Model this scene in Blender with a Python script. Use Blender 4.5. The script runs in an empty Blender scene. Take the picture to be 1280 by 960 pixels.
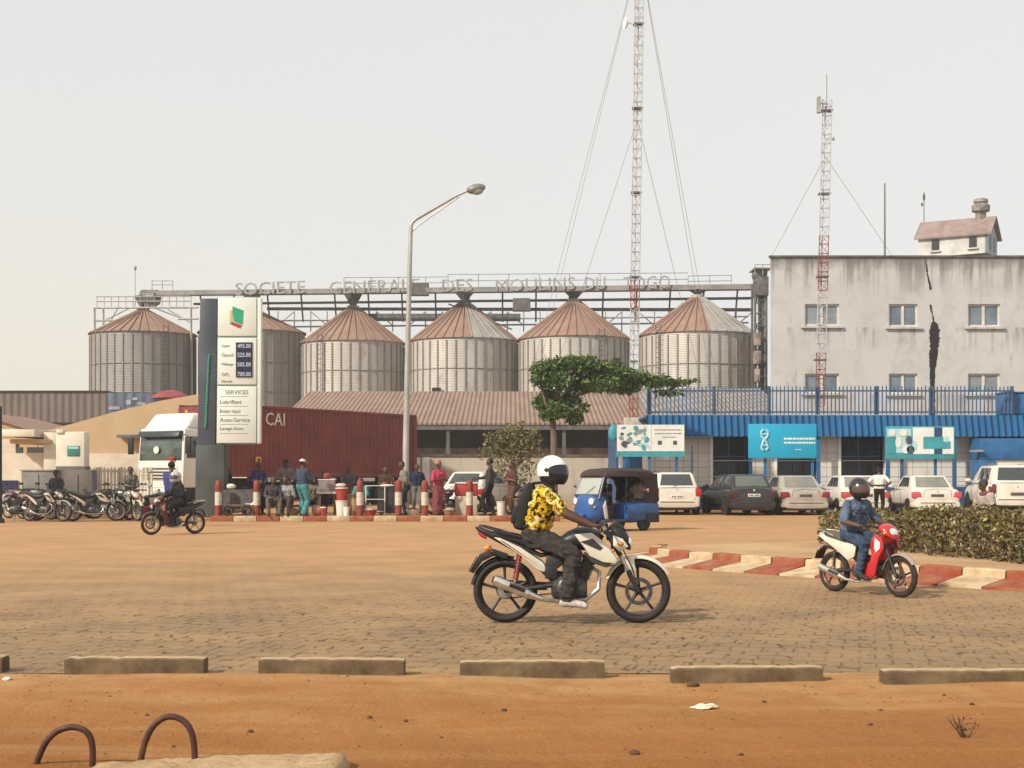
import bpy, bmesh, math, random
import numpy as np
from mathutils import Vector, Matrix, Euler
R = math.radians
random.seed(7)
rng = np.random.default_rng(11)
scene = bpy.context.scene
COL = scene.collection

# ------------------------------------------------------------------ camera, sky, sun, exposure
F, HORIZON, CAM_H = 1758.0, 593.0, 1.45            # focal length and horizon in photo pixels, eye height in metres
cam_data = bpy.data.cameras.new('camera')
cam_data.sensor_width = 36.0
cam_data.lens = F / 1280.0 * 36.0
cam_data.shift_y = (HORIZON - 480.0) / 1280.0
cam_data.clip_start, cam_data.clip_end = 0.1, 3000.0
cam = bpy.data.objects.new('camera', cam_data)
COL.objects.link(cam)
cam.location = (0, 0, CAM_H)
cam.rotation_euler = (R(90), 0, 0)
scene.camera = cam

SUN_EL, SUN_AZ = R(37), R(230)
world = bpy.data.worlds.new('World')
scene.world = world
world.use_nodes = True
wt = world.node_tree
wt.nodes.clear()
sky = wt.nodes.new('ShaderNodeTexSky')
sky.sky_type = 'NISHITA'
sky.sun_disc = False
sky.sun_elevation, sky.sun_rotation = SUN_EL, SUN_AZ
sky.air_density, sky.dust_density, sky.ozone_density = 1.0, 2.0, 1.0
hs = wt.nodes.new('ShaderNodeHueSaturation')
hs.inputs['Saturation'].default_value = 0.10
gam = wt.nodes.new('ShaderNodeGamma')
gam.inputs['Gamma'].default_value = 0.16
bg = wt.nodes.new('ShaderNodeBackground')
bg.inputs['Strength'].default_value = 0.15
SKY_GAIN = 2.92
gain = wt.nodes.new('ShaderNodeVectorMath'); gain.operation = 'MULTIPLY'
gain.inputs[1].default_value = (SKY_GAIN*1.0, SKY_GAIN, SKY_GAIN*0.985)
wo = wt.nodes.new('ShaderNodeOutputWorld')
wt.links.new(sky.outputs[0], hs.inputs['Color'])
wt.links.new(hs.outputs[0], gam.inputs[0])
wt.links.new(gam.outputs[0], gain.inputs[0])
# dust low in the air to the left warms the sky near the horizon
stc = wt.nodes.new('ShaderNodeTexCoord'); sxyz = wt.nodes.new('ShaderNodeSeparateXYZ'); wt.links.new(stc.outputs['Generated'], sxyz.inputs[0])
def smr(sock, a, b):
    r = wt.nodes.new('ShaderNodeMapRange'); r.interpolation_type = 'SMOOTHSTEP'; r.inputs['From Min'].default_value = a; r.inputs['From Max'].default_value = b; wt.links.new(sock, r.inputs['Value']); return r.outputs[0]
sm_ = wt.nodes.new('ShaderNodeMath'); sm_.operation = 'MULTIPLY'; wt.links.new(smr(sxyz.outputs[2], 0.26, 0.0), sm_.inputs[0]); wt.links.new(smr(sxyz.outputs[0], 0.05, -0.35), sm_.inputs[1])
smx = wt.nodes.new('ShaderNodeMix'); smx.data_type = 'RGBA'; smx.blend_type = 'MULTIPLY'; smx.inputs[7].default_value = (1.10, 1.02, 0.86, 1)
wt.links.new(sm_.outputs[0], smx.inputs[0]); wt.links.new(gain.outputs[0], smx.inputs[6])
wt.links.new(smx.outputs[2], bg.inputs[0])
wt.links.new(bg.outputs[0], wo.inputs[0])

sd = bpy.data.lights.new('sun', 'SUN')
sd.energy, sd.angle, sd.color = 3.3, R(3), (1.0, 0.92, 0.80)
sun = bpy.data.objects.new('sun', sd)
COL.objects.link(sun)
sdir = Vector((math.sin(SUN_AZ)*math.cos(SUN_EL), math.cos(SUN_AZ)*math.cos(SUN_EL), math.sin(SUN_EL)))
sun.rotation_euler = sdir.to_track_quat('Z', 'Y').to_euler()
sun.location = (-20, -10, 40)
vs = scene.view_settings
vs.view_transform, vs.look, vs.exposure, vs.gamma, vs.use_curve_mapping = 'Standard', 'None', 0.58, 1.0, False

# ------------------------------------------------------------------ helpers
def P(px, py, Z):
    return Vector(((px-640)/F*Z, Z, CAM_H + (HORIZON-py)/F*Z))
def XX(px, Z): return (px-640)/F*Z
def HH(py, Z): return CAM_H + (HORIZON-py)/F*Z
def ZG(py, h=0.0): return F*(CAM_H-h)/(py-HORIZON)

def lin(c):
    return tuple(((v/255)/12.92 if v/255 <= 0.04045 else ((v/255+0.055)/1.055)**2.4) for v in c)

_m = {}
def mat(name, col, rough=0.6, metal=0.0, var=0.0, scale=6.0, bump=0.0, col2=None, ramp=(0.35, 0.65), spec=0.4, coat=0.0, emit=None, stretch=None, trans=0.0, detail=6.0):
    """Principled surface; var/col2 mottles the base colour with noise, bump roughens it."""
    if name in _m: return _m[name]
    m = bpy.data.materials.new(name); m.use_nodes = True
    nt = m.node_tree; b = nt.nodes['Principled BSDF']
    b.inputs['Base Color'].default_value = (*col, 1)
    b.inputs['Roughness'].default_value = rough
    b.inputs['Metallic'].default_value = metal
    b.inputs['Specular IOR Level'].default_value = spec
    if coat: b.inputs['Coat Weight'].default_value = coat; b.inputs['Coat Roughness'].default_value = 0.15
    if trans: b.inputs['Transmission Weight'].default_value = trans
    if emit:
        b.inputs['Emission Color'].default_value = (*emit[:3], 1); b.inputs['Emission Strength'].default_value = emit[3]
    if var or col2 or bump:
        tc = nt.nodes.new('ShaderNodeTexCoord'); mp = nt.nodes.new('ShaderNodeMapping')
        if stretch: mp.inputs['Scale'].default_value = stretch
        nz = nt.nodes.new('ShaderNodeTexNoise'); nz.inputs['Scale'].default_value = scale
        nz.inputs['Detail'].default_value = detail; nz.inputs['Roughness'].default_value = 0.6
        nt.links.new(tc.outputs['Object'], mp.inputs[0]); nt.links.new(mp.outputs[0], nz.inputs['Vector'])
        if var or col2:
            c2 = col2 if col2 else tuple(max(0, v*(1-var)) for v in col)
            c1 = col if col2 else tuple(min(1, v*(1+var*0.5)) for v in col)
            rp = nt.nodes.new('ShaderNodeValToRGB')
            rp.color_ramp.elements[0].position = ramp[0]; rp.color_ramp.elements[1].position = ramp[1]
            rp.color_ramp.elements[0].color = (*c1, 1); rp.color_ramp.elements[1].color = (*c2, 1)
            nt.links.new(nz.outputs['Fac'], rp.inputs[0]); nt.links.new(rp.outputs[0], b.inputs['Base Color'])
        if bump:
            bp = nt.nodes.new('ShaderNodeBump'); bp.inputs['Strength'].default_value = bump; bp.inputs['Distance'].default_value = 0.02
            nt.links.new(nz.outputs['Fac'], bp.inputs['Height']); nt.links.new(bp.outputs[0], b.inputs['Normal'])
    _m[name] = m
    return m

class NT:
    """short hand for building a node material"""
    def __init__(s, name, rough=0.8, spec=0.3):
        s.m = bpy.data.materials.new(name); s.m.use_nodes = True
        s.t = s.m.node_tree; s.b = s.t.nodes['Principled BSDF']
        s.b.inputs['Roughness'].default_value = rough; s.b.inputs['Specular IOR Level'].default_value = spec
        s.tc = s.t.nodes.new('ShaderNodeTexCoord')
    def n(s, typ, **kw):
        nd = s.t.nodes.new('ShaderNode'+typ)
        for k, v in kw.items():
            if hasattr(nd, k) and k not in nd.inputs: setattr(nd, k, v)
            else: nd.inputs[k].default_value = v
        return nd
    def l(s, a, b): s.t.links.new(a, b)
    def coord(s, scale=(1,1,1), rot=(0,0,0), loc=(0,0,0)):
        mp = s.n('Mapping'); mp.inputs['Scale'].default_value = scale; mp.inputs['Rotation'].default_value = rot; mp.inputs['Location'].default_value = loc
        s.l(s.tc.outputs['Object'], mp.inputs[0]); return mp.outputs[0]
    def noise(s, scale, detail=5, vec=None, rough=0.6, dist=0):
        nz = s.n('TexNoise'); nz.inputs['Scale'].default_value = scale; nz.inputs['Detail'].default_value = detail
        nz.inputs['Roughness'].default_value = rough; nz.inputs['Distortion'].default_value = dist
        s.l(vec if vec else s.tc.outputs['Object'], nz.inputs['Vector']); return nz.outputs['Fac']
    def ramp(s, fac, stops):
        r = s.n('ValToRGB'); e = r.color_ramp.elements
        while len(e) < len(stops): e.new(0.5)
        for i, (p, c) in enumerate(stops):
            e[i].position = p; e[i].color = (*c, 1) if len(c) == 3 else c
        s.l(fac, r.inputs[0]); return r.outputs[0]
    def mask(s, fac, a, b):
        r = s.n('MapRange'); r.inputs['From Min'].default_value = a; r.inputs['From Max'].default_value = b
        s.l(fac, r.inputs['Value']); return r.outputs[0]
    def math(s, op, a, b=None):
        m = s.n('Math', operation=op)
        for i, v in enumerate((a, b)):
            if v is None: continue
            if isinstance(v, (int, float)): m.inputs[i].default_value = v
            else: s.l(v, m.inputs[i])
        return m.outputs[0]
    def mix(s, fac, a, b, mode='MIX'):
        m = s.n('Mix', data_type='RGBA', blend_type=mode)
        for sock, v in ((m.inputs[0], fac), (m.inputs[6], a), (m.inputs[7], b)):
            if isinstance(v, (int, float)): sock.default_value = v
            elif isinstance(v, tuple): sock.default_value = (*v, 1)
            else: s.l(v, sock)
        return m.outputs[2]
    def sep(s):
        x = s.n('SeparateXYZ'); s.l(s.tc.outputs['Object'], x.inputs[0]); return x.outputs
    def base(s, c): s.l(c, s.b.inputs['Base Color'])
    def bump(s, h, strength=0.3, dist=0.02):
        bp = s.n('Bump'); bp.inputs['Strength'].default_value = strength; bp.inputs['Distance'].default_value = dist
        s.l(h, bp.inputs['Height']); s.l(bp.outputs[0], s.b.inputs['Normal'])

class MB:
    """collects shapes into one mesh"""
    def __init__(s): s.v = []; s.f = []; s.mi = []; s.mats = []; s.cur = 0; s.M = None
    def use(s, m):
        if m not in s.mats: s.mats.append(m)
        s.cur = s.mats.index(m); return s
    def cur_mat(s): return s.mats[s.cur]
    def add(s, vs, fs):
        o = len(s.v)
        if s.M is not None: vs = [s.M @ Vector(v) for v in vs]
        s.v.extend([tuple(v) for v in vs])
        s.f.extend([tuple(i+o for i in f) for f in fs]); s.mi.extend([s.cur]*len(fs))
        return s
    def box(s, c, size, rot=None):
        c = Vector(c); h = Vector(size)/2
        vs = [Vector((x*h.x, y*h.y, z*h.z)) for z in (-1,1) for y in (-1,1) for x in (-1,1)]
        if rot is not None: vs = [rot @ v for v in vs]
        return s.add([v+c for v in vs], [(0,2,3,1),(4,5,7,6),(0,1,5,4),(2,6,7,3),(0,4,6,2),(1,3,7,5)])
    def box2(s, x0, x1, y0, y1, z0, z1):
        return s.box(((x0+x1)/2,(y0+y1)/2,(z0+z1)/2), (abs(x1-x0),abs(y1-y0),abs(z1-z0)))
    def hexa(s, b, t):   # bottom loop of 4, top loop of 4
        return s.add(list(b)+list(t), [(3,2,1,0),(4,5,6,7),(0,1,5,4),(1,2,6,5),(2,3,7,6),(3,0,4,7)])
    def quad(s, a, b, c, d): return s.add([a,b,c,d], [(0,1,2,3)])
    def loops(s, rings, cap=True, closed=True):
        n = len(rings[0]); vs = [p for r in rings for p in r]; fs = []
        for i in range(len(rings)-1):
            for j in range(n if closed else n-1):
                k = (j+1) % n
                fs.append((i*n+j, i*n+k, (i+1)*n+k, (i+1)*n+j))
        if cap and closed:
            fs.append(tuple(range(n-1,-1,-1))); o = (len(rings)-1)*n; fs.append(tuple(range(o, o+n)))
        return s.add(vs, fs)
    @staticmethod
    def frame(d):
        d = Vector(d).normalized(); a = Vector((0,0,1)) if abs(d.z) < 0.9 else Vector((1,0,0))
        u = d.cross(a).normalized(); return u, d.cross(u).normalized()
    def cyl(s, p0, p1, r0, r1=None, n=10, cap=True):
        p0, p1 = Vector(p0), Vector(p1); r1 = r0 if r1 is None else r1
        u, w = s.frame(p1-p0)
        ring = lambda p, r: [p + u*(r*math.cos(2*math.pi*i/n)) + w*(r*math.sin(2*math.pi*i/n)) for i in range(n)]
        return s.loops([ring(p0, r0), ring(p1, r1)], cap)
    def path(s, pts, r, n=8, cap=True, closed=False):
        pts = [Vector(p) for p in pts]; m = len(pts); rr = r if isinstance(r, (list, tuple)) else [r]*m
        rings = []; pu = None
        for i, p in enumerate(pts):
            if closed: d = pts[(i+1) % m] - pts[i-1]
            else: d = pts[min(i+1, m-1)] - pts[max(i-1, 0)]
            d = d.normalized()
            if pu is None: u, w = s.frame(d)
            else:
                u = (pu - d*pu.dot(d)); u = u.normalized() if u.length > 1e-6 else s.frame(d)[0]; w = d.cross(u)
            pu = u
            rings.append([p + u*(rr[i]*math.cos(2*math.pi*k/n)) + w*(rr[i]*math.sin(2*math.pi*k/n)) for k in range(n)])
        if closed: rings.append(rings[0]); return s.loops(rings, False)
        return s.loops(rings, cap)
    def lathe(s, prof, o=(0,0,0), axis=(0,0,1), n=24, cap=True):
        o = Vector(o); d = Vector(axis).normalized(); u, w = s.frame(d)
        return s.loops([[o + d*h + u*(r*math.cos(2*math.pi*i/n)) + w*(r*math.sin(2*math.pi*i/n)) for i in range(n)] for r, h in prof], cap)
    def ell(s, c, rad, n=14, m=9, rot=None):
        c = Vector(c); rings = []
        for i in range(m+1):
            t = math.pi*(0.02 + 0.96*i/m)
            ring = [Vector((rad[0]*math.sin(t)*math.cos(2*math.pi*j/n), rad[1]*math.sin(t)*math.sin(2*math.pi*j/n), -rad[2]*math.cos(t))) for j in range(n)]
            rings.append([c + (rot @ v if rot is not None else v) for v in ring])
        return s.loops(rings, True)
    def torus(s, c, axis, Rr, r, n=28, m=8, squash=1.0):
        c = Vector(c); d = Vector(axis).normalized(); u, w = s.frame(d); rings = []
        for i in range(n):
            a = 2*math.pi*i/n; e = u*math.cos(a) + w*math.sin(a)
            rings.append([c + e*(Rr + r*math.cos(2*math.pi*k/m)) + d*(r*squash*math.sin(2*math.pi*k/m)) for k in range(m)])
        rings.append(rings[0]); return s.loops(rings, False)
    def prism(s, poly, o, u, v, w):
        """2D outline on axes u,v at o, thickened along vector w"""
        o, u, v, w = Vector(o), Vector(u), Vector(v), Vector(w); n = len(poly)
        a = [o + u*x + v*y for x, y in poly]; vs = a + [p + w for p in a]
        fs = [tuple(range(n-1,-1,-1)), tuple(range(n, 2*n))] + [(i, (i+1) % n, n+(i+1) % n, n+i) for i in range(n)]
        return s.add(vs, fs)
    def sect(s, st, n=16, pw=2.4):
        """superellipse sections along x: (x, zc, half z, half y)"""
        rings = []
        for x, zc, hz, hy in st:
            ring = []
            for i in range(n):
                t = 2*math.pi*i/n; c, sn = math.cos(t), math.sin(t)
                ring.append(Vector((x, math.copysign(abs(c)**(2/pw), c)*hy, zc + math.copysign(abs(sn)**(2/pw), sn)*hz)))
            rings.append(ring)
        return s.loops(rings, True)
    def mesh(s, name, smooth=True, bevel=0.0, ang=38, fix=True):
        me = bpy.data.meshes.new(name)
        me.from_pydata(s.v, [], s.f)
        me.polygons.foreach_set('material_index', s.mi)
        for m in s.mats: me.materials.append(m)
        bm = bmesh.new(); bm.from_mesh(me)
        if fix: bmesh.ops.recalc_face_normals(bm, faces=bm.faces)
        if bevel:
            es = [e for e in bm.edges if len(e.link_faces) == 2 and e.calc_face_angle(0) > R(28)]
            bmesh.ops.bevel(bm, geom=es, offset=bevel, segments=2, profile=0.5, affect='EDGES', clamp_overlap=True)
        if smooth:
            for f in bm.faces: f.smooth = True
            for e in bm.edges:
                if len(e.link_faces) == 2 and e.calc_face_angle(0) > R(ang): e.smooth = False
        bm.to_mesh(me); bm.free()
        return me
    def build(s, name, parent=None, smooth=True, bevel=0.0, ang=38, fix=True):
        return link(name, s.mesh(name, smooth, bevel, ang, fix), parent)

def link(name, me, parent=None):
    o = bpy.data.objects.new(name, me); COL.objects.link(o)
    if parent is not None: o.parent = parent
    return o
def thing(name, label, cat, loc=(0,0,0), rz=0.0, group=None):
    o = bpy.data.objects.new(name, None); COL.objects.link(o)
    o.empty_display_size = 0.2
    o.location = loc; o.rotation_euler = (0, 0, rz)
    return tag(o, label, cat, group)
def tag(o, label, cat, group=None):
    o['label'] = label; o['category'] = cat
    if group: o['group'] = group
    return o
def struct(name, mb, parent=None, **kw):
    o = mb.build(name, parent, **kw); o['kind'] = 'structure'; return o
def copy_tree(o, parent=None):
    c = o.copy(); COL.objects.link(c)
    if parent is not None: c.parent = parent
    for ch in list(o.children): copy_tree(ch, c)
    return c
def text_mesh(txt, m, width=None, height=None, ext=0.004, at=(0,0,0), face=None, align='CENTER', spacing=1.0):
    """words as real letters; at = middle (or left middle), standing upright facing -y unless face matrix given"""
    cu = bpy.data.curves.new('lettering', 'FONT'); cu.body = txt; cu.extrude = ext; cu.align_x = 'LEFT'; cu.resolution_u = 2; cu.space_character = spacing
    o = bpy.data.objects.new('lettering', cu); COL.objects.link(o)
    dg = bpy.context.evaluated_depsgraph_get()
    me = bpy.data.meshes.new_from_object(o.evaluated_get(dg))
    bpy.data.objects.remove(o); bpy.data.curves.remove(cu)
    co = np.array([v.co[:] for v in me.vertices]); mn, mx = co.min(0), co.max(0); sz = mx - mn
    sx = width/sz[0] if width else height/sz[1]
    sy = height/sz[1] if height else sx
    co[:, 0] = (co[:, 0] - (mn[0] + (sz[0]/2 if align == 'CENTER' else 0)))*sx
    co[:, 1] = (co[:, 1] - (mn[1] + sz[1]/2))*sy
    M = face if face is not None else Matrix.Rotation(R(90), 3, 'X')
    for v, c in zip(me.vertices, co): v.co = M @ Vector(c) + Vector(at)
    me.materials.clear(); me.materials.append(m)
    return me

# ------------------------------------------------------------------ common materials
RUB = mat('rubber', (0.024,0.019,0.016), 0.75, var=0.4, scale=20)
BLK = mat('black plastic', (0.02,0.02,0.021), 0.45, var=0.3, scale=15)
MTL = mat('worn steel', (0.42,0.40,0.37), 0.35, 0.85, var=0.3, scale=14)
CHR = mat('chrome', (0.72,0.70,0.66), 0.2, 0.9, var=0.15, scale=18)
ENG = mat('engine alloy', (0.10,0.095,0.09), 0.45, 0.6, var=0.5, scale=30)
WHT = mat('white paint', (0.78,0.76,0.70), 0.35, var=0.10, scale=5, coat=0.3)
RED = mat('red paint', (0.42,0.025,0.02), 0.35, var=0.2, scale=6, coat=0.3)
REDL = mat('red lens', (0.40,0.015,0.015), 0.2, coat=0.5)
ORL = mat('amber lens', (0.70,0.26,0.03), 0.25, coat=0.5)
WLN = mat('clear lens', (0.75,0.74,0.70), 0.12, coat=0.6)
GLS = mat('dark glass', (0.03,0.036,0.037), 0.08, spec=0.8, coat=0.6)
# ------------------------------------------------------------------ ground, road, verge
def road_material():
    k = NT('paved road under dust', 0.9, 0.15)
    xyz = k.sep()
    br = k.n('TexBrick'); br.inputs['Scale'].default_value = 1.0
    br.inputs['Brick Width'].default_value = 0.26; br.inputs['Row Height'].default_value = 0.26
    br.inputs['Mortar Size'].default_value = 0.014; br.inputs['Mortar Smooth'].default_value = 0.4
    br.offset = 0.5
    br.inputs['Color1'].default_value = (1,1,1,1); br.inputs['Color2'].default_value = (0.80,0.80,0.80,1); br.inputs['Mortar'].default_value = (0,0,0,1)
    wob = k.n('VectorMath', operation='ADD')
    k.l(k.coord(rot=(0,0,R(14))), wob.inputs[0])
    nzv = k.n('TexNoise'); nzv.inputs['Scale'].default_value = 3.0; k.l(k.tc.outputs['Object'], nzv.inputs['Vector'])
    sc = k.n('VectorMath', operation='SCALE'); sc.inputs['Scale'].default_value = 0.05
    k.l(nzv.outputs['Color'], sc.inputs[0]); k.l(sc.outputs[0], wob.inputs[1])
    k.l(wob.outputs[0], br.inputs['Vector'])
    joint = br.outputs['Fac']
    # dust: thick far from the near kerb, patchy everywhere
    big = k.noise(0.16, 4); mid = k.noise(0.9, 6); fine = k.noise(22, 5); spot = k.noise(3.0, 3)
    far = k.mask(xyz[1], 11.5, 27.0)
    dust = k.math('ADD', k.math('MULTIPLY', far, 0.95), k.math('MULTIPLY', k.math('SUBTRACT', big, 0.5), 0.9))
    dust = k.mask(k.math('ADD', dust, k.math('MULTIPLY', k.math('SUBTRACT', mid, 0.5), 0.4)), 0.0, 1.0)
    stone = k.mix(k.mask(fine, 0.35, 0.7), (0.195,0.128,0.075), (0.268,0.180,0.104))
    stone = k.mix(0.5, stone, br.outputs['Color'], 'MULTIPLY')
    stone = k.mix(k.mask(mid, 0.35, 0.75), stone, (0.33,0.215,0.105))
    sand = k.mix(k.mask(mid, 0.3, 0.7), (0.390,0.216,0.098), (0.450,0.265,0.130))
    col = k.mix(dust, stone, sand)
    # open joints show as short dark dashes where the dust has been blown out
    bare = k.mask(spot, 0.56, 0.63)
    near = k.mask(xyz[1], 18.5, 14.5)
    gap = k.math('MULTIPLY', k.math('MULTIPLY', joint, bare), k.math('MULTIPLY', near, 0.55))
    vo = k.n('TexVoronoi', voronoi_dimensions='2D', feature='DISTANCE_TO_EDGE'); vo.inputs['Scale'].default_value = 1.0; vo.inputs['Randomness'].default_value = 0.75
    k.l(k.coord((6.4,3.3,1), rot=(0,0,R(8))), vo.inputs['Vector'])
    brk = k.mask(k.noise(1.0, 2, k.coord((9.0,4.6,1), loc=(3,1,0))), 0.555, 0.60)
    dotm = k.math('MULTIPLY', k.mask(k.math('ADD', vo.outputs['Distance'], k.math('MULTIPLY', k.math('SUBTRACT', fine, 0.5), 0.08)), 0.120, 0.070), brk)
    patch = k.mask(k.noise(0.8, 3), 0.25, 0.50)
    lump = k.math('MULTIPLY', k.math('MULTIPLY', dotm, k.math('MULTIPLY', near, patch)), 0.85)
    faint = k.math('MULTIPLY', joint, k.math('ADD', k.math('MULTIPLY', k.math('SUBTRACT', 1.0, dust), 0.10), 0.07))
    col = k.mix(faint, col, (0.13,0.09,0.05))
    col = k.mix(gap, col, (0.065,0.045,0.028))
    col = k.mix(lump, col, (0.075,0.050,0.028))
    # tyre-swept streaks along the carriageway
    streak = k.noise(0.7, 5, k.coord((0.09,1.0,1.0)))
    col = k.mix(k.math('MULTIPLY', k.mask(streak, 0.45, 0.75), 0.30), col, (0.25,0.165,0.09))
    k.base(col)
    h = k.math('SUBTRACT', k.math('MULTIPLY', fine, 0.25), k.math('ADD', k.math('MULTIPLY', joint, 0.35), lump))
    k.bump(h, 0.45, 0.02)
    return k.m

def verge_material():
    k = NT('red laterite verge', 0.95, 0.1)
    xyz = k.sep()
    big = k.noise(0.55, 5, k.coord((0.5,1.3,1))); mid = k.noise(2.6, 6); fine = k.noise(38, 4)
    t = k.math('ADD', k.mask(xyz[1], 10.2, 6.9), k.math('MULTIPLY', k.math('SUBTRACT', big, 0.5), 1.5))
    col = k.ramp(t, [(0.0, (0.395,0.235,0.106)), (0.3, (0.345,0.185,0.073)), (0.55, (0.290,0.135,0.044)), (1.0, (0.235,0.098,0.029))])
    col = k.mix(k.math('MULTIPLY', k.mask(mid, 0.40, 0.66), 0.60), col, (0.27,0.105,0.028))
    col = k.mix(k.math('MULTIPLY', k.mask(fine, 0.55, 0.75), 0.35), col, (0.46,0.28,0.135))
    crumb = k.mask(k.noise(11, 2), 0.69, 0.74)
    col = k.mix(k.math('MULTIPLY', crumb, 0.5), col, (0.16,0.07,0.03))
    tr = k.noise(1.0, 3, k.coord((0.12,2.6,1), rot=(0,0,R(3))))
    col = k.mix(k.math('MULTIPLY', k.mask(tr, 0.56, 0.72), 0.30), col, (0.44,0.27,0.125))
    k.base(col)
    prints = k.noise(5.0, 3, k.coord((1,0.55,1)))
    k.bump(k.math('ADD', k.math('ADD', k.math('MULTIPLY', mid, 0.9), k.math('MULTIPLY', prints, 0.7)), k.math('MULTIPLY', fine, 0.30)), 0.75, 0.035)
    return k.m

def dirt_material(name, a, b, c):
    k = NT(name, 0.95, 0.1)
    col = k.mix(k.mask(k.noise(0.3, 6), 0.35, 0.65), a, b)
    col = k.mix(k.math('MULTIPLY', k.mask(k.noise(3.0, 6), 0.45, 0.75), 0.6), col, c)
    k.base(col); k.bump(k.noise(9, 6), 0.4, 0.03)
    return k.m

m = MB().use(dirt_material('dusty earth', (0.36,0.20,0.09), (0.42,0.25,0.12), (0.28,0.15,0.07)))
m.quad((-900,-30,-0.012),(900,-30,-0.012),(900,1500,-0.012),(-900,1500,-0.012))
struct('ground', m, smooth=False)
m = MB().use(road_material())
m.quad((-60,10.25,0),(60,10.25,0),(60,43.2,0),(-60,43.2,0))
struct('road', m, smooth=False)
# forecourt in front of the blue building, beyond the island
fore = dirt_material('orange dust over paving', (0.40,0.225,0.100), (0.36,0.192,0.080), (0.45,0.275,0.135))
m = MB().use(fore)
m.quad((-60,43.2,0.004),(60,43.2,0.004),(60,58,0.004),(-60,58,0.004))
struct('forecourt', m, smooth=False)

# verge: gently uneven sheet
VX, VY = 150, 70
xs = np.linspace(-8, 8, VX); ys = np.linspace(0.5, 10.42, VY)
def vz(x, y):
    return 0.016*math.sin(x*1.3+0.7*y)*math.sin(y*1.1+0.4) + 0.006*math.sin(x*3.1-y*2.3) + 0.005*math.sin(5.7*x+4.1*y) + 0.05*max(0, (9.0-y))/6
def verge_h(x, y):
    e = min(1.0, max(0.0, (10.42-y)/0.5)); return -0.012*(1-e) + e*(0.02+vz(x, y))
m = MB().use(verge_material())
vs = [(x, y, verge_h(x, y)) for y in ys for x in xs]
fs = [(j*VX+i, j*VX+i+1, (j+1)*VX+i+1, (j+1)*VX+i) for j in range(VY-1) for i in range(VX-1)]
m.add(vs, fs)
struct('verge', m)

# near kerb blocks, each a loose stone
CON = mat('dirty shaded kerb concrete', (0.170,0.118,0.062), 0.9, col2=(0.070,0.044,0.022), scale=5.5, bump=0.7, ramp=(0.38,0.72))  # dark tone holds dirt plus the shade painted onto the block fronts
def rough_block(L, D, H, seed):
    m = MB().use(CON); r = random.Random(seed); n = 22; rings = []
    for i in range(n+1):
        x = -L/2 + L*i/n; e = 0.006 if i in (0, n) else 0.0
        j = lambda a: r.uniform(-a, a)
        top = H - e + j(0.0025) - (0.010*r.random() if r.random() < 0.12 else 0)
        rings.append([Vector((x, -D/2+j(0.003), -0.06)), Vector((x, -D/2+j(0.004), top-0.010)), Vector((x, -D/2+0.012, top)),
                      Vector((x, D/2-0.02, top)), Vector((x, D/2, top-0.02)), Vector((x, D/2, -0.06))])
    m.loops(rings)
    TOP_LIT = mat('dusty sunlit kerb top', (0.45,0.33,0.19), 0.95, col2=(0.34,0.235,0.125), scale=9, bump=0.3); m.mats.append(TOP_LIT)  # paler top face: settled dust plus its brighter light painted in
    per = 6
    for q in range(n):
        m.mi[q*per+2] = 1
    return m
kb = [(-90, 3, 841, 'concrete kerb block cut off by the left edge of the picture'),
      (80, 255, 843, 'leftmost whole concrete kerb block along the near verge, above the left pipe hoop'),
      (323, 505, 845, 'second whole concrete kerb block from the left, above the pale slab'),
      (575, 756, 848, 'concrete kerb block lying right below the white motorcycle'),
      (840, 1029, 856, 'concrete kerb block just above the pale stone on the verge'),
      (1106, 1298, 860, 'rightmost concrete kerb block, cut off by the right picture edge')]
for i, (a, b, y, lab) in enumerate(kb):
    Z = ZG(y); L = (b-a)/F*Z
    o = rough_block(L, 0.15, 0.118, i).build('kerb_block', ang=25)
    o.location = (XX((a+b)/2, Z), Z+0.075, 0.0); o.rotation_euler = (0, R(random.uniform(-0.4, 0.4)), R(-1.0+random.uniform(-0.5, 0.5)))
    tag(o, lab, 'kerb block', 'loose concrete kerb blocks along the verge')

# ------------------------------------------------------------------ roundabout island: painted kerb stones, pavement
KRED = mat('faded red kerb paint', (0.25,0.045,0.018), 0.85, col2=(0.30,0.14,0.065), scale=4.5, bump=0.5, ramp=(0.38,0.70))
KWHT = mat('dusty white kerb paint', (0.52,0.41,0.26), 0.85, col2=(0.33,0.20,0.095), scale=4.5, bump=0.5, ramp=(0.38,0.72))
k = NT('island paving', 0.92, 0.12)
br = k.n('TexBrick'); br.inputs['Scale'].default_value = 1.0; br.inputs['Brick Width'].default_value = 0.4; br.inputs['Row Height'].default_value = 0.2
br.inputs['Mortar Size'].default_value = 0.012; br.inputs['Color1'].default_value = (0.42,0.265,0.15,1); br.inputs['Color2'].default_value = (0.37,0.22,0.12,1); br.inputs['Mortar'].default_value = (0.24,0.13,0.07,1)
k.l(k.coord(rot=(0,0,R(40))), br.inputs['Vector'])
c = k.mix(k.mask(k.noise(0.6, 6), 0.35, 0.6), br.outputs[0], (0.46,0.30,0.16)); k.base(c); k.bump(k.noise(12, 5), 0.3)
PAVE = k.m
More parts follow.
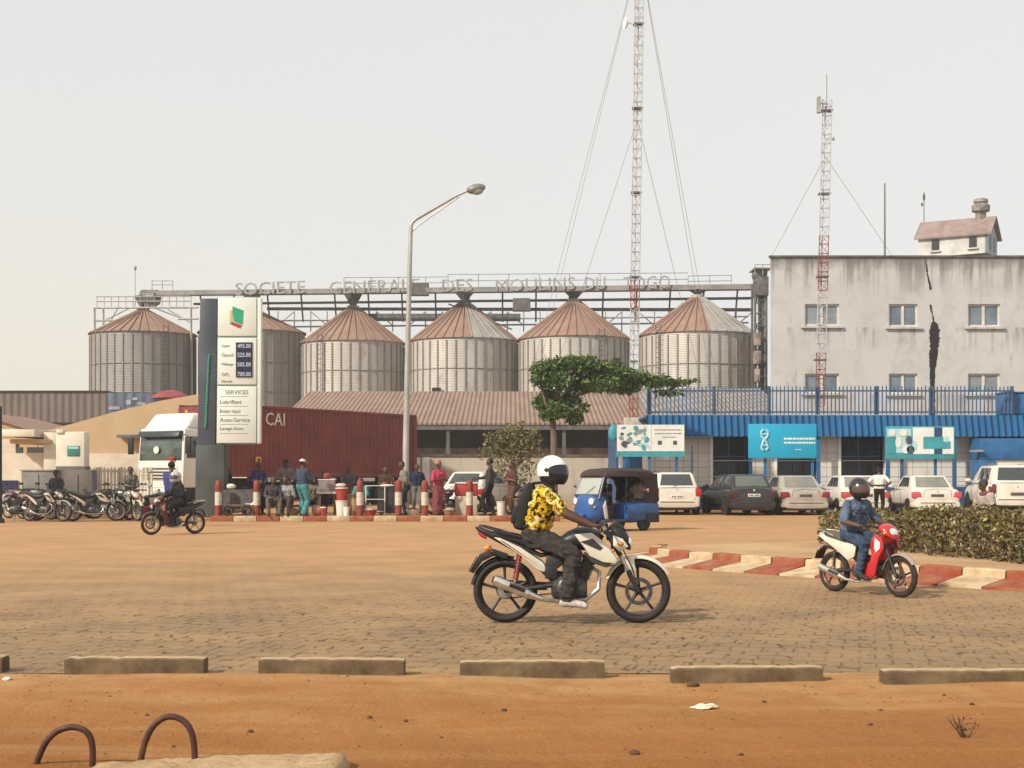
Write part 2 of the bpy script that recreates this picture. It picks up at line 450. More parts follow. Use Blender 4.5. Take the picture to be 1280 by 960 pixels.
# kerb line: from far right behind hedge round the nose and along the road to the right
KL = [Vector(v) for v in ((9.6,14.2),(8.6,15.05),(7.65,15.9),(6.72,16.95),(5.95,17.75),(5.2,18.6),(4.45,19.45),(3.75,20.25),(3.05,21.1),(2.45,21.95),(1.95,22.9),(1.72,23.95),(1.95,25.1),(2.6,26.2),(3.5,27.3),(4.5,28.5),(5.4,30.0),(6.0,32.0),(6.4,34.5))]
pave_poly = []
def resample(pts, step):
    out = [pts[0].copy()]; acc = 0.0
    for a, b in zip(pts, pts[1:]):
        L = (b-a).length; d = step-acc
        while d <= L: out.append(a.lerp(b, d/L)); d += step
        acc = (acc+L) % step
    return out
KL = resample([Vector(v) for v in ((9.6,14.2),(8.6,15.05),(7.65,15.9),(6.72,16.95),(5.95,17.75),(5.2,18.6),(4.45,19.45),(3.75,20.25),(3.05,21.1),(2.45,21.95),(1.95,22.9),(1.72,23.95),(1.95,25.1),(2.6,26.2))], 0.64)
ORD = ['first ', 'second ', 'third ', 'fourth ', 'fifth ', 'sixth ', 'seventh ', 'eighth ', 'ninth ', 'tenth ', 'eleventh ', 'twelfth ', 'thirteenth ']
NST = len(KL)-2
KTOP = 0.215
prof = [(0.0, -0.02), (0.0, 0.03), (0.60, 0.115), (0.605, 0.200), (0.625, KTOP), (0.78, KTOP), (0.78, -0.02)]
def nrm(ix):
    a = KL[max(ix-1, 0)]; b = KL[min(ix+1, len(KL)-1)]; e = (b-a).normalized(); return Vector((e.y, -e.x))
rk = random.Random(12)
for i in range(NST):
    p, q = KL[i], KL[i+1]; L = (q-p).length
    red = (i % 2 == 1)
    m = MB().use(KRED if red else KWHT); rings = []
    for s_, nn in ((0.010/L, nrm(i)), (0.5, (nrm(i)+nrm(i+1)).normalized()), (1-0.010/L, nrm(i+1))):
        c = p.lerp(q, s_); j = rk.uniform(-0.010, 0.010)
        rings.append([Vector((c.x + nn.x*a, c.y + nn.y*a, h + (j if h > 0.05 else 0))) for a, h in prof])
    m.loops(rings); o = m.build('kerb_stone', ang=20)
    k_ = (NST-1-i)//2
    tag(o, ('red' if red else 'white') + ' painted kerb stone, ' + (ORD[k_] if k_ < 13 else 'last ') + ('red' if red else 'white') + ' one from the rounded nose of the island', 'kerb stone', 'red and white kerb stones round the island')
    pave_poly.append(p + nrm(i)*0.785)
m = MB().use(PAVE)
far_pts = [Vector((7.5, 27.2)), Vector((26, 30)), Vector((26, 13))]
poly = [(v.x, v.y) for v in pave_poly] + [(v.x, v.y) for v in far_pts]
m.prism(poly, (0,0,0.0), (1,0,0), (0,1,0), (0,0,KTOP-.008))
struct('island_pavement', m, smooth=False)

# ------------------------------------------------------------------ far pavement with red and white kerb and bollards
m = MB().use(dirt_material('far pavement dust', (0.40,0.22,0.10), (0.33,0.18,0.085), (0.47,0.28,0.13)))
m.box2(XX(262, 43.3), 1.2, 43.55, 60, -0.05, 0.16)
struct('far_pavement', m, smooth=False)
def far_kerb(i):
    w = 0.72; x = XX(262, 43.3) + i*w
    m = MB().use(KRED if i % 2 == 0 else KWHT)
    m.box((x+w/2, 43.42, 0.075), (w-0.015, 0.22, 0.19))
    o = m.build('kerb_stone', bevel=0.02)
    return o, x
marks = ['beside the base of the station totem', 'left of the first bollard', 'right of the first bollard', 'below the seated pair', 'under the seated man in dark clothes', 'by the feet of the man in teal trousers',
         'below the stacked buckets', 'right of the stacked buckets', 'left of the bollard by the trailer side', 'beside the bollard by the trailer side', 'below the dark stall', 'near the lamp post foot', 'right of the lamp post foot',
         'left of the woman in pink', 'below the woman in pink', 'left of the dark dressed man', 'below the dark dressed man', 'right of the dark dressed man', 'behind the white motorcycle seat', 'last before the three wheeler']
for i in range(15):
    o, x = far_kerb(i)
    tag(o, ('red' if i % 2 == 0 else 'white') + ' kerb stone of the far pavement, ' + marks[i], 'kerb stone', 'far kerb stones below the stalls')
BRED = mat('bollard red', (0.23,0.040,0.025), 0.7, var=0.35, scale=8)
BWHT = mat('bollard white', (0.56,0.50,0.40), 0.7, var=0.25, scale=8)
def bollard():
    t = thing('bollard', '', 'bollard', group='red and white bollards on the far kerb')
    m = MB().use(BRED); m.lathe([(0.108,0.0),(0.108,0.33)], n=16); m.build('base', t)
    m = MB().use(BWHT); m.lathe([(0.111,0.33),(0.111,0.74)], n=16); m.build('band', t)
    m = MB().use(BRED); m.lathe([(0.108,0.74),(0.108,0.98),(0.098,1.06),(0.06,1.10),(0.01,1.11)], n=16); m.build('top', t)
    return t
b0 = bollard()
for i, (px, lab) in enumerate([(273,'leftmost red and white bollard beside the totem base'), (321,'red and white bollard just left of the seated people'), (450,'red and white bollard in front of the red trailer'),
                    (498,'red and white bollard at the lamp post'), (531,'red and white bollard left of the woman in pink'), (587,'red and white bollard beside the dark dressed man')]):
    b = b0 if i == 0 else copy_tree(b0)
    b.location = (XX(px, 43.9), 43.9, 0.16); b['label'] = lab
DST = mat('dark grey steelwork', (0.135,0.13,0.125), 0.6, 0.3, var=0.35, scale=3)
LST = mat('light grey steelwork', (0.36,0.35,0.33), 0.55, 0.2, var=0.3, scale=3)
# ------------------------------------------------------------------ silos
def galv_material(name, rust_amt, c1=(0.30,0.285,0.265), c2=(0.20,0.185,0.17)):
    k = NT(name, 0.55, 0.3)
    oi = k.n('ObjectInfo'); off = k.n('VectorMath', operation='SCALE'); k.l(oi.outputs['Location'], off.inputs[0]); off.inputs['Scale'].default_value = 3.7
    def oc(sc):
        ad = k.n('VectorMath', operation='ADD'); k.l(k.coord(sc), ad.inputs[0]); k.l(off.outputs[0], ad.inputs[1]); return ad.outputs[0]
    st = k.noise(1.2, 6, oc((1.5,1.5,0.22)))
    col = k.mix(k.mask(st, 0.3, 0.7), c1, c2)
    rust = k.mask(k.noise(0.9, 7, oc((1,1,0.5))), 0.62-rust_amt, 0.80-rust_amt*0.6)
    col = k.mix(k.math('MULTIPLY', rust, 0.75), col, (0.20,0.11,0.07))
    k.base(col); k.b.inputs['Metallic'].default_value = 0.15
    wv = k.n('TexWave', wave_type='BANDS', bands_direction='Z'); wv.inputs['Scale'].default_value = 2.6; wv.inputs['Distortion'].default_value = 0
    k.l(k.tc.outputs['Object'], wv.inputs['Vector']); k.bump(wv.outputs['Fac'], 0.35, 0.05)
    return k.m
GALV = galv_material('galvanised silo sheet', 0.04, (0.54,0.505,0.46), (0.41,0.38,0.345))
GALV_SHADED = galv_material('shaded grey silo sheet', 0.0, (0.33,0.305,0.28), (0.25,0.228,0.208))  # darker copy of the sheet, painting two silos as their shadow side
k = NT('rusted roof sheet', 0.75, 0.2)
k.base(k.ramp(k.noise(0.8, 7), [(0.3, (0.31,0.205,0.155)), (0.55, (0.255,0.155,0.115)), (0.75, (0.29,0.21,0.17))])); ROOFRUST = k.m
k = NT('grey replaced roof sheet', 0.5, 0.3)
k.base(k.ramp(k.noise(1.0, 7), [(0.35, (0.36,0.345,0.32)), (0.7, (0.25,0.225,0.20))])); ROOFGREY = k.m
RIBM = mat('silo stiffener', (0.26,0.225,0.195), 0.6, 0.2, var=0.3)
SPAN = (101.0, 112.0)                                  # the row recedes to the left
def ZR(px): return SPAN[1] + (px-178)/(872-178)*(SPAN[0]-SPAN[1])
silos = [(115,243,419,389,112.0,'dull','leftmost grain silo, dull grey with brown cone roof, standing clear of the station totem', None),
         (250,380,417,388,112.0,'dull','grain silo half hidden behind the station totem', None),
         (378,505,430,386,109.0,'bright','grain silo just left of the street lamp with an all brown roof', None),
         (514,647,427,380,107.0,'bright','grain silo just right of the street lamp, roof part grey, dark hatch below', (8, 62)),
         (649,786,425,378,104.0,'bright','grain silo behind the tree crown with an all brown roof', None),
         (800,944,420,373,101.0,'bright','rightmost grain silo beside the concrete building, right part of its roof grey', (6, 88))]
for px_i, (a, b, ye, ya, Z, kind, lab, grey) in enumerate(silos):
    r = (b-a)/2/F*Z; c = P((a+b)/2, ye, Z); he = c.z; ha = HH(ya, Z)
    t = thing('grain_silo', lab, 'silo', (c.x, Z, 0), 0, 'grain silos of the mill')
    m = MB().use(GALV if kind == 'bright' else GALV_SHADED); m.lathe([(r, -0.02), (r, he)], n=64, cap=False); m.build('wall', t)
    m = MB().use(RIBM)
    nr = 36
    for i in range(nr):
        an = 2*math.pi*(i+0.3)/nr; p = Vector((math.cos(an)*r, math.sin(an)*r, 0))
        m.box((p.x, p.y, he/2-0.1), (0.14, 0.10, he-0.25), Matrix.Rotation(an, 3, 'Z'))
    m.build('stiffeners', t, smooth=False)
    m = MB(); n = 72; rr = r*1.035
    for i in range(n):
        a0, a1 = 2*math.pi*i/n, 2*math.pi*(i+1)/n
        am = math.degrees((a0+a1)/2); off = ((am-270+180) % 360)-180     # 0 = towards the road, + = to the right
        m.use(ROOFGREY if grey and grey[0] < off < grey[1] else ROOFRUST)
        lo = he-0.02 + (0.05 if i % 2 else 0.0)
        p = lambda an, ra, h: (math.cos(an)*ra, math.sin(an)*ra, h)
        m.add([p(a0, rr, he-0.05), p(a1, rr, he-0.05), p(a1, 0.45, ha), p(a0, 0.45, ha)], [(0,1,2,3)])
        if i % 2 == 0:
            mid = (a0+a1)/2
            m.path([Vector(p(a0, rr, he)), Vector(p(a0, 0.5, ha+0.03))], 0.05, 4)
    m.build('roof', t, smooth=False, fix=False)
    m = MB().use(RIBM)
    for zz in (he*.62, he*.80): m.torus((0,0,zz), (0,0,1), r+.03, .035, 60, 5)
    m.build('wind_rings', t)
    if px_i in (0, 2, 4, 5):
        m = MB().use(DST); a_ = R(-90 + (38, 0, -30, 0, 25, -46)[px_i]); d_ = Vector((math.cos(a_), math.sin(a_), 0)); s_ = Vector((-d_.y, d_.x, 0))
        for q in (-.22, .22): m.path([d_*(r+.22)+s_*q, d_*(r+.22)+s_*q+Vector((0,0,he+.5))], .03, 4)
        for zz in np.arange(he-4.6, he+.4, .35): m.path([d_*(r+.22)-s_*.22+Vector((0,0,zz)), d_*(r+.22)+s_*.22+Vector((0,0,zz))], .02, 4)
        m.build('ladder', t)
    m = MB().use(ROOFGREY); m.lathe([(0.55, ha-0.1), (0.5, ha+0.15), (0.42, ha+0.25)], n=16); m.build('cap', t)
    if lab.startswith('grain silo just right'):
        m = MB().use(BLK); m.box((-1.9, -r-0.02, HH(489, Z-r)), (0.65, 0.35, 0.5)); m.build('hatch', t)

# ------------------------------------------------------------------ conveyor gantry over the silos, with the big letters
t = thing('conveyor_gantry', 'long grey conveyor gantry running over the silo roofs to the concrete building', 'conveyor', (0, 0, 0))
def G(px, py, dy=0.0): 
    v = P(px, py, ZR(px)); v.y += dy; return v
def beam(m, p, q, w, h):
    d = (q-p); L = d.length; u = d.normalized(); n = Vector((-u.y, u.x, 0)).normalized(); up = u.cross(n)*-1 if u.cross(n).z < 0 else u.cross(n)
    a = [n*w/2 + up*h/2, n*-w/2 + up*h/2, n*-w/2 - up*h/2, n*w/2 - up*h/2]
    m.loops([[p+v for v in a], [q+v for v in a]])
m = MB().use(mat('conveyor trough grey', (0.22,0.215,0.205), 0.6, 0.2, var=0.3, scale=1.5))
beam(m, G(188,367), G(948,359), 0.9, 0.36)
m.build('conveyor_trough', t, smooth=False)
m = MB().use(DST)
beam(m, G(240,378.5,0.8), G(944,371,0.8), 0.3, 0.16); beam(m, G(330,383,1.6), G(944,384,1.6), 0.3, 0.22); beam(m, G(440,392,2.6), G(650,392,2.6), 0.4, 0.55)
for px in range(250, 945, 42):
    beam_y = 368-(px-188)*8/760
    m.path([G(px, beam_y), G(px, 400, 1.2)], 0.07, 5)
m.path([G(560,378,1.0), G(640,410,1.0)], 0.06, 5)
m.build('lower_beams', t, smooth=False)
m = MB().use(LST)
for y in (396, 404):
    m.path([G(334,y,2.8), G(944,y-6,2.8)], 0.07, 5)
for px in range(340, 944, 21): m.path([G(px, 384, 2.8), G(px, 410, 2.8)], 0.045, 4)
for i, px in enumerate(range(340, 930, 42)): m.path([G(px, 384, 2.8), G(px+21, 402, 2.8)] if i % 2 else [G(px+21, 384, 2.8), G(px, 402, 2.8)], 0.04, 4)
m.build('far_truss', t, smooth=False)
m = MB().use(LST)
def rail(x0, x1, y0, y1, h, step):
    for px in np.arange(x0, x1+1, step):
        f = (px-x0)/(x1-x0); y = y0+(y1-y0)*f; m.path([G(px, y), G(px, y-h)], 0.03, 4)
    for hh in (1.0, 0.55): m.path([G(x0, y0-h*hh), G(x1, y1-h*hh)], 0.03, 4)
rail(430, 560, 363, 362, 16, 34); rail(560, 860, 361, 359, 18, 38); rail(860, 915, 360, 359, 15, 27)
m.build('handrail', t, smooth=False)
m = MB().use(LST); rail(190, 216, 362, 362, 11, 13); m.build('handrail', t, smooth=False)
m = MB().use(LST)
for (x0, x1, y) in ((123, 240, 372), (123, 240, 378), (120, 250, 386), (120, 150, 402), (225, 250, 400)):
    m.path([G(x0, y, -0.6), G(x1, y-0.4, -0.6)], 0.05 if y < 380 else 0.085, 5)
for px in list(range(124, 242, 9)): m.path([G(px, 371.5, -0.6), G(px, 386, -0.6)], 0.028, 4)
for px in (121, 132, 241): m.path([G(px, 386, -0.6), P(px, 592, ZR(px)-0.6)], 0.09, 5)
for a, b in (((133,402),(165,386)), ((140,404),(150,386)), ((240,404),(212,388)), ((232,400),(200,388)), ((222,396),(196,386))): m.path([G(*a, -0.6), G(*b, -0.6)], 0.05, 4)
m.path([G(169, 386), G(169, 337)], 0.03, 5); m.ell(G(169, 335), (0.13, 0.13, 0.2), 8, 5)
m.build('end_platform', t, smooth=False)
m = MB().use(DST); m.cyl(G(178, 372), G(197, 372), 0.62, n=14); m.box(G(188, 377), (0.8, 0.9, 0.9)); m.build('drive_unit', t, smooth=False)
for q, sz in ((G(652, 382, -0.4), (1.3, 0.9, 0.9)), (G(524, 363, -0.5), (1.5, 0.9, 0.9))): MB().use(DST).box(q, sz).build('motor_box', t, smooth=False)
for a, b, ye, ya, Z, kind, lab, grey in silos:
    px = (a+b)/2; top = 368-(px-188)*8/760
    m = MB().use(DST); q = P(px, ya, Z)
    m.lathe([(0.28, -0.2), (0.28, 0.35), (0.75, HH(top, Z)-q.z-0.1)], o=(q.x, q.y, q.z), n=4)
    m.build('chute', t, smooth=False)
SGN = mat('faded sign letters', (0.29,0.285,0.275), 0.7, var=0.35, scale=2)
words = [('SOCIETE', 291, 384, 357.5), ('GENERALE', 408, 527, 355.5), ('DES', 552, 592, 354), ('MOULINS', 618, 720, 353), ('DU', 731, 757, 351.5), ('TOGO', 779, 838, 350.5)]
for w, x0, x1, yc in words:
    Z = ZR((x0+x1)/2)-0.85
    ang = math.atan2(ZR(x1)-ZR(x0), XX(x1, ZR(x1))-XX(x0, ZR(x0)))
    face = Matrix.Rotation(ang, 3, 'Z') @ Matrix.Rotation(R(90), 3, 'X')
    me = text_mesh(w, SGN, width=(x1-x0)/F*Z, height=15.5/F*Z, ext=0.04, at=P((x0+x1)/2, yc+2.5, Z), face=face)
    link('sign_letters', me, t)

# ------------------------------------------------------------------ bucket elevator tower beside the building
Z = 97.0
t = thing('elevator_tower', 'narrow dark steel elevator tower between the last silo and the concrete building', 'tower', (XX(951, Z), Z, 0))
def L_(px, py, dy=0): v = P(px, py, Z); return Vector((v.x-XX(951, Z), dy, v.z))
m = MB().use(DST)
for px in (944, 958):
    for dy in (0, 1.2): m.path([L_(px, 619, dy), L_(px, 352, dy)], 0.09, 5)
for i, py in enumerate(range(360, 620, 16)):
    m.path([L_(944, py), L_(958, py)], 0.05, 4); m.path([L_(944, py), L_(958, py+16)] if i % 2 else [L_(958, py), L_(944, py+16)], 0.04, 4)
m.build('lattice', t, smooth=False)
m = MB().use(mat('dark elevator casing', (0.15,0.135,0.125), 0.6, 0.2, var=0.5, scale=1.2)); m.box2(L_(950,0).x, L_(957,0).x, 0.3, 0.9, 0, HH(356, Z)); m.build('elevator_leg', t, smooth=False)
m = MB().use(DST); m.box2(L_(945,0).x, L_(960,0).x, -0.3, 1.3, HH(370, Z), HH(346, Z)); m.cyl(L_(951,342,-.2), L_(951,342,1.2), 0.45, n=12); m.build('head_box', t, bevel=0.05)
m = MB().use(LST); m.box2(L_(941,0).x, L_(963,0).x, -0.6, 1.6, HH(337, Z), HH(335.5, Z))
for px in (942, 952, 962): m.path([L_(px, 345, -.5), L_(px, 332, -.5)], 0.03, 4)
m.path([L_(942, 332, -.5), L_(962, 332, -.5)], 0.03, 4); m.build('top_platform', t, smooth=False)
m = MB().use(mat('dusty pink machine casing', (0.30,0.23,0.20), 0.7, var=0.5, scale=2))
CAS = m.mats[0]
for py, w in ((425, .45), (448, .5), (470, .35), (500, .5)): MB().use(CAS).box(L_(945, py, -.4), (w, .6, .9)).build('machine_casing', t, bevel=0.05)

# ------------------------------------------------------------------ concrete mill building
def stained_concrete():
    k = NT('rain stained render', 0.9, 0.15)
    xyz = k.sep()
    big = k.noise(0.35, 6); mid = k.noise(1.4, 7)
    col = k.mix(k.mask(big, 0.3, 0.7), (0.505,0.50,0.49), (0.435,0.425,0.415))
    col = k.mix(k.math('MULTIPLY', k.mask(mid, 0.5, 0.8), 0.5), col, (0.37,0.33,0.29))
    drip = k.noise(1.5, 5, k.coord((1.4,1.4,0.10)))
    topm = k.mask(k.math('ADD', xyz[2], k.math('MULTIPLY', k.noise(0.5, 3), 2.0)), 11.8, 13.6)
    d = k.math('MULTIPLY', k.mask(drip, 0.46, 0.60), topm)
    col = k.mix(k.math('MULTIPLY', d, 0.62), col, (0.10,0.085,0.075))
    edge = k.mask(k.math('ADD', xyz[2], k.math('MULTIPLY', mid, 0.9)), 12.9, 13.5)
    col = k.mix(k.math('MULTIPLY', edge, 0.7), col, (0.13,0.115,0.10))
    dust = k.mask(xyz[2], 8.0, 3.0)
    col = k.mix(k.math('MULTIPLY', dust, 0.35), col, (0.47,0.435,0.40))
    sm = k.noise(2.2, 6, k.coord((1,1,0.3))); col = k.mix(k.math('MULTIPLY', k.mask(sm, 0.60, 0.75), 0.55), col, (0.19,0.16,0.14))
    for zt_w in (HH(408, 76.0), HH(492, 76.0)):
        under = k.math('MULTIPLY', k.mask(xyz[2], zt_w-1.6, zt_w-.1), k.math('LESS_THAN', xyz[2], zt_w-.05))
        wx = k.math('FRACT', k.math('ADD', k.math('MULTIPLY', xyz[0], 0.2315), 0.33))
        col = k.mix(k.math('MULTIPLY', k.math('MULTIPLY', under, k.mask(k.noise(2.4, 4, k.coord((1.2,1,0.12))), 0.50, 0.62)), 0.55), col, (0.17,0.14,0.12))
    k.base(col); k.bump(mid, 0.3, 0.05); return k.m
Z = 76.0
top = HH(321.5, Z); x0 = XX(963, Z); x1 = XX(1560, Z)
t = thing('mill_building', 'large stained concrete mill building with small sliding windows, behind the blue railing', 'building', (0, 0, 0))
wins = [(1006,1049,380,407), (1111,1147,380,408), (1210,1250,380,408), (1006,1049,467,491), (1111,1147,467,492), (1210,1250,467,492), (1310,1350,380,408), (1310,1350,467,492), (1006,1049,548,575), (1111,1147,548,575)]
# wall with real openings: strips between window columns
CONC = stained_concrete()
m = MB().use(CONC)
xsplit = sorted({963, 1560, *[w[0] for w in wins], *[w[1] for w in wins]})
ysplit = sorted({321.5, 647.0, *[w[2] for w in wins], *[w[3] for w in wins]})
def inwin(px, py): return any(w[0] <= px <= w[1] and w[2] <= py <= w[3] for w in wins)
for i in range(len(xsplit)-1):
    for j in range(len(ysplit)-1):
        a, b, c, d = xsplit[i], xsplit[i+1], ysplit[j], ysplit[j+1]
        if inwin((a+b)/2, (c+d)/2): continue
        m.quad(P(a, d, Z), P(b, d, Z), P(b, c, Z), P(a, c, Z))
for w in wins:
    a, b, c, d = w; dz = Vector((0, 0.3, 0))
    for p, q in (((a,c),(b,c)), ((a,d),(b,d)), ((a,c),(a,d)), ((b,c),(b,d))):
        m.quad(P(*p, Z), P(*q, Z), P(*q, Z)+dz, P(*p, Z)+dz)
zb = HH(647, Z)
xk = x0*(Z+16)/Z+0.4; m.quad((x0,Z,zb),(xk,Z+16,zb),(xk,Z+16,top),(x0,Z,top)); m.quad((x1,Z,zb),(x1,Z+16,zb),(x1,Z+16,top),(x1,Z,top))
m.quad((xk,Z+16,zb),(x1,Z+16,zb),(x1,Z+16,top),(xk,Z+16,top)); m.quad((x0,Z,top-0.25),(x1,Z,top-0.25),(x1,Z+16,top-0.25),(xk,Z+16,top-0.25))
m.build('wall', t, smooth=False, fix=False)
m = MB().use(mat('dark roof edge', (0.10,0.09,0.08), 0.9, var=0.5, scale=1.5)); m.box2(x0-0.06, x1, Z-0.08, Z+0.22, top-0.02, top+0.09); m.build('parapet_coping', t, smooth=False)
AL = mat('window frame aluminium', (0.60,0.58,0.53), 0.5, var=0.2)
PANE = mat('bluish window glass', (0.13,0.17,0.20), 0.12, spec=0.7, var=0.45, scale=0.9, coat=0.4)
PANED = mat('dusty window glass', (0.22,0.25,0.27), 0.3, spec=0.5, var=0.25, scale=1.5)
for i, w in enumerate(wins):
    a, b, c, d = w; X0, X1, z0, z1 = XX(a, Z), XX(b, Z), HH(d, Z), HH(c, Z); y = Z+0.12
    m = MB().use(AL); f = 0.09
    m.box2(X0, X1, y, y+0.08, z0, z0+f); m.box2(X0, X1, y, y+0.08, z1-f, z1); m.box2(X0, X0+f, y, y+0.08, z0+f, z1-f); m.box2(X1-f, X1, y, y+0.08, z0+f, z1-f); xm = (X0+X1)/2; m.box2(xm-0.07, xm+0.07, y-0.02, y+0.08, z0+f, z1-f)
    o = m.build('window', t, smooth=False)
    m = MB().use(PANED if i in (0, 5) else PANE); m.box2(X0+f, X1-f, y+0.04, y+0.05, z0+f, z1-f); m.build('pane', o, smooth=False)
    m = MB().use(CONC); m.box2(X0-0.2, X1+0.2, Z-0.16, Z-0.003, z0-0.14, z0-0.02); m.build('sill', o, smooth=False)
# soot streak and crack: burnt mark with a shape of its own
SOOT = mat('black soot stain', (0.018,0.015,0.014), 0.95, var=0.3)
def blotch(pts, wid, name):
    m = MB().use(SOOT); r = random.Random(3)
    P2, W2 = [], []
    for i in range(len(pts)-1):
        for f in (0,.2,.4,.6,.8): P2.append((pts[i][0]+(pts[i+1][0]-pts[i][0])*f, pts[i][1]+(pts[i+1][1]-pts[i][1])*f)); W2.append((wid[i]+(wid[i+1]-wid[i])*f)*r.uniform(.78,1.15))
    pts, wid = P2+[pts[-1]], W2+[wid[-1]]
    L = []; Rr = []
    for (px, py), w in zip(pts, wid):
        L.append(P(px-w/2+r.uniform(-.6,.6), py, Z)+Vector((0,-0.012,0))); Rr.append(P(px+w/2+r.uniform(-.6,.6), py, Z)+Vector((0,-0.012,0)))
    for i in range(len(L)-1): m.quad(L[i], L[i+1], Rr[i+1], Rr[i])
    return m.build(name, t, smooth=False)
blotch([(1167,402),(1168,406),(1168,412),(1168,420),(1168,428),(1167.5,436),(1166.5,446),(1166,456),(1165.5,468),(1165.5,480),(1165.5,492),(1165,506),(1165,520)], [4,10,12.5,12.5,11.5,11,10,8,7,6.5,6,7,8], 'soot_streak')
blotch([(1157,324),(1158,334),(1160,346),(1162,356),(1163,362)], [1.6,1.6,2.2,2.4,3.6], 'soot_streak')
blotch([(1163,381),(1164,388),(1166,396),(1167,402)], [3.2,1.8,1.6,1.6], 'soot_streak')

# penthouse on the roof, poles
Zp = 82.0
t = thing('roof_hut', 'small rooftop hut with a pinkish pitched roof and vent on the mill building', 'hut', (XX(1197, Zp), Zp, HH(323, Zp)), R(-30))
PINK = mat('pinkish hut roof', (0.27,0.200,0.180), 0.85, var=0.25, scale=2)
HW = mat('pale hut render', (0.54,0.52,0.48), 0.9, var=0.25, scale=1.2)
HB_LIT = mat('blue lit hut gable', (0.36,0.42,0.46), 0.8, var=0.2, scale=1.5)  # bluish light on the gable side is put into its colour
W, D, H1, H2 = 3.9, 2.7, 1.15, 2.12
m = MB().use(HW); m.box2(-W/2, W/2, -D/2, -D/2+0.15, 0, H1); m.box2(-W/2, W/2, D/2-0.15, D/2, 0, H1); m.prism([(-D/2+.15,0),(D/2-.15,0),(D/2-.15,H1),(0,H2),(-D/2+.15,H1)], (-W/2,0,0), (0,1,0), (0,0,1), (0.15,0,0)); m.build('wall', t, smooth=False)
m = MB().use(HB_LIT); m.prism([(-D/2,0),(D/2,0),(D/2,H1),(0,H2),(-D/2,H1)], (W/2-.15,0,0), (0,1,0), (0,0,1), (0.16,0,0)); m.build('gable', t, smooth=False)
m = MB().use(PINK); 
for s in (-1, 1): m.hexa([(-W/2-.2, s*(D/2+.18), H1-.12),(W/2+.25, s*(D/2+.18), H1-.12),(W/2+.25,0,H2+.06),(-W/2-.2,0,H2+.06)], [(-W/2-.2, s*(D/2+.18), H1-.02),(W/2+.25, s*(D/2+.18), H1-.02),(W/2+.25,0,H2+.16),(-W/2-.2,0,H2+.16)])
m.build('roof', t, smooth=False)
for x in (-0.95, 1.15):
    m = MB().use(BLK); m.box((x, -D/2-.01, 0.66), (0.42, 0.06, 0.62)); o = m.build('window', t, smooth=False)
    m = MB().use(HW); m.box((x, -D/2-.04, 0.30), (0.6, 0.16, 0.08)); m.build('sill', o, smooth=False)
for y in (-0.6, 0.5):
    m = MB().use(mat('blue grey shutter', (0.20,0.26,0.32), 0.7)); m.box((W/2+.03, y, 0.7), (0.05, 0.4, 0.8)); m.build('shutter', t, smooth=False)
m = MB().use(mat('vent metal', (0.27,0.235,0.21), 0.6, 0.2, var=0.5, scale=4)); m.lathe([(0.3, 1.9),(0.3,2.7),(0.5,2.72),(0.52,3.05),(0.34,3.2),(0.42,3.24),(0.38,3.42),(0.05,3.5)], o=(1.3, 0.05, -.1), n=14); m.build('roof_vent', t)
for px, yt, yb, zz, r, lab in ((1106, 229, 322, 78, 0.055, 'plain thin antenna pole on the roof of the mill building'), (1155, 240, 300, 85, 0.035, 'thin lightning rod with a small cup behind the rooftop hut')):
    o = thing('antenna_pole', lab, 'antenna', (XX(px, zz), zz, top-0.3))
    m = MB().use(DST); m.cyl((0,0,0), (0,0,HH(yt, zz)-top+.3), r, r*0.7, 8)
    if px == 1155:
        h = HH(yt, zz)-top+.3; m.ell((0,0,h-.3), (.08,.08,.25), 8, 5); m.ell((-.12,0,h-.75), (.07,.07,.12), 8, 5)
    m.build('pole', o)

# ------------------------------------------------------------------ long shed with corrugated roof
def corrugated(name, c1, c2, dirt, period=0.28, axis='X'):
    k = NT(name, 0.8, 0.2)
    wv = k.n('TexWave', wave_type='BANDS', bands_direction=axis); wv.inputs['Scale'].default_value = 0.314/period; k.l(k.tc.outputs['Object'], wv.inputs['Vector'])
    col = k.mix(k.mask(k.noise(0.5, 7), 0.35, 0.65), c1, c2)
    col = k.mix(k.math('MULTIPLY', k.mask(k.noise(1.1, 6, k.coord((1.5,0.2,0.3))), 0.5, 0.75), 0.6), col, dirt)
    k.base(col); k.bump(wv.outputs['Fac'], 0.8, 0.08); return k.m
SHR = corrugated('rusty corrugated roof', (0.285,0.195,0.150), (0.24,0.165,0.13), (0.17,0.105,0.08))
SHG = corrugated('grey corrugated roof', (0.30,0.27,0.25), (0.25,0.22,0.205), (0.18,0.14,0.125))
SHW = mat('brown shed wall', (0.060,0.043,0.033), 0.95, var=0.4, scale=0.7)
t = thing('storage_shed', 'long low storage shed with a rusty corrugated roof in front of the silos', 'shed')
Za, Zb = 80.0, 93.0
def roofsheet(m, xa, xb, y1, y2):
    A, B, C, D_ = P(xa, y2, Za), P(xb, y2, Za), P(xb*1.0, y1, Zb), P(xa, y1, Zb); up = Vector((0,0,0.12))
    A.x, B.x = XX(xa, 86), XX(xb, 86); D_.x, C.x = A.x, B.x
    n = 120; m.hexa([A, B, C, D_], [A+up, B+up, C+up, D_+up])
m = MB().use(SHR); roofsheet(m, 366, 803, 491.5, 531); m.build('roof', t, smooth=False)
m = MB().use(SHG); roofsheet(m, 803.5, 975, 488, 531); m.build('roof', t, smooth=False)
m = MB().use(SHW); m.box2(XX(366, 86), XX(975, 86), Za+2.5, Za+2.7, 0, HH(533, Za)); m.box2(XX(366, 86), XX(366, 86)+.2, Za+2.7, Zb, 0, 4.6); m.box2(XX(366,86), XX(975,86), Zb-.3, Zb-.1, 0, 6.3); m.build('wall', t, smooth=False)
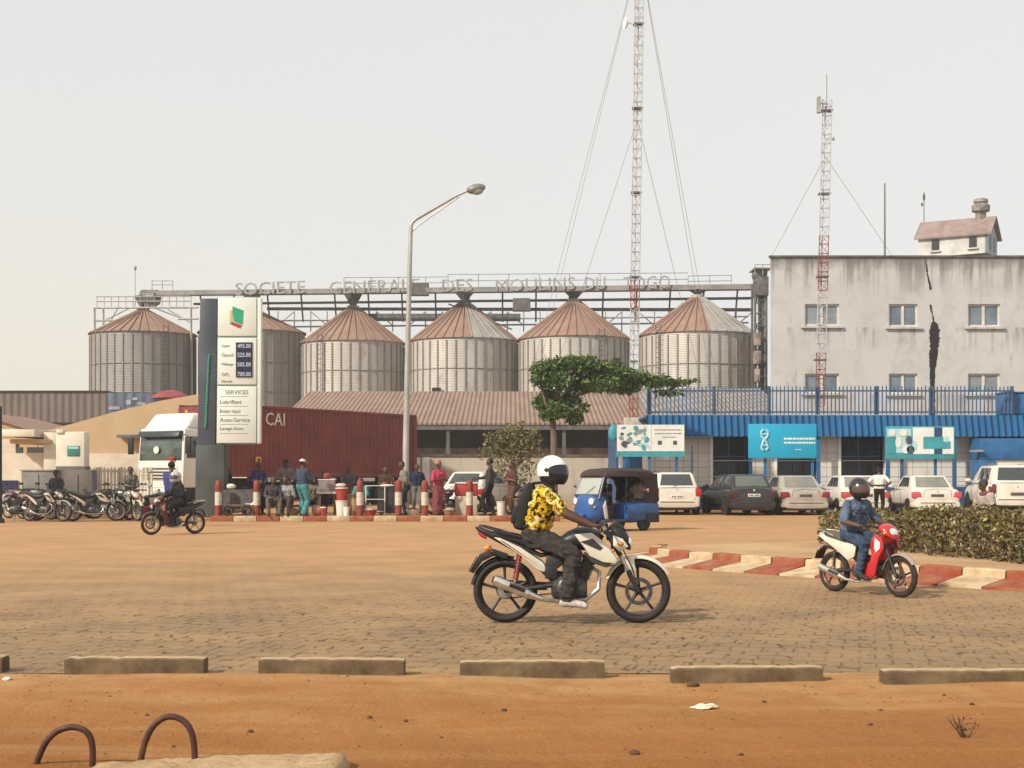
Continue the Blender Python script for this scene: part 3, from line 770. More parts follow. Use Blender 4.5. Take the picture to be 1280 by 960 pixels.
m = MB().use(DST); m.box2(XX(366, 86), XX(975, 86), Za+0.05, Za+0.2, HH(531, Za)-.28, HH(531, Za)-.02); m.build('eaves_beam', t, smooth=False)
for px in (430, 560, 640, 705, 770):
    m = MB().use(DST); m.box((XX(px, Za+.2), Za+.3, 2.1), (0.2, 0.2, 4.2)); m.build('post', t, smooth=False)
m = MB().use(mat('pale dusty boards', (0.16,0.12,0.095), 0.9, var=0.6, scale=1.5)); m.box2(XX(515, Za+1.6), XX(790, Za+1.6), Za+1.4, Za+1.8, 0, HH(560, Za+1.6)); m.build('low_partition', t, smooth=False)

# boundary wall
k = NT('pale boundary wall', 0.9, 0.15); xyz = k.sep()
c = k.mix(k.mask(k.noise(0.6, 7), 0.35, 0.7), (0.46,0.41,0.33), (0.38,0.32,0.25))
c = k.mix(k.math('MULTIPLY', k.mask(k.math('ADD', xyz[2], k.noise(1.5, 5)), 1.15, 0.6), 0.6), c, (0.30,0.19,0.11))
c = k.mix(k.math('MULTIPLY', k.mask(k.noise(1.6, 5, k.coord((1.5,1,0.15))), 0.55, 0.75), 0.5), c, (0.22,0.18,0.14)); k.base(c); k.bump(k.noise(6, 6), 0.3); WALLM = k.m
t = thing('boundary_wall', 'pale plastered boundary wall behind the woman in pink and the roadside tree', 'wall')
Z = 66.0
m = MB().use(WALLM); m.box2(XX(505, Z), XX(806, Z), Z, Z+0.25, -0.02, HH(571, Z)); m.build('wall', t, smooth=False)
m = MB().use(mat('brown wall coping', (0.12,0.085,0.065), 0.9, var=0.5, scale=2)); m.box2(XX(505, Z), XX(806, Z), Z-.05, Z+.3, HH(571, Z)+.003, HH(568, Z)); m.build('coping', t, smooth=False)
for px in (521, 533): 
    m = MB().use(WHT); m.box2(XX(px-5, Z), XX(px+4, Z), Z-.12, Z-.003, 0, HH(572, Z)); m.build('pillar', t, smooth=False)

# ------------------------------------------------------------------ tan warehouse and grey shed at the left
TAN = mat('tan rendered gable', (0.47,0.335,0.195), 0.9, col2=(0.41,0.285,0.165), scale=0.4, bump=0.2)
Z = 74.0
t = thing('tan_warehouse', 'big tan gable fronted warehouse behind the white truck cab', 'warehouse')
g = [(48,600),(322,600),(322,505),(268,489),(200,501),(150,513),(100,527),(48,541)]
m = MB().use(TAN); m.prism([(XX(a, Z), HH(b, Z)) for a, b in g], (0,Z,0), (1,0,0), (0,0,1), (0,12,0)); m.build('wall', t, smooth=False)
m = MB().use(mat('white plinth band', (0.60,0.53,0.42), 0.9, var=0.2, scale=0.8)); m.box2(XX(104, Z), XX(322, Z), Z-.25, Z-.004, 0, HH(567, Z)); m.build('plinth', t, smooth=False)
m = MB().use(DST); m.box2(XX(147, Z-.6), XX(182, Z-.6), Z-.8, Z-.004, HH(547, Z-.6), HH(543.5, Z-.6)); m.build('ledge', t, smooth=False)
t = thing('tan_warehouse', 'second tan gable cut off by the left picture edge', 'warehouse')
g = [(-120,600),(46.5,600),(46.5,540),(30,535),(0,526),(-60,512),(-120,526)]
m = MB().use(TAN); m.prism([(XX(a, 75), HH(b, 75)) for a, b in g], (0,75,0), (1,0,0), (0,0,1), (0,12,0)); m.build('wall', t, smooth=False)
m = MB().use(ROOFRUST); m.prism([(XX(a, 75), HH(b, 75)) for a, b in ((46.5,540),(30,535),(0,526),(-60,512),(-60,511),(0,525),(30,534),(46.5,538.5))], (0,74.8,0), (1,0,0), (0,0,1), (0,12.2,0)); m.build('roof', t, smooth=False)
GW = corrugated('grey brown sheet wall', (0.185,0.150,0.130), (0.155,0.125,0.108), (0.12,0.095,0.08), 0.5)
t = thing('grey_warehouse', 'long grey brown sheet warehouse with a dark roof edge, far left', 'warehouse')
Z = 96.0
m = MB().use(GW); m.box2(XX(-160, Z), XX(133, Z), Z, Z+14, 0, HH(490, Z)); m.build('wall', t, smooth=False)
m = MB().use(BLK); m.box2(XX(-160, Z), XX(134, Z), Z-.1, Z+14, HH(490, Z)+.003, HH(488.3, Z)); m.build('roof_edge', t, smooth=False)
m = MB().use(mat('dark doorway', (0.02,0.017,0.016), 0.9)); m.box2(XX(8, Z), XX(104, Z), Z-.06, Z-.003, 0, HH(528, Z)); m.build('gap_sheet', t, smooth=False)  # black sheet put here to show as the dark gap between roofs
t = thing('blue_shed', 'blue grey sheet shed showing between the grey warehouse and tan warehouse', 'shed')
Z = 90.0; BLS = corrugated('blue grey sheet', (0.12,0.14,0.20), (0.10,0.115,0.165), (0.26,0.27,0.30), 0.6)
m = MB().use(BLS); m.box2(XX(134, Z), XX(192, Z), Z, Z+4, 0, HH(491, Z)); m.build('wall', t, smooth=False)
m = MB().use(mat('pale shed panel', (0.34,0.34,0.38), 0.7, var=0.4, scale=1));
for a, b, c, d in ((136,150,508,512),(158,164,500,506),(166,172,497,500),(172,182,503,506)): MB().use(m.cur_mat()).box2(XX(a, Z), XX(b, Z), Z-.05, Z-.003, HH(d, Z), HH(c, Z)).build('panel', t, smooth=False)
t = thing('red_canopy', 'red awning roof above the tan warehouse slope', 'awning', (XX(213, 88), 88, 0))
m = MB().use(mat('red awning cloth', (0.28,0.060,0.065), 0.8, var=0.3, scale=1)); w = XX(236, 88)-XX(213, 88)
m.lathe([(w*1.05, HH(498, 88)), (w*1.0, HH(495, 88)), (w*.55, HH(489.5, 88)), (0.05, HH(487.5, 88))], n=9); m.build('cloth', t)
m = MB().use(DST); m.cyl((0,0,0), (0,0,HH(490,88)), 0.08); m.build('pole', t)
# ------------------------------------------------------------------ blue bank building
BLU = corrugated('blue corrugated canopy', (0.016,0.105,0.25), (0.013,0.090,0.21), (0.035,0.10,0.19), 0.26)
BLP = mat('blue steel paint', (0.020,0.115,0.275), 0.5, var=0.3, scale=2)
BLD = mat('dark blue plinth', (0.025,0.08,0.19), 0.7, var=0.4, scale=2)
k = NT('pale wall tiles', 0.5, 0.3)
br = k.n('TexBrick'); br.offset = 0.0; br.inputs['Scale'].default_value = 1.0; br.inputs['Brick Width'].default_value = 0.58; br.inputs['Row Height'].default_value = 0.58; br.inputs['Mortar Size'].default_value = 0.012
br.inputs['Color1'].default_value = (0.66,0.645,0.605,1); br.inputs['Color2'].default_value = (0.61,0.59,0.55,1); br.inputs['Mortar'].default_value = (0.28,0.27,0.25,1)
k.l(k.coord(rot=(R(90),0,0)), br.inputs['Vector']); k.base(k.mix(k.math('MULTIPLY', k.mask(k.noise(0.8, 6), 0.45, 0.75), 0.4), br.outputs[0], (0.36,0.30,0.24))); TILE = k.m
DGL = mat('dark shopfront glass', (0.012,0.018,0.022), 0.18, spec=0.5, var=0.6, scale=0.7)
t = thing('bank_building', 'low blue and white bank building with a blue corrugated canopy behind the parked cars', 'building')
Z = 57.0
pan = [(806,891),(937,971),(1022,1051),(1106,1222)]
zt = 3.35
for a, b in pan:
    m = MB().use(TILE); m.box2(XX(a, Z), XX(b, Z), Z, Z+0.3, 0.95, zt); m.build('tiled_wall', t, smooth=False)
    m = MB().use(BLD); m.box2(XX(a, Z), XX(b, Z), Z-.03, Z+0.3, 0, 0.947); m.build('plinth', t, smooth=False)
    if b-a < 200:
        m = MB().use(WHT); m.box2(XX(b, Z)-.12, XX(b, Z)-.003, Z-.08, Z-.033, 0.95, zt); m.build('wall_trim', t, smooth=False)
ops = [(891,937),(971,1022),(1051,1106),(1222,1420),(768,806)]
for a, b in ops[:3]:
    m = MB().use(DGL); m.box2(XX(a, Z)+.003, XX(b, Z)-.003, Z+0.8, Z+0.84, 0, zt); o = m.build('shopfront', t, smooth=False)
    m = MB().use(BLP); xm = (XX(a, Z)+XX(b, Z))/2
    for x in (XX(a, Z)+.06, xm, XX(b, Z)-.06): m.box2(x-.035, x+.035, Z+.72, Z+.797, 0, zt)
    m.box2(XX(a, Z), XX(b, Z), Z+.70, Z+.718, 2.15, 2.22); m.build('mullions', o, smooth=False)
m = MB().use(mat('pale grey blind', (0.25,0.25,0.24), 0.8, var=0.6, scale=1.2)); m.box2(XX(991, Z), XX(998, Z), Z+.85, Z+.87, 1.2, 2.2); m.build('blind', t, smooth=False)  # pale mottled blind behind the shopfront glass
m = MB().use(BLP); m.box2(XX(1222, Z), XX(1440, Z), Z, Z+.3, 2.0, zt); m.build('blue_fascia', t, smooth=False)
m = MB().use(TILE); m.box2(XX(1222, Z)+.003, XX(1440, Z), Z+.1, Z+.28, 0, 1.997); m.build('tiled_wall', t, smooth=False)
m = MB().use(BLP); m.box2(XX(780, Z), XX(803, Z), Z+.1, Z+.3, 0, zt); m.build('blue_door', t, smooth=False)
for px in (776, 806):
    m = MB().use(WHT); m.lathe([(.16,0),(.16,.3),(.12,.35),(.12,2.4),(.17,2.5),(.17,2.7)], o=(XX(px, Z)-.0, Z-.35, 0), n=12); m.build('column', t)
# body behind, up to under the terrace
m = MB().use(BLD); m.box2(XX(768, 62), XX(1500, 62), 61, 66, 0, 3.6); m.build('back_wall', t, smooth=False)
# canopy: corrugated fascia built as real folds
Zc = 56.1
m = MB().use(BLU); xa, xb = XX(808, Zc), XX(1420, Zc); y1, y0 = HH(518.5, Zc), HH(545, Zc)
n = int((xb-xa)/0.13); pts = []
for i in range(n+1):
    x = xa + (xb-xa)*i/n; d = 0.04 if (i % 2) else 0.0
    pts.append((x, d))
m.loops([[Vector((x, Zc+d, y0-(0.03 if d else 0))) for x, d in pts], [Vector((x, Zc+d+0.25, y1)) for x, d in pts]], cap=False, closed=False)
m.build('canopy_fascia', t, smooth=False, fix=False)
m = MB().use(BLU); m.hexa([(xa,Zc+.27,y1-.12),(xb,Zc+.27,y1-.12),(xb,Zc+7,y1-.10),(xa,Zc+7,y1-.10)], [(xa,Zc+.27,y1-.03),(xb,Zc+.27,y1-.03),(xb,Zc+7,y1-.0),(xa,Zc+7,y1-.0)]); m.build('canopy_roof', t, smooth=False)
m = MB().use(BLD); m.box2(xa, xb, Zc+.3, Zc+1.6, y0+.02, y0+.10); m.build('soffit', t, smooth=False)
for px in (1023, 1193, 938, 1110):
    m = MB().use(BLP); m.box((XX(px, Zc+.2), Zc+.2, (y0)/2), (.14, .14, y0)); m.build('canopy_post', t, smooth=False)
m = MB().use(LST); m.box2(XX(1212, 55.5), XX(1226, 55.5), 55.2, 55.5, HH(565, 55.5), HH(562.5, 55.5)); m.build('wall_lamp', t, smooth=False)

# terrace railing above the canopy
def fence(name, label, cat, px0, px1, yt, yb, Zf, step, rb, m_, rails, posts):
    t = thing(name, label, cat)
    m = MB().use(m_)
    for px in np.arange(px0, px1, step):
        x = XX(px, Zf); m.box2(x-rb, x+rb, Zf-rb, Zf+rb, HH(yb, Zf), HH(yt, Zf)+random.uniform(-.03,.03))
    m.build('bars', t, smooth=False)
    for y in rails:
        m = MB().use(m_); m.box2(XX(px0, Zf), XX(px1, Zf), Zf+rb+.001, Zf+rb+.04, HH(y, Zf)-.03, HH(y, Zf)+.03); m.build('rail', t, smooth=False)
    for px in posts:
        m = MB().use(m_); x = XX(px, Zf); m.box2(x-.06, x+.06, Zf+rb+.045, Zf+rb+.14, HH(yb, Zf), HH(yt, Zf)+.02); m.build('post', t, smooth=False)
    return t
RAILM = mat('grey blue railing', (0.055,0.115,0.205), 0.55, var=0.35, scale=2)
fence('terrace_railing', 'tall blue bar railing running along the top of the blue canopy', 'railing', 809, 1268, 483, 518, 56.6, 4.9, 0.022, RAILM, (488.5, 515), (812, 893, 962, 1022, 1096, 1166, 1266))
t = thing('water_tank', 'blue box tank on the terrace at the right edge of the picture', 'tank', (XX(1285, 57.2), 57.2, HH(518, 56.6)))
m = MB().use(BLP); w = 2.1; m.box((0,0.3,0.44), (w, 1.1, 0.88)); m.build('body', t, bevel=0.08)
m = MB().use(BLP); m.box((0,0.3,0.91), (w*1.03, 1.15, 0.06)); m.build('lid', t, bevel=0.02)
# thin wire fence before the shopfronts
t = thing('wire_fence', 'thin blue post and wire fence standing behind the parked cars', 'fence')
Zf = 55.2
for px in (845, 865, 957, 1128, 1169, 1193):
    m = MB().use(mat('fence post blue', (0.03,0.075,0.13), 0.6)); m.box((XX(px, Zf), Zf, 1.3), (.07, .07, 2.6)); m.build('post', t, smooth=False)
m = MB().use(mat('fence wire', (0.16,0.16,0.16), 0.6))
for y in (576, 596, 607): m.path([(XX(808, Zf), Zf, HH(y, Zf)), (XX(1225, Zf), Zf, HH(y, Zf))], 0.014, 4)
m.build('wires', t, smooth=False)

# ------------------------------------------------------------------ sign boards
TEAL = mat('teal print', (0.04,0.27,0.31), 0.5, var=0.2, scale=2)
AQUA = mat('bright blue sign face', (0.012,0.26,0.47), 0.45, col2=(0.01,0.33,0.50), scale=0.6)
LTQ = mat('light aqua print', (0.35,0.55,0.58), 0.5)
SGW = mat('sign white', (0.66,0.65,0.60), 0.5, var=0.1, scale=2)
SGD = mat('sign dark print', (0.05,0.07,0.09), 0.5)
SGG = mat('sign grey print', (0.22,0.23,0.24), 0.6)
Zs = 52.5
def S(px, py, d=0.0): v = P(px, py, Zs); v.y -= d; return v
def plate(m, x0, x1, y0, y1, d=0.0, th=0.02):
    m.box2(XX(x0, Zs), XX(x1, Zs), Zs-d-th, Zs-d, HH(y1, Zs), HH(y0, Zs))
def shape(m, pts, d, th=0.006): m.prism([(XX(a, Zs), HH(b, Zs)) for a, b in pts], (0, Zs-d, 0), (1,0,0), (0,0,1), (0,-th,0))
t = thing('sign_board', 'white billboard with teal leafy photograph and printed lines, left of the parked cars', 'billboard')
m = MB().use(SGW); plate(m, 771, 813.8, 531, 564, 0.03, .05); m.build('photo_panel', t, smooth=False)
r = random.Random(5)
for i in range(26):
    cx, cy = r.uniform(775, 809), r.uniform(535, 560); a = r.uniform(0, 3.1); L = r.uniform(2.5, 7); w = r.uniform(1.2, 3.2)
    pts = [(cx+math.cos(b)*L*math.cos(a)-math.sin(b)*w*math.sin(a), cy+math.cos(b)*L*math.sin(a)*.8+math.sin(b)*w*math.cos(a)) for b in (0,.9,1.9,math.pi,4.1,5.2)]
    pts = [(min(813, max(772, a)), min(563, max(532, b))) for a, b in pts]
    m = MB().use([TEAL, LTQ, SGG, TEAL, SGD][i % 5]); shape(m, pts, 0.0802+i*0.0012, 0.001); m.build('print_blob', t, smooth=False)
m = MB().use(SGW); plate(m, 814.2, 855, 531, 564, 0.03, .05); m.build('text_panel', t, smooth=False)
def scrawl(t, x0, x1, y, h, mt, d, sd=1, z=None):
    """a line of print too small to read: word-long dashes"""
    r = random.Random(sd); m = MB().use(mt); x = x0
    while x < x1-1:
        w = min(r.uniform(2, 6), x1-x); 
        plate(m, x, x+w, y-h/2+r.uniform(-.15,.15), y+h/2, d, .003); x += w+0.8
    return m.build('print_line', t, smooth=False)
for i, (y, a, b) in enumerate(((537.5,818,852),(542,818,852),(546.5,828,845))): scrawl(t, a, b, y, 1.5, SGG, 0.081, i)
for a in (822, 841):
    m = MB().use(SGD); plate(m, a, a+5, 551, 556, 0.081, .004); m.build('print_square', t, smooth=False)
m = MB().use(TEAL); plate(m, 769.5, 855.5, 564.3, 571, 0.02, .07); m.build('bottom_band', t, smooth=False)
m = MB().use(TEAL); m.ell(S(767, 541, -.05), (.2, .12, .32), 10, 6); m.build('lamp', t)
for px in (780, 812, 846):
    m = MB().use(BLP); m.box((XX(px, Zs), Zs+.05, HH(531, Zs)/2), (.09, .09, HH(531, Zs))); m.build('post', t, smooth=False)
t = thing('sign_board', 'plain bright blue bank sign with a pale knot emblem and two white lines', 'billboard')
m = MB().use(AQUA); plate(m, 935, 1020, 530, 573, 0.0, .12); m.build('panel', t, bevel=0.02)
m = MB().use(LTQ)
for s in (-1, 1):
    m.path([S(955+s*1.5, 537, .13), S(955+s*4.5, 540, .13), S(955+s*4, 545, .13), S(955-s*1, 551, .13), S(955-s*3, 556, .13), S(955-s*4.2, 560, .13), S(955-s*1.5, 563, .13)], 0.045, 5)
m.path([S(952, 543, .13), S(958, 543, .13)], .035, 5); m.path([S(951, 557, .13), S(959, 557, .13)], .035, 5); m.build('emblem', t)
scrawl(t, 979, 1018, 548.5, 2.4, SGW, .121, 11); scrawl(t, 979, 1018, 553.5, 2.2, SGW, .121, 12); scrawl(t, 993, 1001, 562, 1.2, LTQ, .121, 13)
for px in (957, 1016):
    m = MB().use(BLP); m.box((XX(px, Zs), Zs+.08, HH(571, Zs)/2), (.1, .1, HH(571, Zs))); m.build('post', t, smooth=False)
t = thing('sign_board', 'teal sign with white panels and figures, over the rightmost white sedan', 'billboard')
m = MB().use(TEAL); plate(m, 1106, 1192.5, 533, 574, 0.0, .1); m.build('panel', t, bevel=0.02)
for i, (a, b, c, d, mm) in enumerate(((1108,1138,536,566,LTQ),(1140,1166.5,534.5,567.5,SGW),(1177,1191,534.5,567.5,SGW),(1167,1176.5,534.5,567.5,mat('navy print', (0.02,0.05,0.12), 0.5)),(1108,1119,546,567,TEAL))):
    m = MB().use(mm); plate(m, a, b, c, d, .101+.002*i, .002); m.build('print_panel', t, smooth=False)
m = MB().use(TEAL); plate(m, 1153, 1178, 546, 561, .115, .004); m.build('print_panel', t, smooth=False)
m = MB().use(TEAL); plate(m, 1178.2, 1187, 552, 561, .115, .004); m.build('print_panel', t, smooth=False)
for cx, cy, w, h, mm in ((1114,541,4.5,4.5,SGW),(1128,541,5,4.5,SGW),(1122,553,4,7,SGW),(1135,550,4,5.5,SGD),(1137,562,5,5,SGD),(1131,562,4,5,SGW),(1142,557,3,6,LTQ),(1182,549,3,4,LTQ)):
    m = MB().use(mm); shape(m, [(cx+w*math.cos(a), cy+h*math.sin(a)) for a in np.linspace(0, 2*math.pi, 13)[:-1]], .1205, .004); m.build('print_figure', t, smooth=False)
for px in (1128, 1170):
    m = MB().use(BLD); m.box((XX(px, Zs), Zs+.08, HH(571, Zs)/2), (.09, .09, HH(571, Zs))); m.build('post', t, smooth=False)
t = thing('gate_booth', 'blue booth with a pale window by the white off-road car at the right edge', 'booth')
Zb2 = 55.4
m = MB().use(BLP); m.box2(XX(1224, Zb2), XX(1400, Zb2), Zb2, Zb2+1.2, HH(575, Zb2), HH(548, Zb2)); m.build('fascia', t, bevel=0.04)
m = MB().use(BLP); m.box2(XX(1224, Zb2), XX(1245, Zb2), Zb2, Zb2+1.2, 0, HH(575, Zb2)-.003); m.build('side_panel', t, bevel=0.02)
m = MB().use(SGW); m.box2(XX(1245, Zb2)+.003, XX(1400, Zb2), Zb2+.1, Zb2+.2, .9, HH(575, Zb2)-.003); m.build('window', t, smooth=False)
m = MB().use(BLD); m.box2(XX(1245, Zb2)+.003, XX(1400, Zb2), Zb2+.05, Zb2+.25, 0, .897); m.build('base', t, smooth=False)

# ------------------------------------------------------------------ lattice masts
MW = mat('mast white', (0.44,0.43,0.415), 0.55, var=0.2, scale=3)
MR = mat('mast red', (0.27,0.065,0.05), 0.55, var=0.35, scale=3)
WIRE = mat('guy wire', (0.35,0.35,0.34), 0.5)
def mast(label, loc, H, w, bands, top_tilt, seg, guys, tube=0.023):
    t = thing('lattice_mast', label, 'mast', loc)
    def at(h): return Vector((top_tilt*h/H, 0, h))
    cor = [Vector((-w/2, -w*.29, 0)), Vector((w/2, -w*.29, 0)), Vector((0, w*.58, 0))]
    for h0, h1, mt_ in bands:
        m = MB().use(mt_)
        for c in cor: m.path([at(h0)+c, at(h1)+c], tube, 5)
        h = h0; i = 0
        while h < h1-0.05:
            h2 = min(h+seg, h1)
            for a in range(3):
                b = (a+1) % 3
                m.path([at(h)+cor[a], at(h)+cor[b]], tube*.6, 4)
                m.path([at(h)+cor[a], at(h2)+cor[b]] if i % 2 else [at(h)+cor[b], at(h2)+cor[a]], tube*.5, 4)
            h = h2; i += 1
        m.build('lattice_section', t, smooth=False)
    h = seg*6
    while h < H:
        m = MB().use(DST); m.box(at(h)+Vector((0, .05, 0)), (w*1.25, w*.9, .07)); h += seg*9; m.build('joint_plate', t, smooth=False)
    for h, end in guys:
        m = MB().use(WIRE); m.path([at(h), Vector(end)-Vector(loc)], 0.011, 4); m.build('guy_wire', t, smooth=False)
    return t, at
Z1 = 60.0; b1 = P(791.5, 522, Z1); H1_ = HH(-70, Z1)-b1.z
dx = (799-791.5)/F*Z1*1.1
def hz(py): return HH(py, Z1)-b1.z
t, at = mast('very tall guyed lattice mast leaving the top of the picture, red at its foot', b1, H1_, 0.36, [(0, hz(478), MR), (hz(478), hz(425), MW), (hz(425), hz(385), MW), (hz(385), hz(350), MR), (hz(350), H1_, MW)], dx, 0.40,
     [(hz(-60), P(634, 624, 79.4)), (hz(-60), P(624, 625, 78.4)), (hz(150), P(642, 624, 79.2)), (hz(-60), P(913, 625, 79)), (hz(-60), P(922, 626, 78)), (hz(150), P(912, 625, 79.3))])
m = MB().use(WHT); m.lathe([(.05, 0), (.22, .04), (.24, .12)], o=at(hz(30))+Vector((-.5, -.1, 0)), axis=(-1,-.3,0), n=14); m.path([at(hz(30)), at(hz(30))+Vector((-.5, -.1, 0))], .03, 5); m.build('dish', t)
m = MB().use(mat('mast footing', (0.56,0.50,0.42), 0.9, var=0.3)); m.box((0.05,0,-.18), (0.86, .8, .34)); m.build('footing', t, smooth=False)
m = MB().use(mat('mast support wall', (0.40,0.33,0.26), 0.9, var=0.3)); m.box2(-.4, .45, -.3, .5, -b1.z, -.352); m.build('pier', t, smooth=False)
Z2 = 64.0; b2 = P(1024, 519, Z2); H2_ = HH(125, Z2)-b2.z
def hz(py): return HH(py, Z2)-b2.z
t, at = mast('shorter lattice mast with red bands in front of the concrete building', b2, H2_, 0.42, [(0, hz(508), MW), (hz(508), hz(441), MR), (hz(441), hz(363), MW), (hz(363), hz(295), MR), (hz(295), H2_, MW)], (1033.5-1024)/F*Z2, 0.42,
     [(hz(196), P(964.5, 320.5, 76.1)), (hz(196), P(1118, 324, 78))])
m = MB().use(LST); m.box(at(hz(132))+Vector((-.38, -.1, 0)), (.14, .3, .7)); m.path([at(hz(130)), at(hz(130))+Vector((-.35,-.1,0))], .03, 5); m.build('panel_antenna', t)
m = MB().use(DST); m.path([at(H2_)-Vector((0,0,.4)), at(H2_)+Vector((0,0,1.15))], .016, 5); m.build('whip_antenna', t)
m = MB().use(LST); m.ell(at(hz(174))+Vector((.32,-.1,0)), (.06,.1,.1), 8, 5); m.path([at(hz(174)), at(hz(174))+Vector((.3,-.1,0))], .02, 4); m.build('small_antenna', t)
m = MB().use(MW); m.box2(-.3, .3, -.2, .4, -b2.z, -.003); m.build('pier', t, smooth=False)

# ------------------------------------------------------------------ street lamp
Zl = 44.6
t = thing('street_lamp', 'tall single arm street lamp standing at the right end of the red trailer', 'street lamp', (XX(507, Zl), Zl, 0.16))
def l(px, py): v = P(px, py, Zl); return Vector((v.x-XX(507, Zl), 0, v.z-.16))
PL = mat('galvanised lamp pole', (0.42,0.41,0.385), 0.45, 0.4, var=0.3, scale=2, stretch=(1,1,.3))
m = MB().use(PL); m.path([(0,0,0), l(507.3,560), l(510,420), l(512.5,320), l(513.6,283)], [.105,.10,.085,.07,.066], 12); m.build('pole', t)
m = MB().use(PL); m.path([l(513.4,290), l(513.7,282), l(515.5,278), l(520,274), l(545,259.5), l(572,244), l(584,238.5)], [.06,.06,.058,.055,.05,.045,.045], 10); m.path([l(514.5,290), l(524,281), l(552,261.5), l(574,246)], .022, 6); m.build('arm', t)
hd = l(595, 236)
m = MB().use(mat('lamp housing', (0.20,0.20,0.195), 0.5, 0.3, var=0.3, scale=6)); rot = Matrix.Rotation(R(-12), 3, 'Y')
m.ell(hd, (.31, .16, .155), 18, 10, rot); m.build('lamp_head', t)
m = MB().use(mat('lamp bowl glass', (0.30,0.31,0.31), 0.15, spec=.6)); m.ell(hd+Vector((.05, -.01, -.06)), (.20, .13, .135), 16, 8, rot); m.build('lamp_bowl', t)
m = MB().use(BLK); m.box((0, -.1, .55), (.12, .03, .3)); m.build('access_door', t)

# ------------------------------------------------------------------ fuel station totem
Zt = 44.4
t = thing('station_totem', 'tall fuel station price totem with a slate column and white sign faces', 'sign', (0, 0, 0))
def T(px, py, d=0): v = P(px, py, Zt); v.y -= d; return v
SLATE = mat('slate blue cladding', (0.055,0.066,0.088), 0.5, var=0.35, scale=0.8)
SLAT2 = mat('dark green grey cladding', (0.058,0.066,0.060), 0.6, var=0.4, scale=0.9)
TW = mat('totem white', (0.62,0.64,0.585), 0.35, var=0.06, scale=1)
TGR = mat('totem green edge', (0.22,0.36,0.27), 0.4)
m = MB().use(SLATE); m.hexa([T(246.5,600,.1), T(269,600,.1), T(269,600,-.55), T(246.5,600,-.55)], [T(251,373.5,.1), T(272.5,373.5,.1), T(272.5,373.5,-.55), T(251,373.5,-.55)]); m.build('column', t, bevel=0.02)
m = MB().use(SLAT2); m.hexa([T(244.5,647,.1), T(281,647,.1), T(281,647,-.6), T(244.5,647,-.6)], [T(245.5,556,.103), T(281,556,.103), T(281,556,-.6), T(245.5,556,-.6)]); m.build('base', t, bevel=0.02)
m = MB().use(mat('totem script green', (0.05,0.36,0.16), 0.5)); pts = []
r = random.Random(2)
for i in range(70): 
    f = i/69; pts.append(T(262.2-4.5*f+(1.5 if i % 3 == 1 else -1.0 if i % 3 == 2 else 0)*r.uniform(.2,1), 443+92*f, .135))
m.path(pts, 0.022, 4); m.build('vertical_script', t)
def face(x0a, x1a, ya, x0b, x1b, yb, name, mt_, d0=.1, th=.3):
    m = MB().use(mt_); m.hexa([T(x0b,yb,d0+.02), T(x1b,yb,d0+.02), T(x1b,yb,d0-th), T(x0b,yb,d0-th)], [T(x0a,ya,d0+.02), T(x1a,ya,d0+.02), T(x1a,ya,d0-th), T(x0a,ya,d0-th)]); return m.build(name, t, bevel=0.025)
face(273.3,321.5,372.5, 273,321.5,420.5,'logo_face', TW)
face(273,321.5,422.5, 272.5,321.5,481,'price_face', TW)
face(272.5,321.5,483, 271.5,321,554,'service_face', TW)
face(271,326,371.5, 270.5,325,555.5,'backing_box', TGR, .04, .2)
face(322.3,327.5,372.5, 321.8,326.5,554.5,'edge_strip', TW, .07, .2)
LG, LR, LY = mat('emblem green', (0.012,0.25,0.12), 0.45, col2=(0.02,0.33,0.19), scale=3), mat('emblem red', (0.36,0.02,0.05), 0.45), mat('emblem yellow', (0.52,0.45,0.17), 0.5)
def tri(pts, mt_, d, name='emblem'):
    m = MB().use(mt_); m.prism([(T(a,b).x, T(a,b).z) for a, b in pts], (0, Zt-d, 0), (1,0,0), (0,0,1), (0,-.012,0)); m.build(name, t, smooth=False)
tri([(291.5,383.5),(305,388.5),(304,406.5),(293,402)], LG, .125)
tri([(288,390),(291,388),(291,402),(288,406)], LY, .125)
tri([(290.5,402.6),(303.2,407.2),(301,411),(290,406)], LR, .125)
DSP = mat('price display', (0.012,0.016,0.04), 0.25); m = MB().use(DSP)
m.box2(T(296,0).x, T(316.5,0).x, Zt-.15, Zt-.125, T(0,472).z, T(0,428.5).z); m.build('price_display', t)
DIG = mat('price digits', (0.55,0.60,0.75), 0.5); GTX = mat('totem grey lettering', (0.13,0.15,0.13), 0.6)
for y, s in ((433,'495.00'),(444,'525.00'),(456,'505.00'),(468,'700.00')):
    link('price_digits', text_mesh(s, DIG, width=16.5/F*Zt, height=5.2/F*Zt, ext=.003, at=T(306.3, y, .155)), t)
for y, s in ((433,'Super'),(444,'Gasoil'),(456,'Mélange'),(468.5,'GPL'),(477,'Pétrole')):
    link('fuel_name', text_mesh(s, GTX, height=(4.2 if y < 470 else 3.2)/F*Zt, ext=.003, at=T(278, y, .125), align='LEFT'), t)
for y, s, h, x, al in ((490.5,'SERVICES',5.0,297,'CENTER'),(502.5,'Lubrifiant',5,276,'LEFT'),(514,'Inter-taxi',4.8,276,'LEFT'),(525,'Auto-Service',5,276,'LEFT'),(536.3,'Lavage-Auto',5.4,276,'LEFT')):
    link('service_line', text_mesh(s, GTX, height=h/F*Zt, ext=.003, at=T(x, y, .125), align=al), t)
for y in (496, 508, 519.5, 530.5, 542):
    m = MB().use(GTX); m.box2(T(276,0).x, T(311,0).x, Zt-.124, Zt-.121, T(0,y+.25).z, T(0,y-.25).z); m.build('divider_line', t, smooth=False)
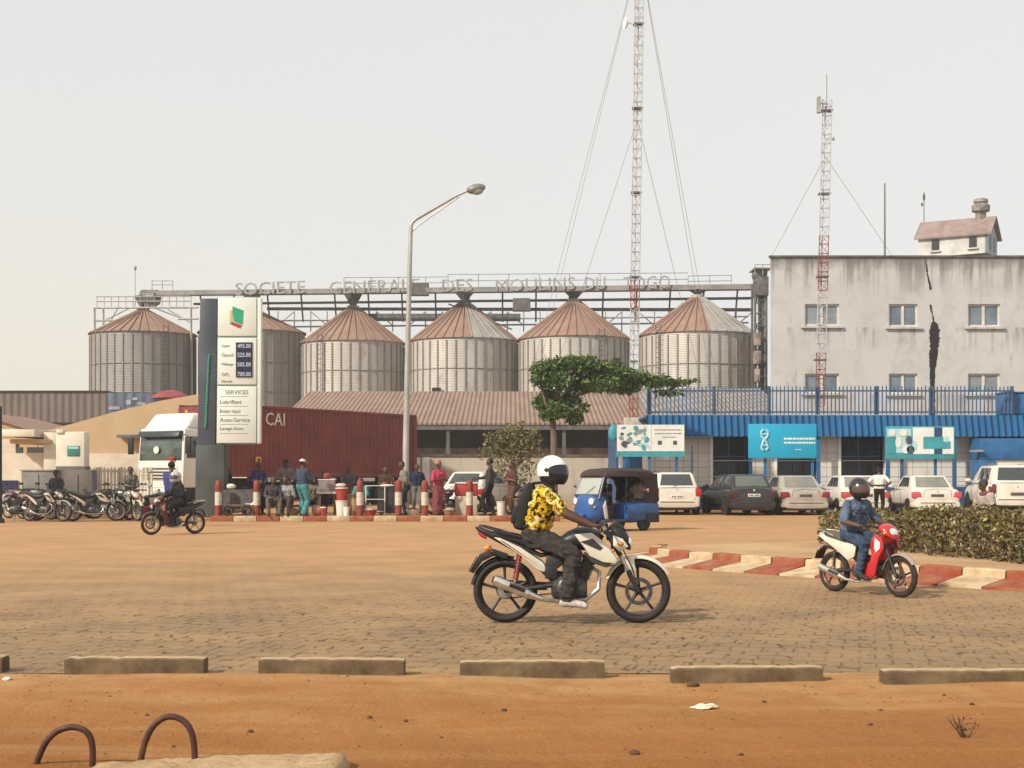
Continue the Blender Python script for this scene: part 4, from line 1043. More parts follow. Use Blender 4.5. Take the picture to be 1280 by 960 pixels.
# ------------------------------------------------------------------ people
def V(*a): return Vector(a)
def ik(a, b, l1, l2, pole):
    """middle joint of a two bone chain bending towards pole"""
    d = b-a; L = min(d.length, (l1+l2)*0.999); dn = d.normalized()
    x = (l1*l1 - l2*l2 + L*L)/(2*L); h = math.sqrt(max(0, l1*l1 - x*x))
    p = pole - dn*pole.dot(dn); p = p.normalized() if p.length > 1e-5 else V(0,0,1)
    return a + dn*x + p*h
SKIN = mat('dark skin', (0.085,0.043,0.027), 0.55, var=0.15, scale=8)
SKIN2 = mat('brown skin', (0.13,0.066,0.040), 0.55, var=0.15, scale=8)
HAIR = mat('short black hair', (0.010,0.009,0.008), 0.9)
EYE = mat('eye white', (0.55,0.50,0.45), 0.3)
SHOE = mat('dark shoe', (0.025,0.02,0.018), 0.6, var=0.3)
def cloth(name, c, var=0.3, scale=7, c2=None): return mat('cloth '+name, c, 0.95, var=0 if c2 else var, col2=c2, scale=scale, bump=0.35, spec=0.1)
CNAVY = cloth('navy', (0.030,0.034,0.075)); CDARK = cloth('charcoal', (0.022,0.020,0.020)); CBRN = cloth('brown', (0.09,0.045,0.03)); CTEAL = cloth('teal', (0.035,0.16,0.17), c2=(0.10,0.26,0.25), scale=9)
CBLUE = cloth('faded blue', (0.10,0.135,0.20)); CJEAN = cloth('denim', (0.045,0.07,0.115)); CWHT = cloth('white', (0.66,0.62,0.55), 0.12); CPINK = cloth('pink', (0.50,0.06,0.12)); CPLUM = cloth('plum print', (0.13,0.035,0.05), c2=(0.24,0.08,0.07), scale=16)
CGREY = cloth('grey', (0.16,0.14,0.12)); CINDI = cloth('indigo', (0.045,0.04,0.10)); CRED = cloth('red', (0.33,0.03,0.03)); CKHAKI = cloth('khaki', (0.20,0.16,0.11)); CSLATE = cloth('slate blue', (0.045,0.065,0.10)); CPURP = cloth('dusty purple', (0.075,0.05,0.07), c2=(0.12,0.09,0.10))
CPALE = cloth('pale print', (0.42,0.38,0.34), c2=(0.22,0.18,0.17), scale=14)

def arm_hand(prims, extra, wr, d, n, th, skin, curl):
    d, n = d.normalized(), n.normalized(); th = (th - d*th.dot(d)).normalized(); n = (n - d*n.dot(d) - th*n.dot(th)); n = n.normalized() if n.length > 1e-4 else d.cross(th)
    for o in (-0.018, 0.0, 0.018): prims.append(('skin', wr + th*o*0.6, wr + d*0.085 + th*o*1.3, 0.021, 0.017))
    for i, L in enumerate((0.070, 0.078, 0.072, 0.056)):
        p = wr + d*0.078 + th*(0.031-0.0205*i); a = curl*0.5; pts = [p - d*0.02]; q = p
        for sgm in (0.45, 0.31, 0.24):
            dd = d*math.cos(a) + n*math.sin(a) + th*(0.06-0.04*i); q = q + dd*(L*sgm); pts.append(q); a += curl*0.75
        extra.append((pts, [0.0098, 0.0095, 0.0088, 0.0065]))
    p = wr + d*0.022 + th*0.022
    q1 = p + (d*0.6 + th*0.75 + n*0.2).normalized()*0.04; q2 = q1 + (d*0.85 + th*0.15 + n*0.5*min(1, curl+.2)).normalized()*0.034
    extra.append(([p, q1, q2], [0.0125, 0.0108, 0.008]))

def person(label, loc, rz, P_, col, sc=1.0, voxel=0.015, group=None, hat=None, skirt=None, skin=None, bag=None):
    """P_: pel, nk, hf (head forward), wr, hd (hand direction), hn, ht, an, toe; pairs are (left, right); y is left"""
    t = thing('person', label, 'person', loc, rz, group)
    skin = skin or SKIN
    prims, extra = [], []
    up = V(0,0,1)
    pel, nk = P_['pel'], P_['nk']; tr = (nk-pel).normalized()
    side = P_.get('side', V(0,1,0)); sp = P_.get('ssp', 1.0)
    fw = side.cross(tr) * 1.0
    hf = P_['hf'].normalized(); bk_ = P_.get('bulk', 1.0)
    hd = nk + (tr*0.55 + up*0.45 + hf*0.12).normalized()*0.172
    ch = pel.lerp(nk, 0.72); be = pel.lerp(nk, 0.34)
    for s in (-1, 1):
        prims.append(('shirt', be + side*s*0.062, ch + side*s*0.080, 0.122*bk_, 0.120*bk_))
        prims.append(('pants', pel + side*s*0.070 - tr*0.02, pel + side*s*0.070 + tr*0.05, 0.116, 0.112))
        prims.append(('shirt', pel + side*s*0.068 + tr*0.10, be + side*s*0.064, 0.122, 0.114))
    prims.append(('shirt', nk + side*0.15 - tr*0.065, nk - side*0.15 - tr*0.065, 0.066, 0.066))
    prims.append(('shirt', ch, nk - tr*0.05, 0.12, 0.075))
    prims.append(('skin', nk - tr*0.03, hd - up*0.05, 0.056, 0.052))
    prims.append(('head', hd + up*0.025 - hf*0.018, hd + up*0.02 + hf*0.012, 0.093, 0.090))
    prims.append(('head', hd - up*0.045 + hf*0.025, hd - up*0.075 + hf*0.048, 0.064, 0.044))
    hs = up.cross(hf).normalized()
    prims.append(('head', hd - up*0.005 + hf*0.085, hd - up*0.035 + hf*0.108, 0.012, 0.017))
    for s in (-1, 1): prims.append(('head', hd + hs*s*0.090 + up*0.01, hd + hs*s*0.096 - up*0.022, 0.018, 0.012))
    for i, s in enumerate((1, -1)):
        sh = nk + side*s*0.185*sp - tr*0.06
        wr = P_['wr'][i]; pole = P_.get('epole', (V(-0.5,0.5,-0.6), V(-0.5,-0.5,-0.6)))[i]
        if (wr-sh).length > 0.55: wr = sh + (wr-sh).normalized()*0.55
        el = ik(sh, wr, 0.295, 0.265, pole)
        sl = col.get('sleeve', 0.6)
        if sl >= 1.9:
            prims.append(('shirt', sh, el, 0.060, 0.053)); prims.append(('shirt', el, wr.lerp(el, 0.08), 0.053, 0.040))
            prims.append(('skin', el, wr, 0.040, 0.026))
        else:
            m_ = sh.lerp(el, sl); prims.append(('shirt', sh, m_, 0.061, 0.064)); prims.append(('skin', sh, el, 0.050, 0.043)); prims.append(('skin', el, el.lerp(wr, .35), 0.043, 0.043)); prims.append(('skin', el.lerp(wr, .3), wr, 0.043, 0.027))
        hdv = P_.get('hd', (None, None))[i] or (wr-el)
        hn = P_.get('hn', (V(0,-1,0), V(0,1,0)))[i]; ht = P_.get('ht', (V(1,0,0), V(1,0,0)))[i]
        arm_hand(prims, extra, wr, hdv, hn, ht, skin, P_.get('curl', 0.35))
        hip = pel + side*s*0.088
        an = P_['an'][i]; kp = P_.get('kpole', (V(1,0.15,0), V(1,-0.15,0)))[i]
        if (an-hip).length > 0.86: an = hip + (an-hip).normalized()*0.86
        kn = ik(hip, an, 0.445, 0.425, kp)
        b = col.get('baggy', 1.0)
        if col.get('shorts'):
            prims.append(('pants', hip, hip.lerp(kn, .9), 0.100*b, 0.080*b)); prims.append(('skin', hip.lerp(kn,.5), kn, 0.070, 0.056)); prims.append(('skin', kn, kn.lerp(an, .35), 0.054, 0.056)); prims.append(('skin', kn.lerp(an, .35), an, 0.056, 0.036))
        else:
            prims.append(('pants', hip, kn, 0.098*b, 0.068*b)); prims.append(('pants', kn, kn.lerp(an, 0.93), 0.068*b, 0.056*b*col.get('flare', 1.0))); prims.append(('skin', kn.lerp(an, .6), an, 0.038, 0.034))
        toe = P_['toe'][i]; td = toe - an; tdh = V(td.x, td.y, 0).normalized()
        prims.append(('shoe', an - up*0.045 - tdh*0.035, an - up*0.045, 0.040, 0.042)); prims.append(('shoe', an - up*0.035, toe, 0.044, 0.034)); prims.append(('shoe', toe, toe + td.normalized()*0.03, 0.036, 0.030))
    if skirt:
        z0 = pel.z + 0.05
        prims.append(('pants', pel + tr*0.06, V(pel.x, pel.y, 0.16), 0.150, skirt))
        prims.append(('pants', pel + tr*0.02 + side*.05, V(pel.x, pel.y+.05, 0.14), 0.13, skirt*.9)); prims.append(('pants', pel + tr*0.02 - side*.05, V(pel.x, pel.y-.05, 0.14), 0.13, skirt*.9))
    # grow one continuous surface
    m = MB().use(skin)
    for z, a, b, r0, r1 in prims:
        m.ell(a, (r0, r0, r0), 12, 8); 
        if (b-a).length > 1e-4: m.cyl(a, b, r0, r1, 12); m.ell(b, (r1, r1, r1), 12, 8)
    me = m.mesh('tmp', smooth=False)
    ob = bpy.data.objects.new('tmp', me); COL.objects.link(ob)
    md = ob.modifiers.new('r', 'REMESH'); md.mode = 'VOXEL'; md.voxel_size = voxel
    ms = ob.modifiers.new('s', 'SMOOTH'); ms.factor = 0.5; ms.iterations = 4
    dg = bpy.context.evaluated_depsgraph_get()
    me2 = bpy.data.meshes.new_from_object(ob.evaluated_get(dg))
    bpy.data.objects.remove(ob); bpy.data.meshes.remove(me)
    zn = ['skin', 'shirt', 'pants', 'shoe', 'hair']
    nf = len(me2.polygons); cen = np.zeros(nf*3); me2.polygons.foreach_get('center', cen); cen = cen.reshape(-1, 3)
    best = np.full(nf, 9.0); zi = np.zeros(nf, int)
    for z, a, b, r0, r1 in prims:
        A, B = np.array(a), np.array(b); AB = B-A; L2 = max(1e-9, AB @ AB); tt = np.clip(((cen-A) @ AB)/L2, 0, 1)
        dd = np.linalg.norm(cen - (A + tt[:, None]*AB), axis=1) - (r0 + (r1-r0)*tt)
        k_ = 0 if z == 'head' else zn.index(z)
        w = dd < best - (0.004 if z in ('skin', 'head') else 0)
        best[w] = dd[w]
        if z == 'head':
            hv = (cen - np.array(hd)) @ np.array(up*0.62 - hf*0.78); zi[w] = np.where(hv[w] > 0.018, 4, 0)
        else: zi[w] = k_
    me2.materials.clear()
    for z in zn: me2.materials.append(skin if z == 'skin' else HAIR if z == 'hair' else col.get(z, SHOE))
    me2.polygons.foreach_set('material_index', zi.astype(np.int32)); me2.polygons.foreach_set('use_smooth', np.ones(nf, bool))
    # cloth folds
    if col.get('folds', 1):
        from mathutils import noise as mn
        vm = np.zeros(len(me2.vertices), bool); li = np.zeros(len(me2.loops), np.int32); me2.loops.foreach_get('vertex_index', li)
        ls = np.zeros(nf, np.int32); lt = np.zeros(nf, np.int32); me2.polygons.foreach_get('loop_start', ls); me2.polygons.foreach_get('loop_total', lt)
        cl_ = np.repeat(np.isin(zi, (1, 2)), lt); vm[li[cl_]] = True; sk_ = np.repeat(~np.isin(zi, (1, 2)), lt); vm[li[sk_]] = False
        am = col.get('folds', 1)*.013; so = Vector((loc[0]*3.1, 0, 0))
        nv_ = len(me2.vertices); co_ = np.zeros(nv_*3); me2.vertices.foreach_get('co', co_); co_ = co_.reshape(-1, 3); no_ = np.zeros(nv_*3); me2.vertices.foreach_get('normal', no_); no_ = no_.reshape(-1, 3)
        for ix in np.nonzero(vm)[0]:
            x_, y_, z_ = co_[ix]; d_ = mn.noise(Vector((x_*11, y_*11, z_*17+x_*9))+so); e_ = mn.noise(Vector((x_*26, y_*26, z_*34))+so)
            co_[ix] += no_[ix]*((.5-abs(d_)*1.7)*am + e_*am*.35)
        me2.vertices.foreach_set('co', co_.ravel()); me2.update()
    # fingers, eyes and mouth join the same mesh
    x = MB()
    for z in zn: x.use(skin if z == 'skin' else HAIR if z == 'hair' else col.get(z, SHOE)) if False else x.mats.append(skin if z == 'skin' else HAIR if z == 'hair' else col.get(z, SHOE))
    x.cur = 0
    for pts, rr in extra: x.path(pts, rr, 7); x.ell(pts[-1], (rr[-1],)*3, 7, 5)
    x.use(EYE)
    for s in (-1, 1): x.ell(hd + hs*s*0.033 + hf*0.083 + up*0.012, (0.011,)*3, 8, 6)
    x.use(HAIR)
    for s in (-1, 1): x.ell(hd + hs*s*0.033 + hf*0.0905 + up*0.012, (0.006,)*3, 8, 6); x.path([hd + hs*s*0.018 + hf*0.092 + up*0.032, hd + hs*s*0.05 + hf*0.082 + up*0.032], 0.004, 5)
    x.use(mat('lips', (0.10,0.035,0.03), 0.5)); x.path([hd + hs*-0.022 + hf*0.088 - up*0.068, hd + hf*0.097 - up*0.066, hd + hs*0.022 + hf*0.088 - up*0.068], 0.007, 6)
    mx = x.mesh('tmpx'); bm = bmesh.new(); bm.from_mesh(me2); bm.from_mesh(mx); 
    for mm in x.mats[5:]: me2.materials.append(mm)
    bm.to_mesh(me2); bm.free(); bpy.data.meshes.remove(mx)
    o = link('body', me2, t)
    t.scale = (sc, sc, sc)
    fr = Matrix((hf, hs, up)).transposed()
    if hat: hat(t, hd, fr)
    if bag: bag(t, pel, nk, tr, side)
    return t, hd, fr

def helmet(shell_m, visor_m, trim_m=None, open_=False):
    def f(t, hd, fr):
        c = hd + fr @ V(0.005, 0, -0.012)
        rx, ry, rz_ = 0.158, 0.138, 0.158
        n, m_ = 56, 36
        def pt(az, lat, k=1.0):
            v = V(math.cos(lat)*math.cos(az), math.cos(lat)*math.sin(az), math.sin(lat))
            w = V(v.x*rx, v.y*ry, v.z*rz_)
            if v.z < 0: w.x += 0.020*(-v.z)*(1 if v.x > 0 else 0.3)
            return c + fr @ (w*k)
        sh = MB().use(shell_m)
        sh.loops([[pt(2*math.pi*j/n, R(89.5-138*i/m_)) for j in range(n)] for i in range(m_+1)], cap=False)
        sh.add([pt(2*math.pi*j/n, R(89.5)) for j in range(n)], [tuple(range(n))])
        o = sh.build('helmet', t, ang=80)
        def patch(mt_, a1, lo, hi, k, name):
            m = MB().use(mt_); rings = []
            for i in range(25):
                u = -1 + 2*i/24; rings.append([pt(R(a1)*u, R(lo(u)) + (R(hi(u))-R(lo(u)))*q/14, k) for q in range(15)])
            m.loops(rings, cap=False, closed=False); return m.build(name, o, ang=80)
        patch(visor_m, 78, lambda u: -14 - 4*u*u, lambda u: 27 - 14*u**4, 1.035, 'visor')
        hg = MB().use(BLK)
        for q in (-1, 1): hg.lathe([(0.020, 0), (0.020, 0.010), (0.010, 0.014)], o=pt(R(84)*q, R(6), 1.0), axis=fr @ V(0.15, q, 0), n=14)
        hg.build('visor_hinge', o) if False else [MB().use(BLK).lathe([(0.020, 0), (0.020, 0.010), (0.010, 0.014)], o=pt(R(86)*q, R(6), 1.0), axis=fr @ V(0.1, q, 0), n=14).build('visor_hinge', o) for q in (-1, 1)]
        if trim_m:
            patch(trim_m, 128, lambda u: -49, lambda u: -14 - 5*abs(u)**3, 1.022, 'chin_guard')
    return f
def cap(mt_, brim=True, back=False):
    def f(t, hd, fr):
        m = MB().use(mt_); rings = []
        for i in range(7):
            th = 1.45*i/6; rings.append([hd + fr @ V(math.sin(th)*0.108*math.cos(a)-.01, math.sin(th)*0.102*math.sin(a), 0.035 + 0.095*math.cos(th)) for a in np.linspace(0, 2*math.pi, 17)[:-1]])
        rings[0] = [hd + fr @ V(.001*math.cos(a)-.01, .001*math.sin(a), .13) for a in np.linspace(0, 2*math.pi, 17)[:-1]]
        m.loops(rings, cap=False)
        if brim:
            pts = [(0.07+0.10*math.cos(a), 0.085*math.sin(a)) for a in np.linspace(-1.5, 1.5, 9)]
            m.prism(pts, hd + fr @ V(0, 0, 0.045), fr @ V(1,0,-0.12), fr @ V(0,1,0), fr @ V(0,0,0.008))
        m.build('cap', t)
    return f
def scarf(mt_):
    def f(t, hd, fr):
        m = MB().use(mt_); m.ell(hd + fr @ V(-0.035, 0, 0.055), (0.115, 0.112, 0.095), 16, 10, fr); m.ell(hd + fr @ V(-0.10, 0.02, 0.10), (0.075, 0.065, 0.06), 12, 8, fr); m.ell(hd + fr @ V(-0.02, 0, 0.12), (0.09, 0.10, 0.05), 12, 8, fr)
        m.build('headscarf', t)
    return f
def brimhat(mt_):
    def f(t, hd, fr):
        m = MB().use(mt_); m.lathe([(0.21, 0.055),(0.205, 0.065),(0.112, 0.075),(0.105, 0.13),(0.08, 0.165),(0.01, 0.172)], o=hd, axis=fr @ V(0,0,1), n=20); m.build('brimmed_hat', t)
    return f
def backpack(mt_):
    def f(t, pel, nk, tr, side):
        m = MB().use(mt_); c = pel.lerp(nk, 0.52); bk = tr.cross(side); bk = bk if bk.x < 0 else -bk
        fr = Matrix((-bk, side, tr)).transposed()
        rings = []
        for z, dx, w, off in ((-0.24,.035,.11,.0),(-0.22,.062,.14,.0),(-.1,.075,.15,.0),(.08,.07,.145,0),(.18,.055,.13,-.0),(.225,.033,.10,.0),(.235,.015,.06,0)):
            rings.append([c + bk*(0.160) + fr @ V(math.copysign(abs(math.cos(a))**.6, math.cos(a))*dx, math.copysign(abs(math.sin(a))**.6, math.sin(a))*w, z) for a in np.linspace(0, 2*math.pi, 21)[:-1]])
        m.loops(rings); o = m.build('backpack', t)
        m = MB().use(mt_)
        rings = []
        for z, dx, w in ((-0.2,.02,.10),(-0.18,.035,.12),(-.05,.04,.12),(-.02,.02,.11)):
            rings.append([c + bk*0.225 + fr @ V(math.cos(a)*dx, math.copysign(abs(math.sin(a))**.6, math.sin(a))*w, z) for a in np.linspace(0, 2*math.pi, 17)[:-1]])
        m.loops(rings); m.build('front_pocket', o)
        for s in (-1, 1):
            m = MB().use(mt_); a0 = nk + side*s*0.10
            pts = [c + bk*.15 + side*s*.10 + tr*.23, a0 + bk*.05 + tr*.035, a0 - bk*.06 + tr*.005, a0 - bk*.125 - tr*.10 + side*s*.02, a0 - bk*.13 - tr*.22 + side*s*.05, a0 - bk*.04 - tr*.33 + side*s*.085, c + bk*.12 + side*s*.13 - tr*.2]
            m.path(pts, 0.016, 6); m.build('strap', o)
    return f

def stand(h=1.0, face=V(1,0,0), arms='down', lean=0.0, step=0.06, look=None):
    P_ = dict(pel=V(0,0,0.90), nk=V(lean*.5, 0, 1.425), hf=look or face, an=(V(step,0.10,0.085), V(-step,-0.10,0.085)), toe=(V(step+.15,0.13,0.035), V(-step+.15,-0.13,0.035)))
    dn = (V(0.06,0.27,0.83), V(0.03,-0.27,0.83)); 
    if arms == 'down': P_['wr'] = dn
    elif arms == 'hips': P_['wr'] = (V(0.05,0.19,1.0), V(0.05,-0.19,1.0)); P_['epole'] = (V(-0.4,1,0), V(-0.4,-1,0))
    elif arms == 'front': P_['wr'] = (V(0.33,0.12,1.03), V(0.33,-0.10,1.06)); P_['hn'] = (V(0,-1,.3), V(0,1,.3)); P_['ht'] = (V(0,0,1), V(0,0,1))
    elif arms == 'reach': P_['wr'] = (V(0.05,0.27,0.84), V(0.42,-0.22,1.10)); P_['ht'] = (V(1,0,0), V(0,0,1))
    elif arms == 'chest': P_['wr'] = (V(0.20,0.05,1.15), V(0.21,-0.06,1.13)); P_['epole'] = (V(-0.2,0.8,-0.6), V(-0.2,-0.8,-0.6)); P_['hd'] = (V(0,-1,0.1), V(0,1,0.1)); P_['hn'] = (V(-1,0,0), V(-1,0,0)); P_['ht'] = (V(0,0,1), V(0,0,1))
    return P_
def sit(seat=0.30, lean=0.12, look=V(1,0,0), kneeh=0.0, arms='knees', foot=0.42):
    z = seat+0.10
    P_ = dict(pel=V(0,0,z), nk=V(lean,0,z+0.515), hf=look, an=(V(foot,0.16,0.085), V(foot-.05,-0.15,0.085)), toe=(V(foot+.15,0.19,0.035), V(foot+.10,-0.18,0.035)), kpole=(V(.6,0.2,1), V(.6,-0.2,1)))
    if arms == 'knees': P_['wr'] = (V(0.40,0.14,z+0.15), V(0.38,-0.12,z+0.15))
    else: P_['wr'] = (V(0.30,0.10,z+0.22), V(0.30,-0.08,z+0.24))
    P_['ht'] = (V(0,-1,.3), V(0,1,.3)); P_['hn'] = (V(0,0,-1), V(0,0,-1))
    return P_
def ride(pel, nk, grip, foot, look, kneeout=0.2, shin=None):
    gx, gy, gz = grip; fx, fy, fz = foot
    return dict(pel=V(*pel), nk=V(*nk), hf=V(*look), wr=(V(gx-.075, gy-.01, gz+.022), V(gx-.075, -gy+.01, gz+.022)), hd=(V(1,0,-0.12),)*2, hn=(V(0,0,-1),)*2, ht=(V(0,-1,0), V(0,1,0)), curl=1.05,
                epole=(V(-0.3,0.6,-0.75), V(-0.3,-0.6,-0.75)), an=(V(fx, fy, fz+.09), V(fx, -fy, fz+.09)), toe=(V(fx+.15, fy+.03, fz+.03), V(fx+.15, -fy-.03, fz+.03)), kpole=(V(1,kneeout,0.6), V(1,-kneeout,0.6)))

# ------------------------------------------------------------------ motorcycles (x forward, right side towards -y, origin on the ground between the wheels)
def wheel(t, x, Rw, tw, rimm, disc=True, spokes=5, wire=False, drum=False):
    rr = Rw-0.075
    m = MB().use(rimm)
    m.torus((x,0,Rw), (0,1,0), rr, 0.014, 40, 8, 2.0)
    m.cyl((x,-.055,Rw), (x,.055,Rw), 0.038, n=18)
    if wire:
        for i in range(28):
            a = 2*math.pi*i/28; b = a + (0.5 if i % 2 else -0.5); s = 0.04 if i % 4 < 2 else -.04
            m.path([(x+.036*math.cos(b), s, Rw+.036*math.sin(b)), (x+rr*math.cos(a), 0, Rw+rr*math.sin(a))], 0.0035, 4)
    else:
        for i in range(spokes):
            a = 2*math.pi*i/spokes + 0.35; c, s_ = math.cos(a), math.sin(a)
            m.sect([], 8) if False else None
            p0, p1 = V(x+.03*c, 0, Rw+.03*s_), V(x+rr*c, 0, Rw+rr*s_)
            m.path([p0, p0.lerp(p1, .5), p1], [0.021, 0.014, 0.018], 6)
    o = m.build('wheel', t)
    m = MB().use(RUB); k_ = 44; rings = []
    m.torus((x,0,Rw), (0,1,0), Rw-0.040, 0.040, k_, 12, tw/0.08)
    m.build('tyre', o)
    if disc:
        m = MB().use(ENG); m.torus((x,-.062,Rw), (0,1,0), 0.115, 0.020, 32, 4, 0.12)
        for i in range(5):
            a = 2*math.pi*i/5; m.path([(x+.03*math.cos(a), -.062, Rw+.03*math.sin(a)), (x+.1*math.cos(a+.3), -.062, Rw+.1*math.sin(a+.3))], .008, 4)
        m.build('brake_disc', o)
    if drum:
        m = MB().use(MTL); m.cyl((x,-.06,Rw), (x,-.02,Rw), 0.075, n=22); m.build('brake_drum', o)
    return o
def arc_fender(t, x, Rw, a0, a1, w, mt_, name='front_fender', clear=0.035, n=14):
    m = MB().use(mt_); rings = []
    for i in range(n+1):
        a = a0 + (a1-a0)*i/n; r = Rw+clear; tap = 1-0.35*abs(i/n-.45)
        ring = []
        for j in range(9):
            b = -1+2*j/8; ring.append(V(x + (r - 0.028*b*b)*math.cos(a), b*w*tap, Rw + (r - 0.028*b*b)*math.sin(a)))
        for j in range(9):
            b = 1-2*j/8; ring.append(V(x + (r - 0.006 - 0.028*b*b)*math.cos(a), b*w*tap*.96, Rw + (r - 0.006 - 0.028*b*b)*math.sin(a)))
        rings.append(ring)
    m.loops(rings); return m.build(name, t)
def side_panel(t, pts, y, th, mt_, name, bev=0.012, flip=(1,-1), par=None):
    for s in flip:
        m = MB().use(mt_); m.prism(pts, (0, s*y, 0), (1,0,0), (0,0,1), (0, s*th, 0)); m.build(name, t, bevel=bev)
def shock(t, p, q, mt_=None):
    m = MB().use(mt_ or RED); pts = []; p, q = Vector(p), Vector(q)
    u, w = MB.frame(q-p)
    for i in range(70):
        f = i/69; a = f*2*math.pi*8; pts.append(p.lerp(q, .15+.7*f) + u*.026*math.cos(a) + w*.026*math.sin(a))
    m.path(pts, .006, 5); m.use(MTL); m.cyl(p, q, .012); m.build('rear_shock', t)
def mirror(t, x, z, s, mt_=BLK):
    m = MB().use(mt_); m.path([(x, s*.22, z), (x+.02, s*.26, z+.10), (x-.01, s*.31, z+.17)], .006, 6); m.ell((x-.012, s*.33, z+.19), (.016, .055, .038), 12, 8); m.build('mirror', t)

def street_bike(label, loc, rz, c, group=None, mirrors=True, rear=True):
    """c: colours tank, panel, fender, rim, seat, shock, wire"""
    t = thing('motorcycle', label, 'motorcycle', loc, rz, group)
    R0 = 0.315; xr, xf = -0.648, 0.652
    wheel(t, xr, R0, 0.105, c['rim'], False, 5, c.get('wire'), True); wheel(t, xf, R0, 0.085, c['rim'], not c.get('wire'), 5, c.get('wire'), c.get('wire'))
    st = (0.36, 0.94)                                    # steering head
    axis = V(xf-0.30, 0, R0-0.98)
    m = MB().use(BLK)
    for s in (-1, 1): m.path([(0.335, s*.085, .90), (0.475, s*.085, .66)], .024, 10); m.use(MTL); m.path([(0.475, s*.085, .66), (0.57, s*.085, .47)], .018, 10); m.use(BLK); m.path([(0.545, s*.085, .52), (xf-.01, s*.085, R0)], .025, 10)
    m.box((0.345, 0, .885), (.07, .21, .03)); m.box((0.42, 0, .745), (.07, .21, .035)); m.cyl((xf,-.1,R0), (xf,.1,R0), .014)
    m.build('front_fork', t)
    arc_fender(t, xf, R0, R(30), R(158), .062, c['fender'])
    m = MB().use(c['fender']); 
    for s in (-1, 1): m.prism([(xf-.13,R0+.17),(xf-.03,R0+.19),(xf-.05,R0+.35),(xf-.16,R0+.31)], (0, s*.074, 0), (1,0,0), (0,0,1), (0, s*.012, 0))
    m.build('fender_bracket', t, bevel=.008)
    m = MB().use(BLK)
    m.path([(0.30,0,.86),(0.22,0,.74),(0.14,0,.50),(0.10,0,.30)], .024, 8)
    for s in (-1, 1):
        m.path([(0.28,s*.03,.84),(-.05,s*.10,.70),(-.30,s*.11,.66),(-.62,s*.09,.80),(-.78,s*.06,.86)], .017, 8); m.path([(-.22,s*.10,.66),(-.16,s*.11,.40),(.10,s*.08,.28)], .017, 8); m.path([(-.50,s*.1,.73),(-.20,s*.1,.42)], .014, 8)
    m.build('frame', t)
    m = MB().use(BLK)
    for s in (-1, 1): m.path([(-.16,s*.10,.38),(-.40,s*.095,.345),(xr,s*.09,R0)], [.024,.022,.02], 8)
    m.cyl((xr,-.12,R0), (xr,.12,R0), .014); m.box((-.45,.105,.35), (.42,.02,.08)); m.build('swingarm', t)
    shock(t, (-.50,-.12,.72), (-.56,-.115,.36), c['shock']); shock(t, (-.50,.12,.72), (-.56,.115,.36), c['shock'])
    # engine
    m = MB().use(ENG); m.sect([(-.20,.38,.11,.10),(-.17,.37,.14,.13),(-.02,.35,.15,.145),(.10,.34,.13,.13),(.15,.34,.09,.10)], 16, 3.0)
    for s in (-1, 1): m.lathe([(.095,0),(.095,.03),(.075,.045),(.02,.05)], o=(-.05, s*.125, .35), axis=(0,s,0), n=20); m.lathe([(.06,0),(.06,.04),(.02,.05)], o=(.09, s*.11, .33), axis=(0,s,0), n=16)
    o = m.build('engine', t)
    m = MB().use(ENG); ax = V(.35,0,.94).normalized(); b0 = V(.10,0,.44)
    for i in range(8): m.box(b0+ax*(.022*i+.01), (.15, .17, .009), Matrix.Rotation(R(20), 3, 'Y'))
    m.box(b0+ax*.09, (.11,.13,.2), Matrix.Rotation(R(20), 3, 'Y')); m.box(b0+ax*.215, (.13,.15,.06), Matrix.Rotation(R(20), 3, 'Y')); m.build('cylinder', o, bevel=.004)
    m = MB().use(MTL); m.path([(.17,-.05,.56),(.27,-.06,.50),(.26,-.09,.34),(.14,-.13,.24),(-.1,-.15,.22),(-.28,-.155,.24)], .02, 8); m.build('header_pipe', t)
    m = MB().use(CHR); m.path([(-.28,-.155,.245),(-.36,-.165,.27),(-.42,-.175,.295)], [.024,.034,.05], 12); m.path([(-.42,-.175,.295),(-.72,-.195,.42),(-.755,-.197,.435)], [.05,.056,.046], 14); o = m.build('exhaust', t)
    m = MB().use(BLK); m.cyl((-.756,-.197,.4355), (-.765,-.198,.439), .03, n=12); m.build('exhaust_tip', o); m = MB().use(BLK); m.path([(-.45,-.225,.33),(-.60,-.245,.39)], .022, 6); m.build('heat_shield', o)
    # tank, shrouds, seat, tail
    m = MB().use(c['tank']); m.sect([(.30,.80,.05,.06),(.27,.81,.09,.105),(.18,.825,.115,.135),(.06,.82,.115,.145),(-.04,.80,.095,.135),(-.12,.775,.06,.10),(-.145,.765,.035,.06)], 20, 2.3); o = m.build('fuel_tank', t)
    m = MB().use(CHR); m.cyl((.09,0,.925), (.09,0,.945), .04, n=18); m.build('filler_cap', o)
    side_panel(t, [(.02,.87),(.19,.885),(.31,.80),(.44,.63),(.43,.585),(.30,.60),(.17,.66),(.12,.74)], .135, .035, c['panel'], 'tank_shroud', .014)
    side_panel(t, [(.17,.655),(.30,.59),(.425,.575),(.33,.55),(.18,.60)], .132, .03, c.get('trim', BLK), 'lower_shroud', .008)
    side_panel(t, [(-.10,.70),(-.02,.72),(.0,.64),(-.16,.52),(-.26,.56),(-.24,.66)], .105, .03, c.get('trim', BLK), 'side_cover', .012)
    m = MB().use(c['seat']); m.sect([(-.085,.775,.045,.085),(-.10,.78,.055,.11),(-.22,.765,.055,.13),(-.36,.77,.055,.14),(-.46,.80,.055,.135),(-.58,.835,.05,.125),(-.74,.865,.04,.10),(-.80,.87,.02,.07)], 18, 2.8); m.build('seat', t)
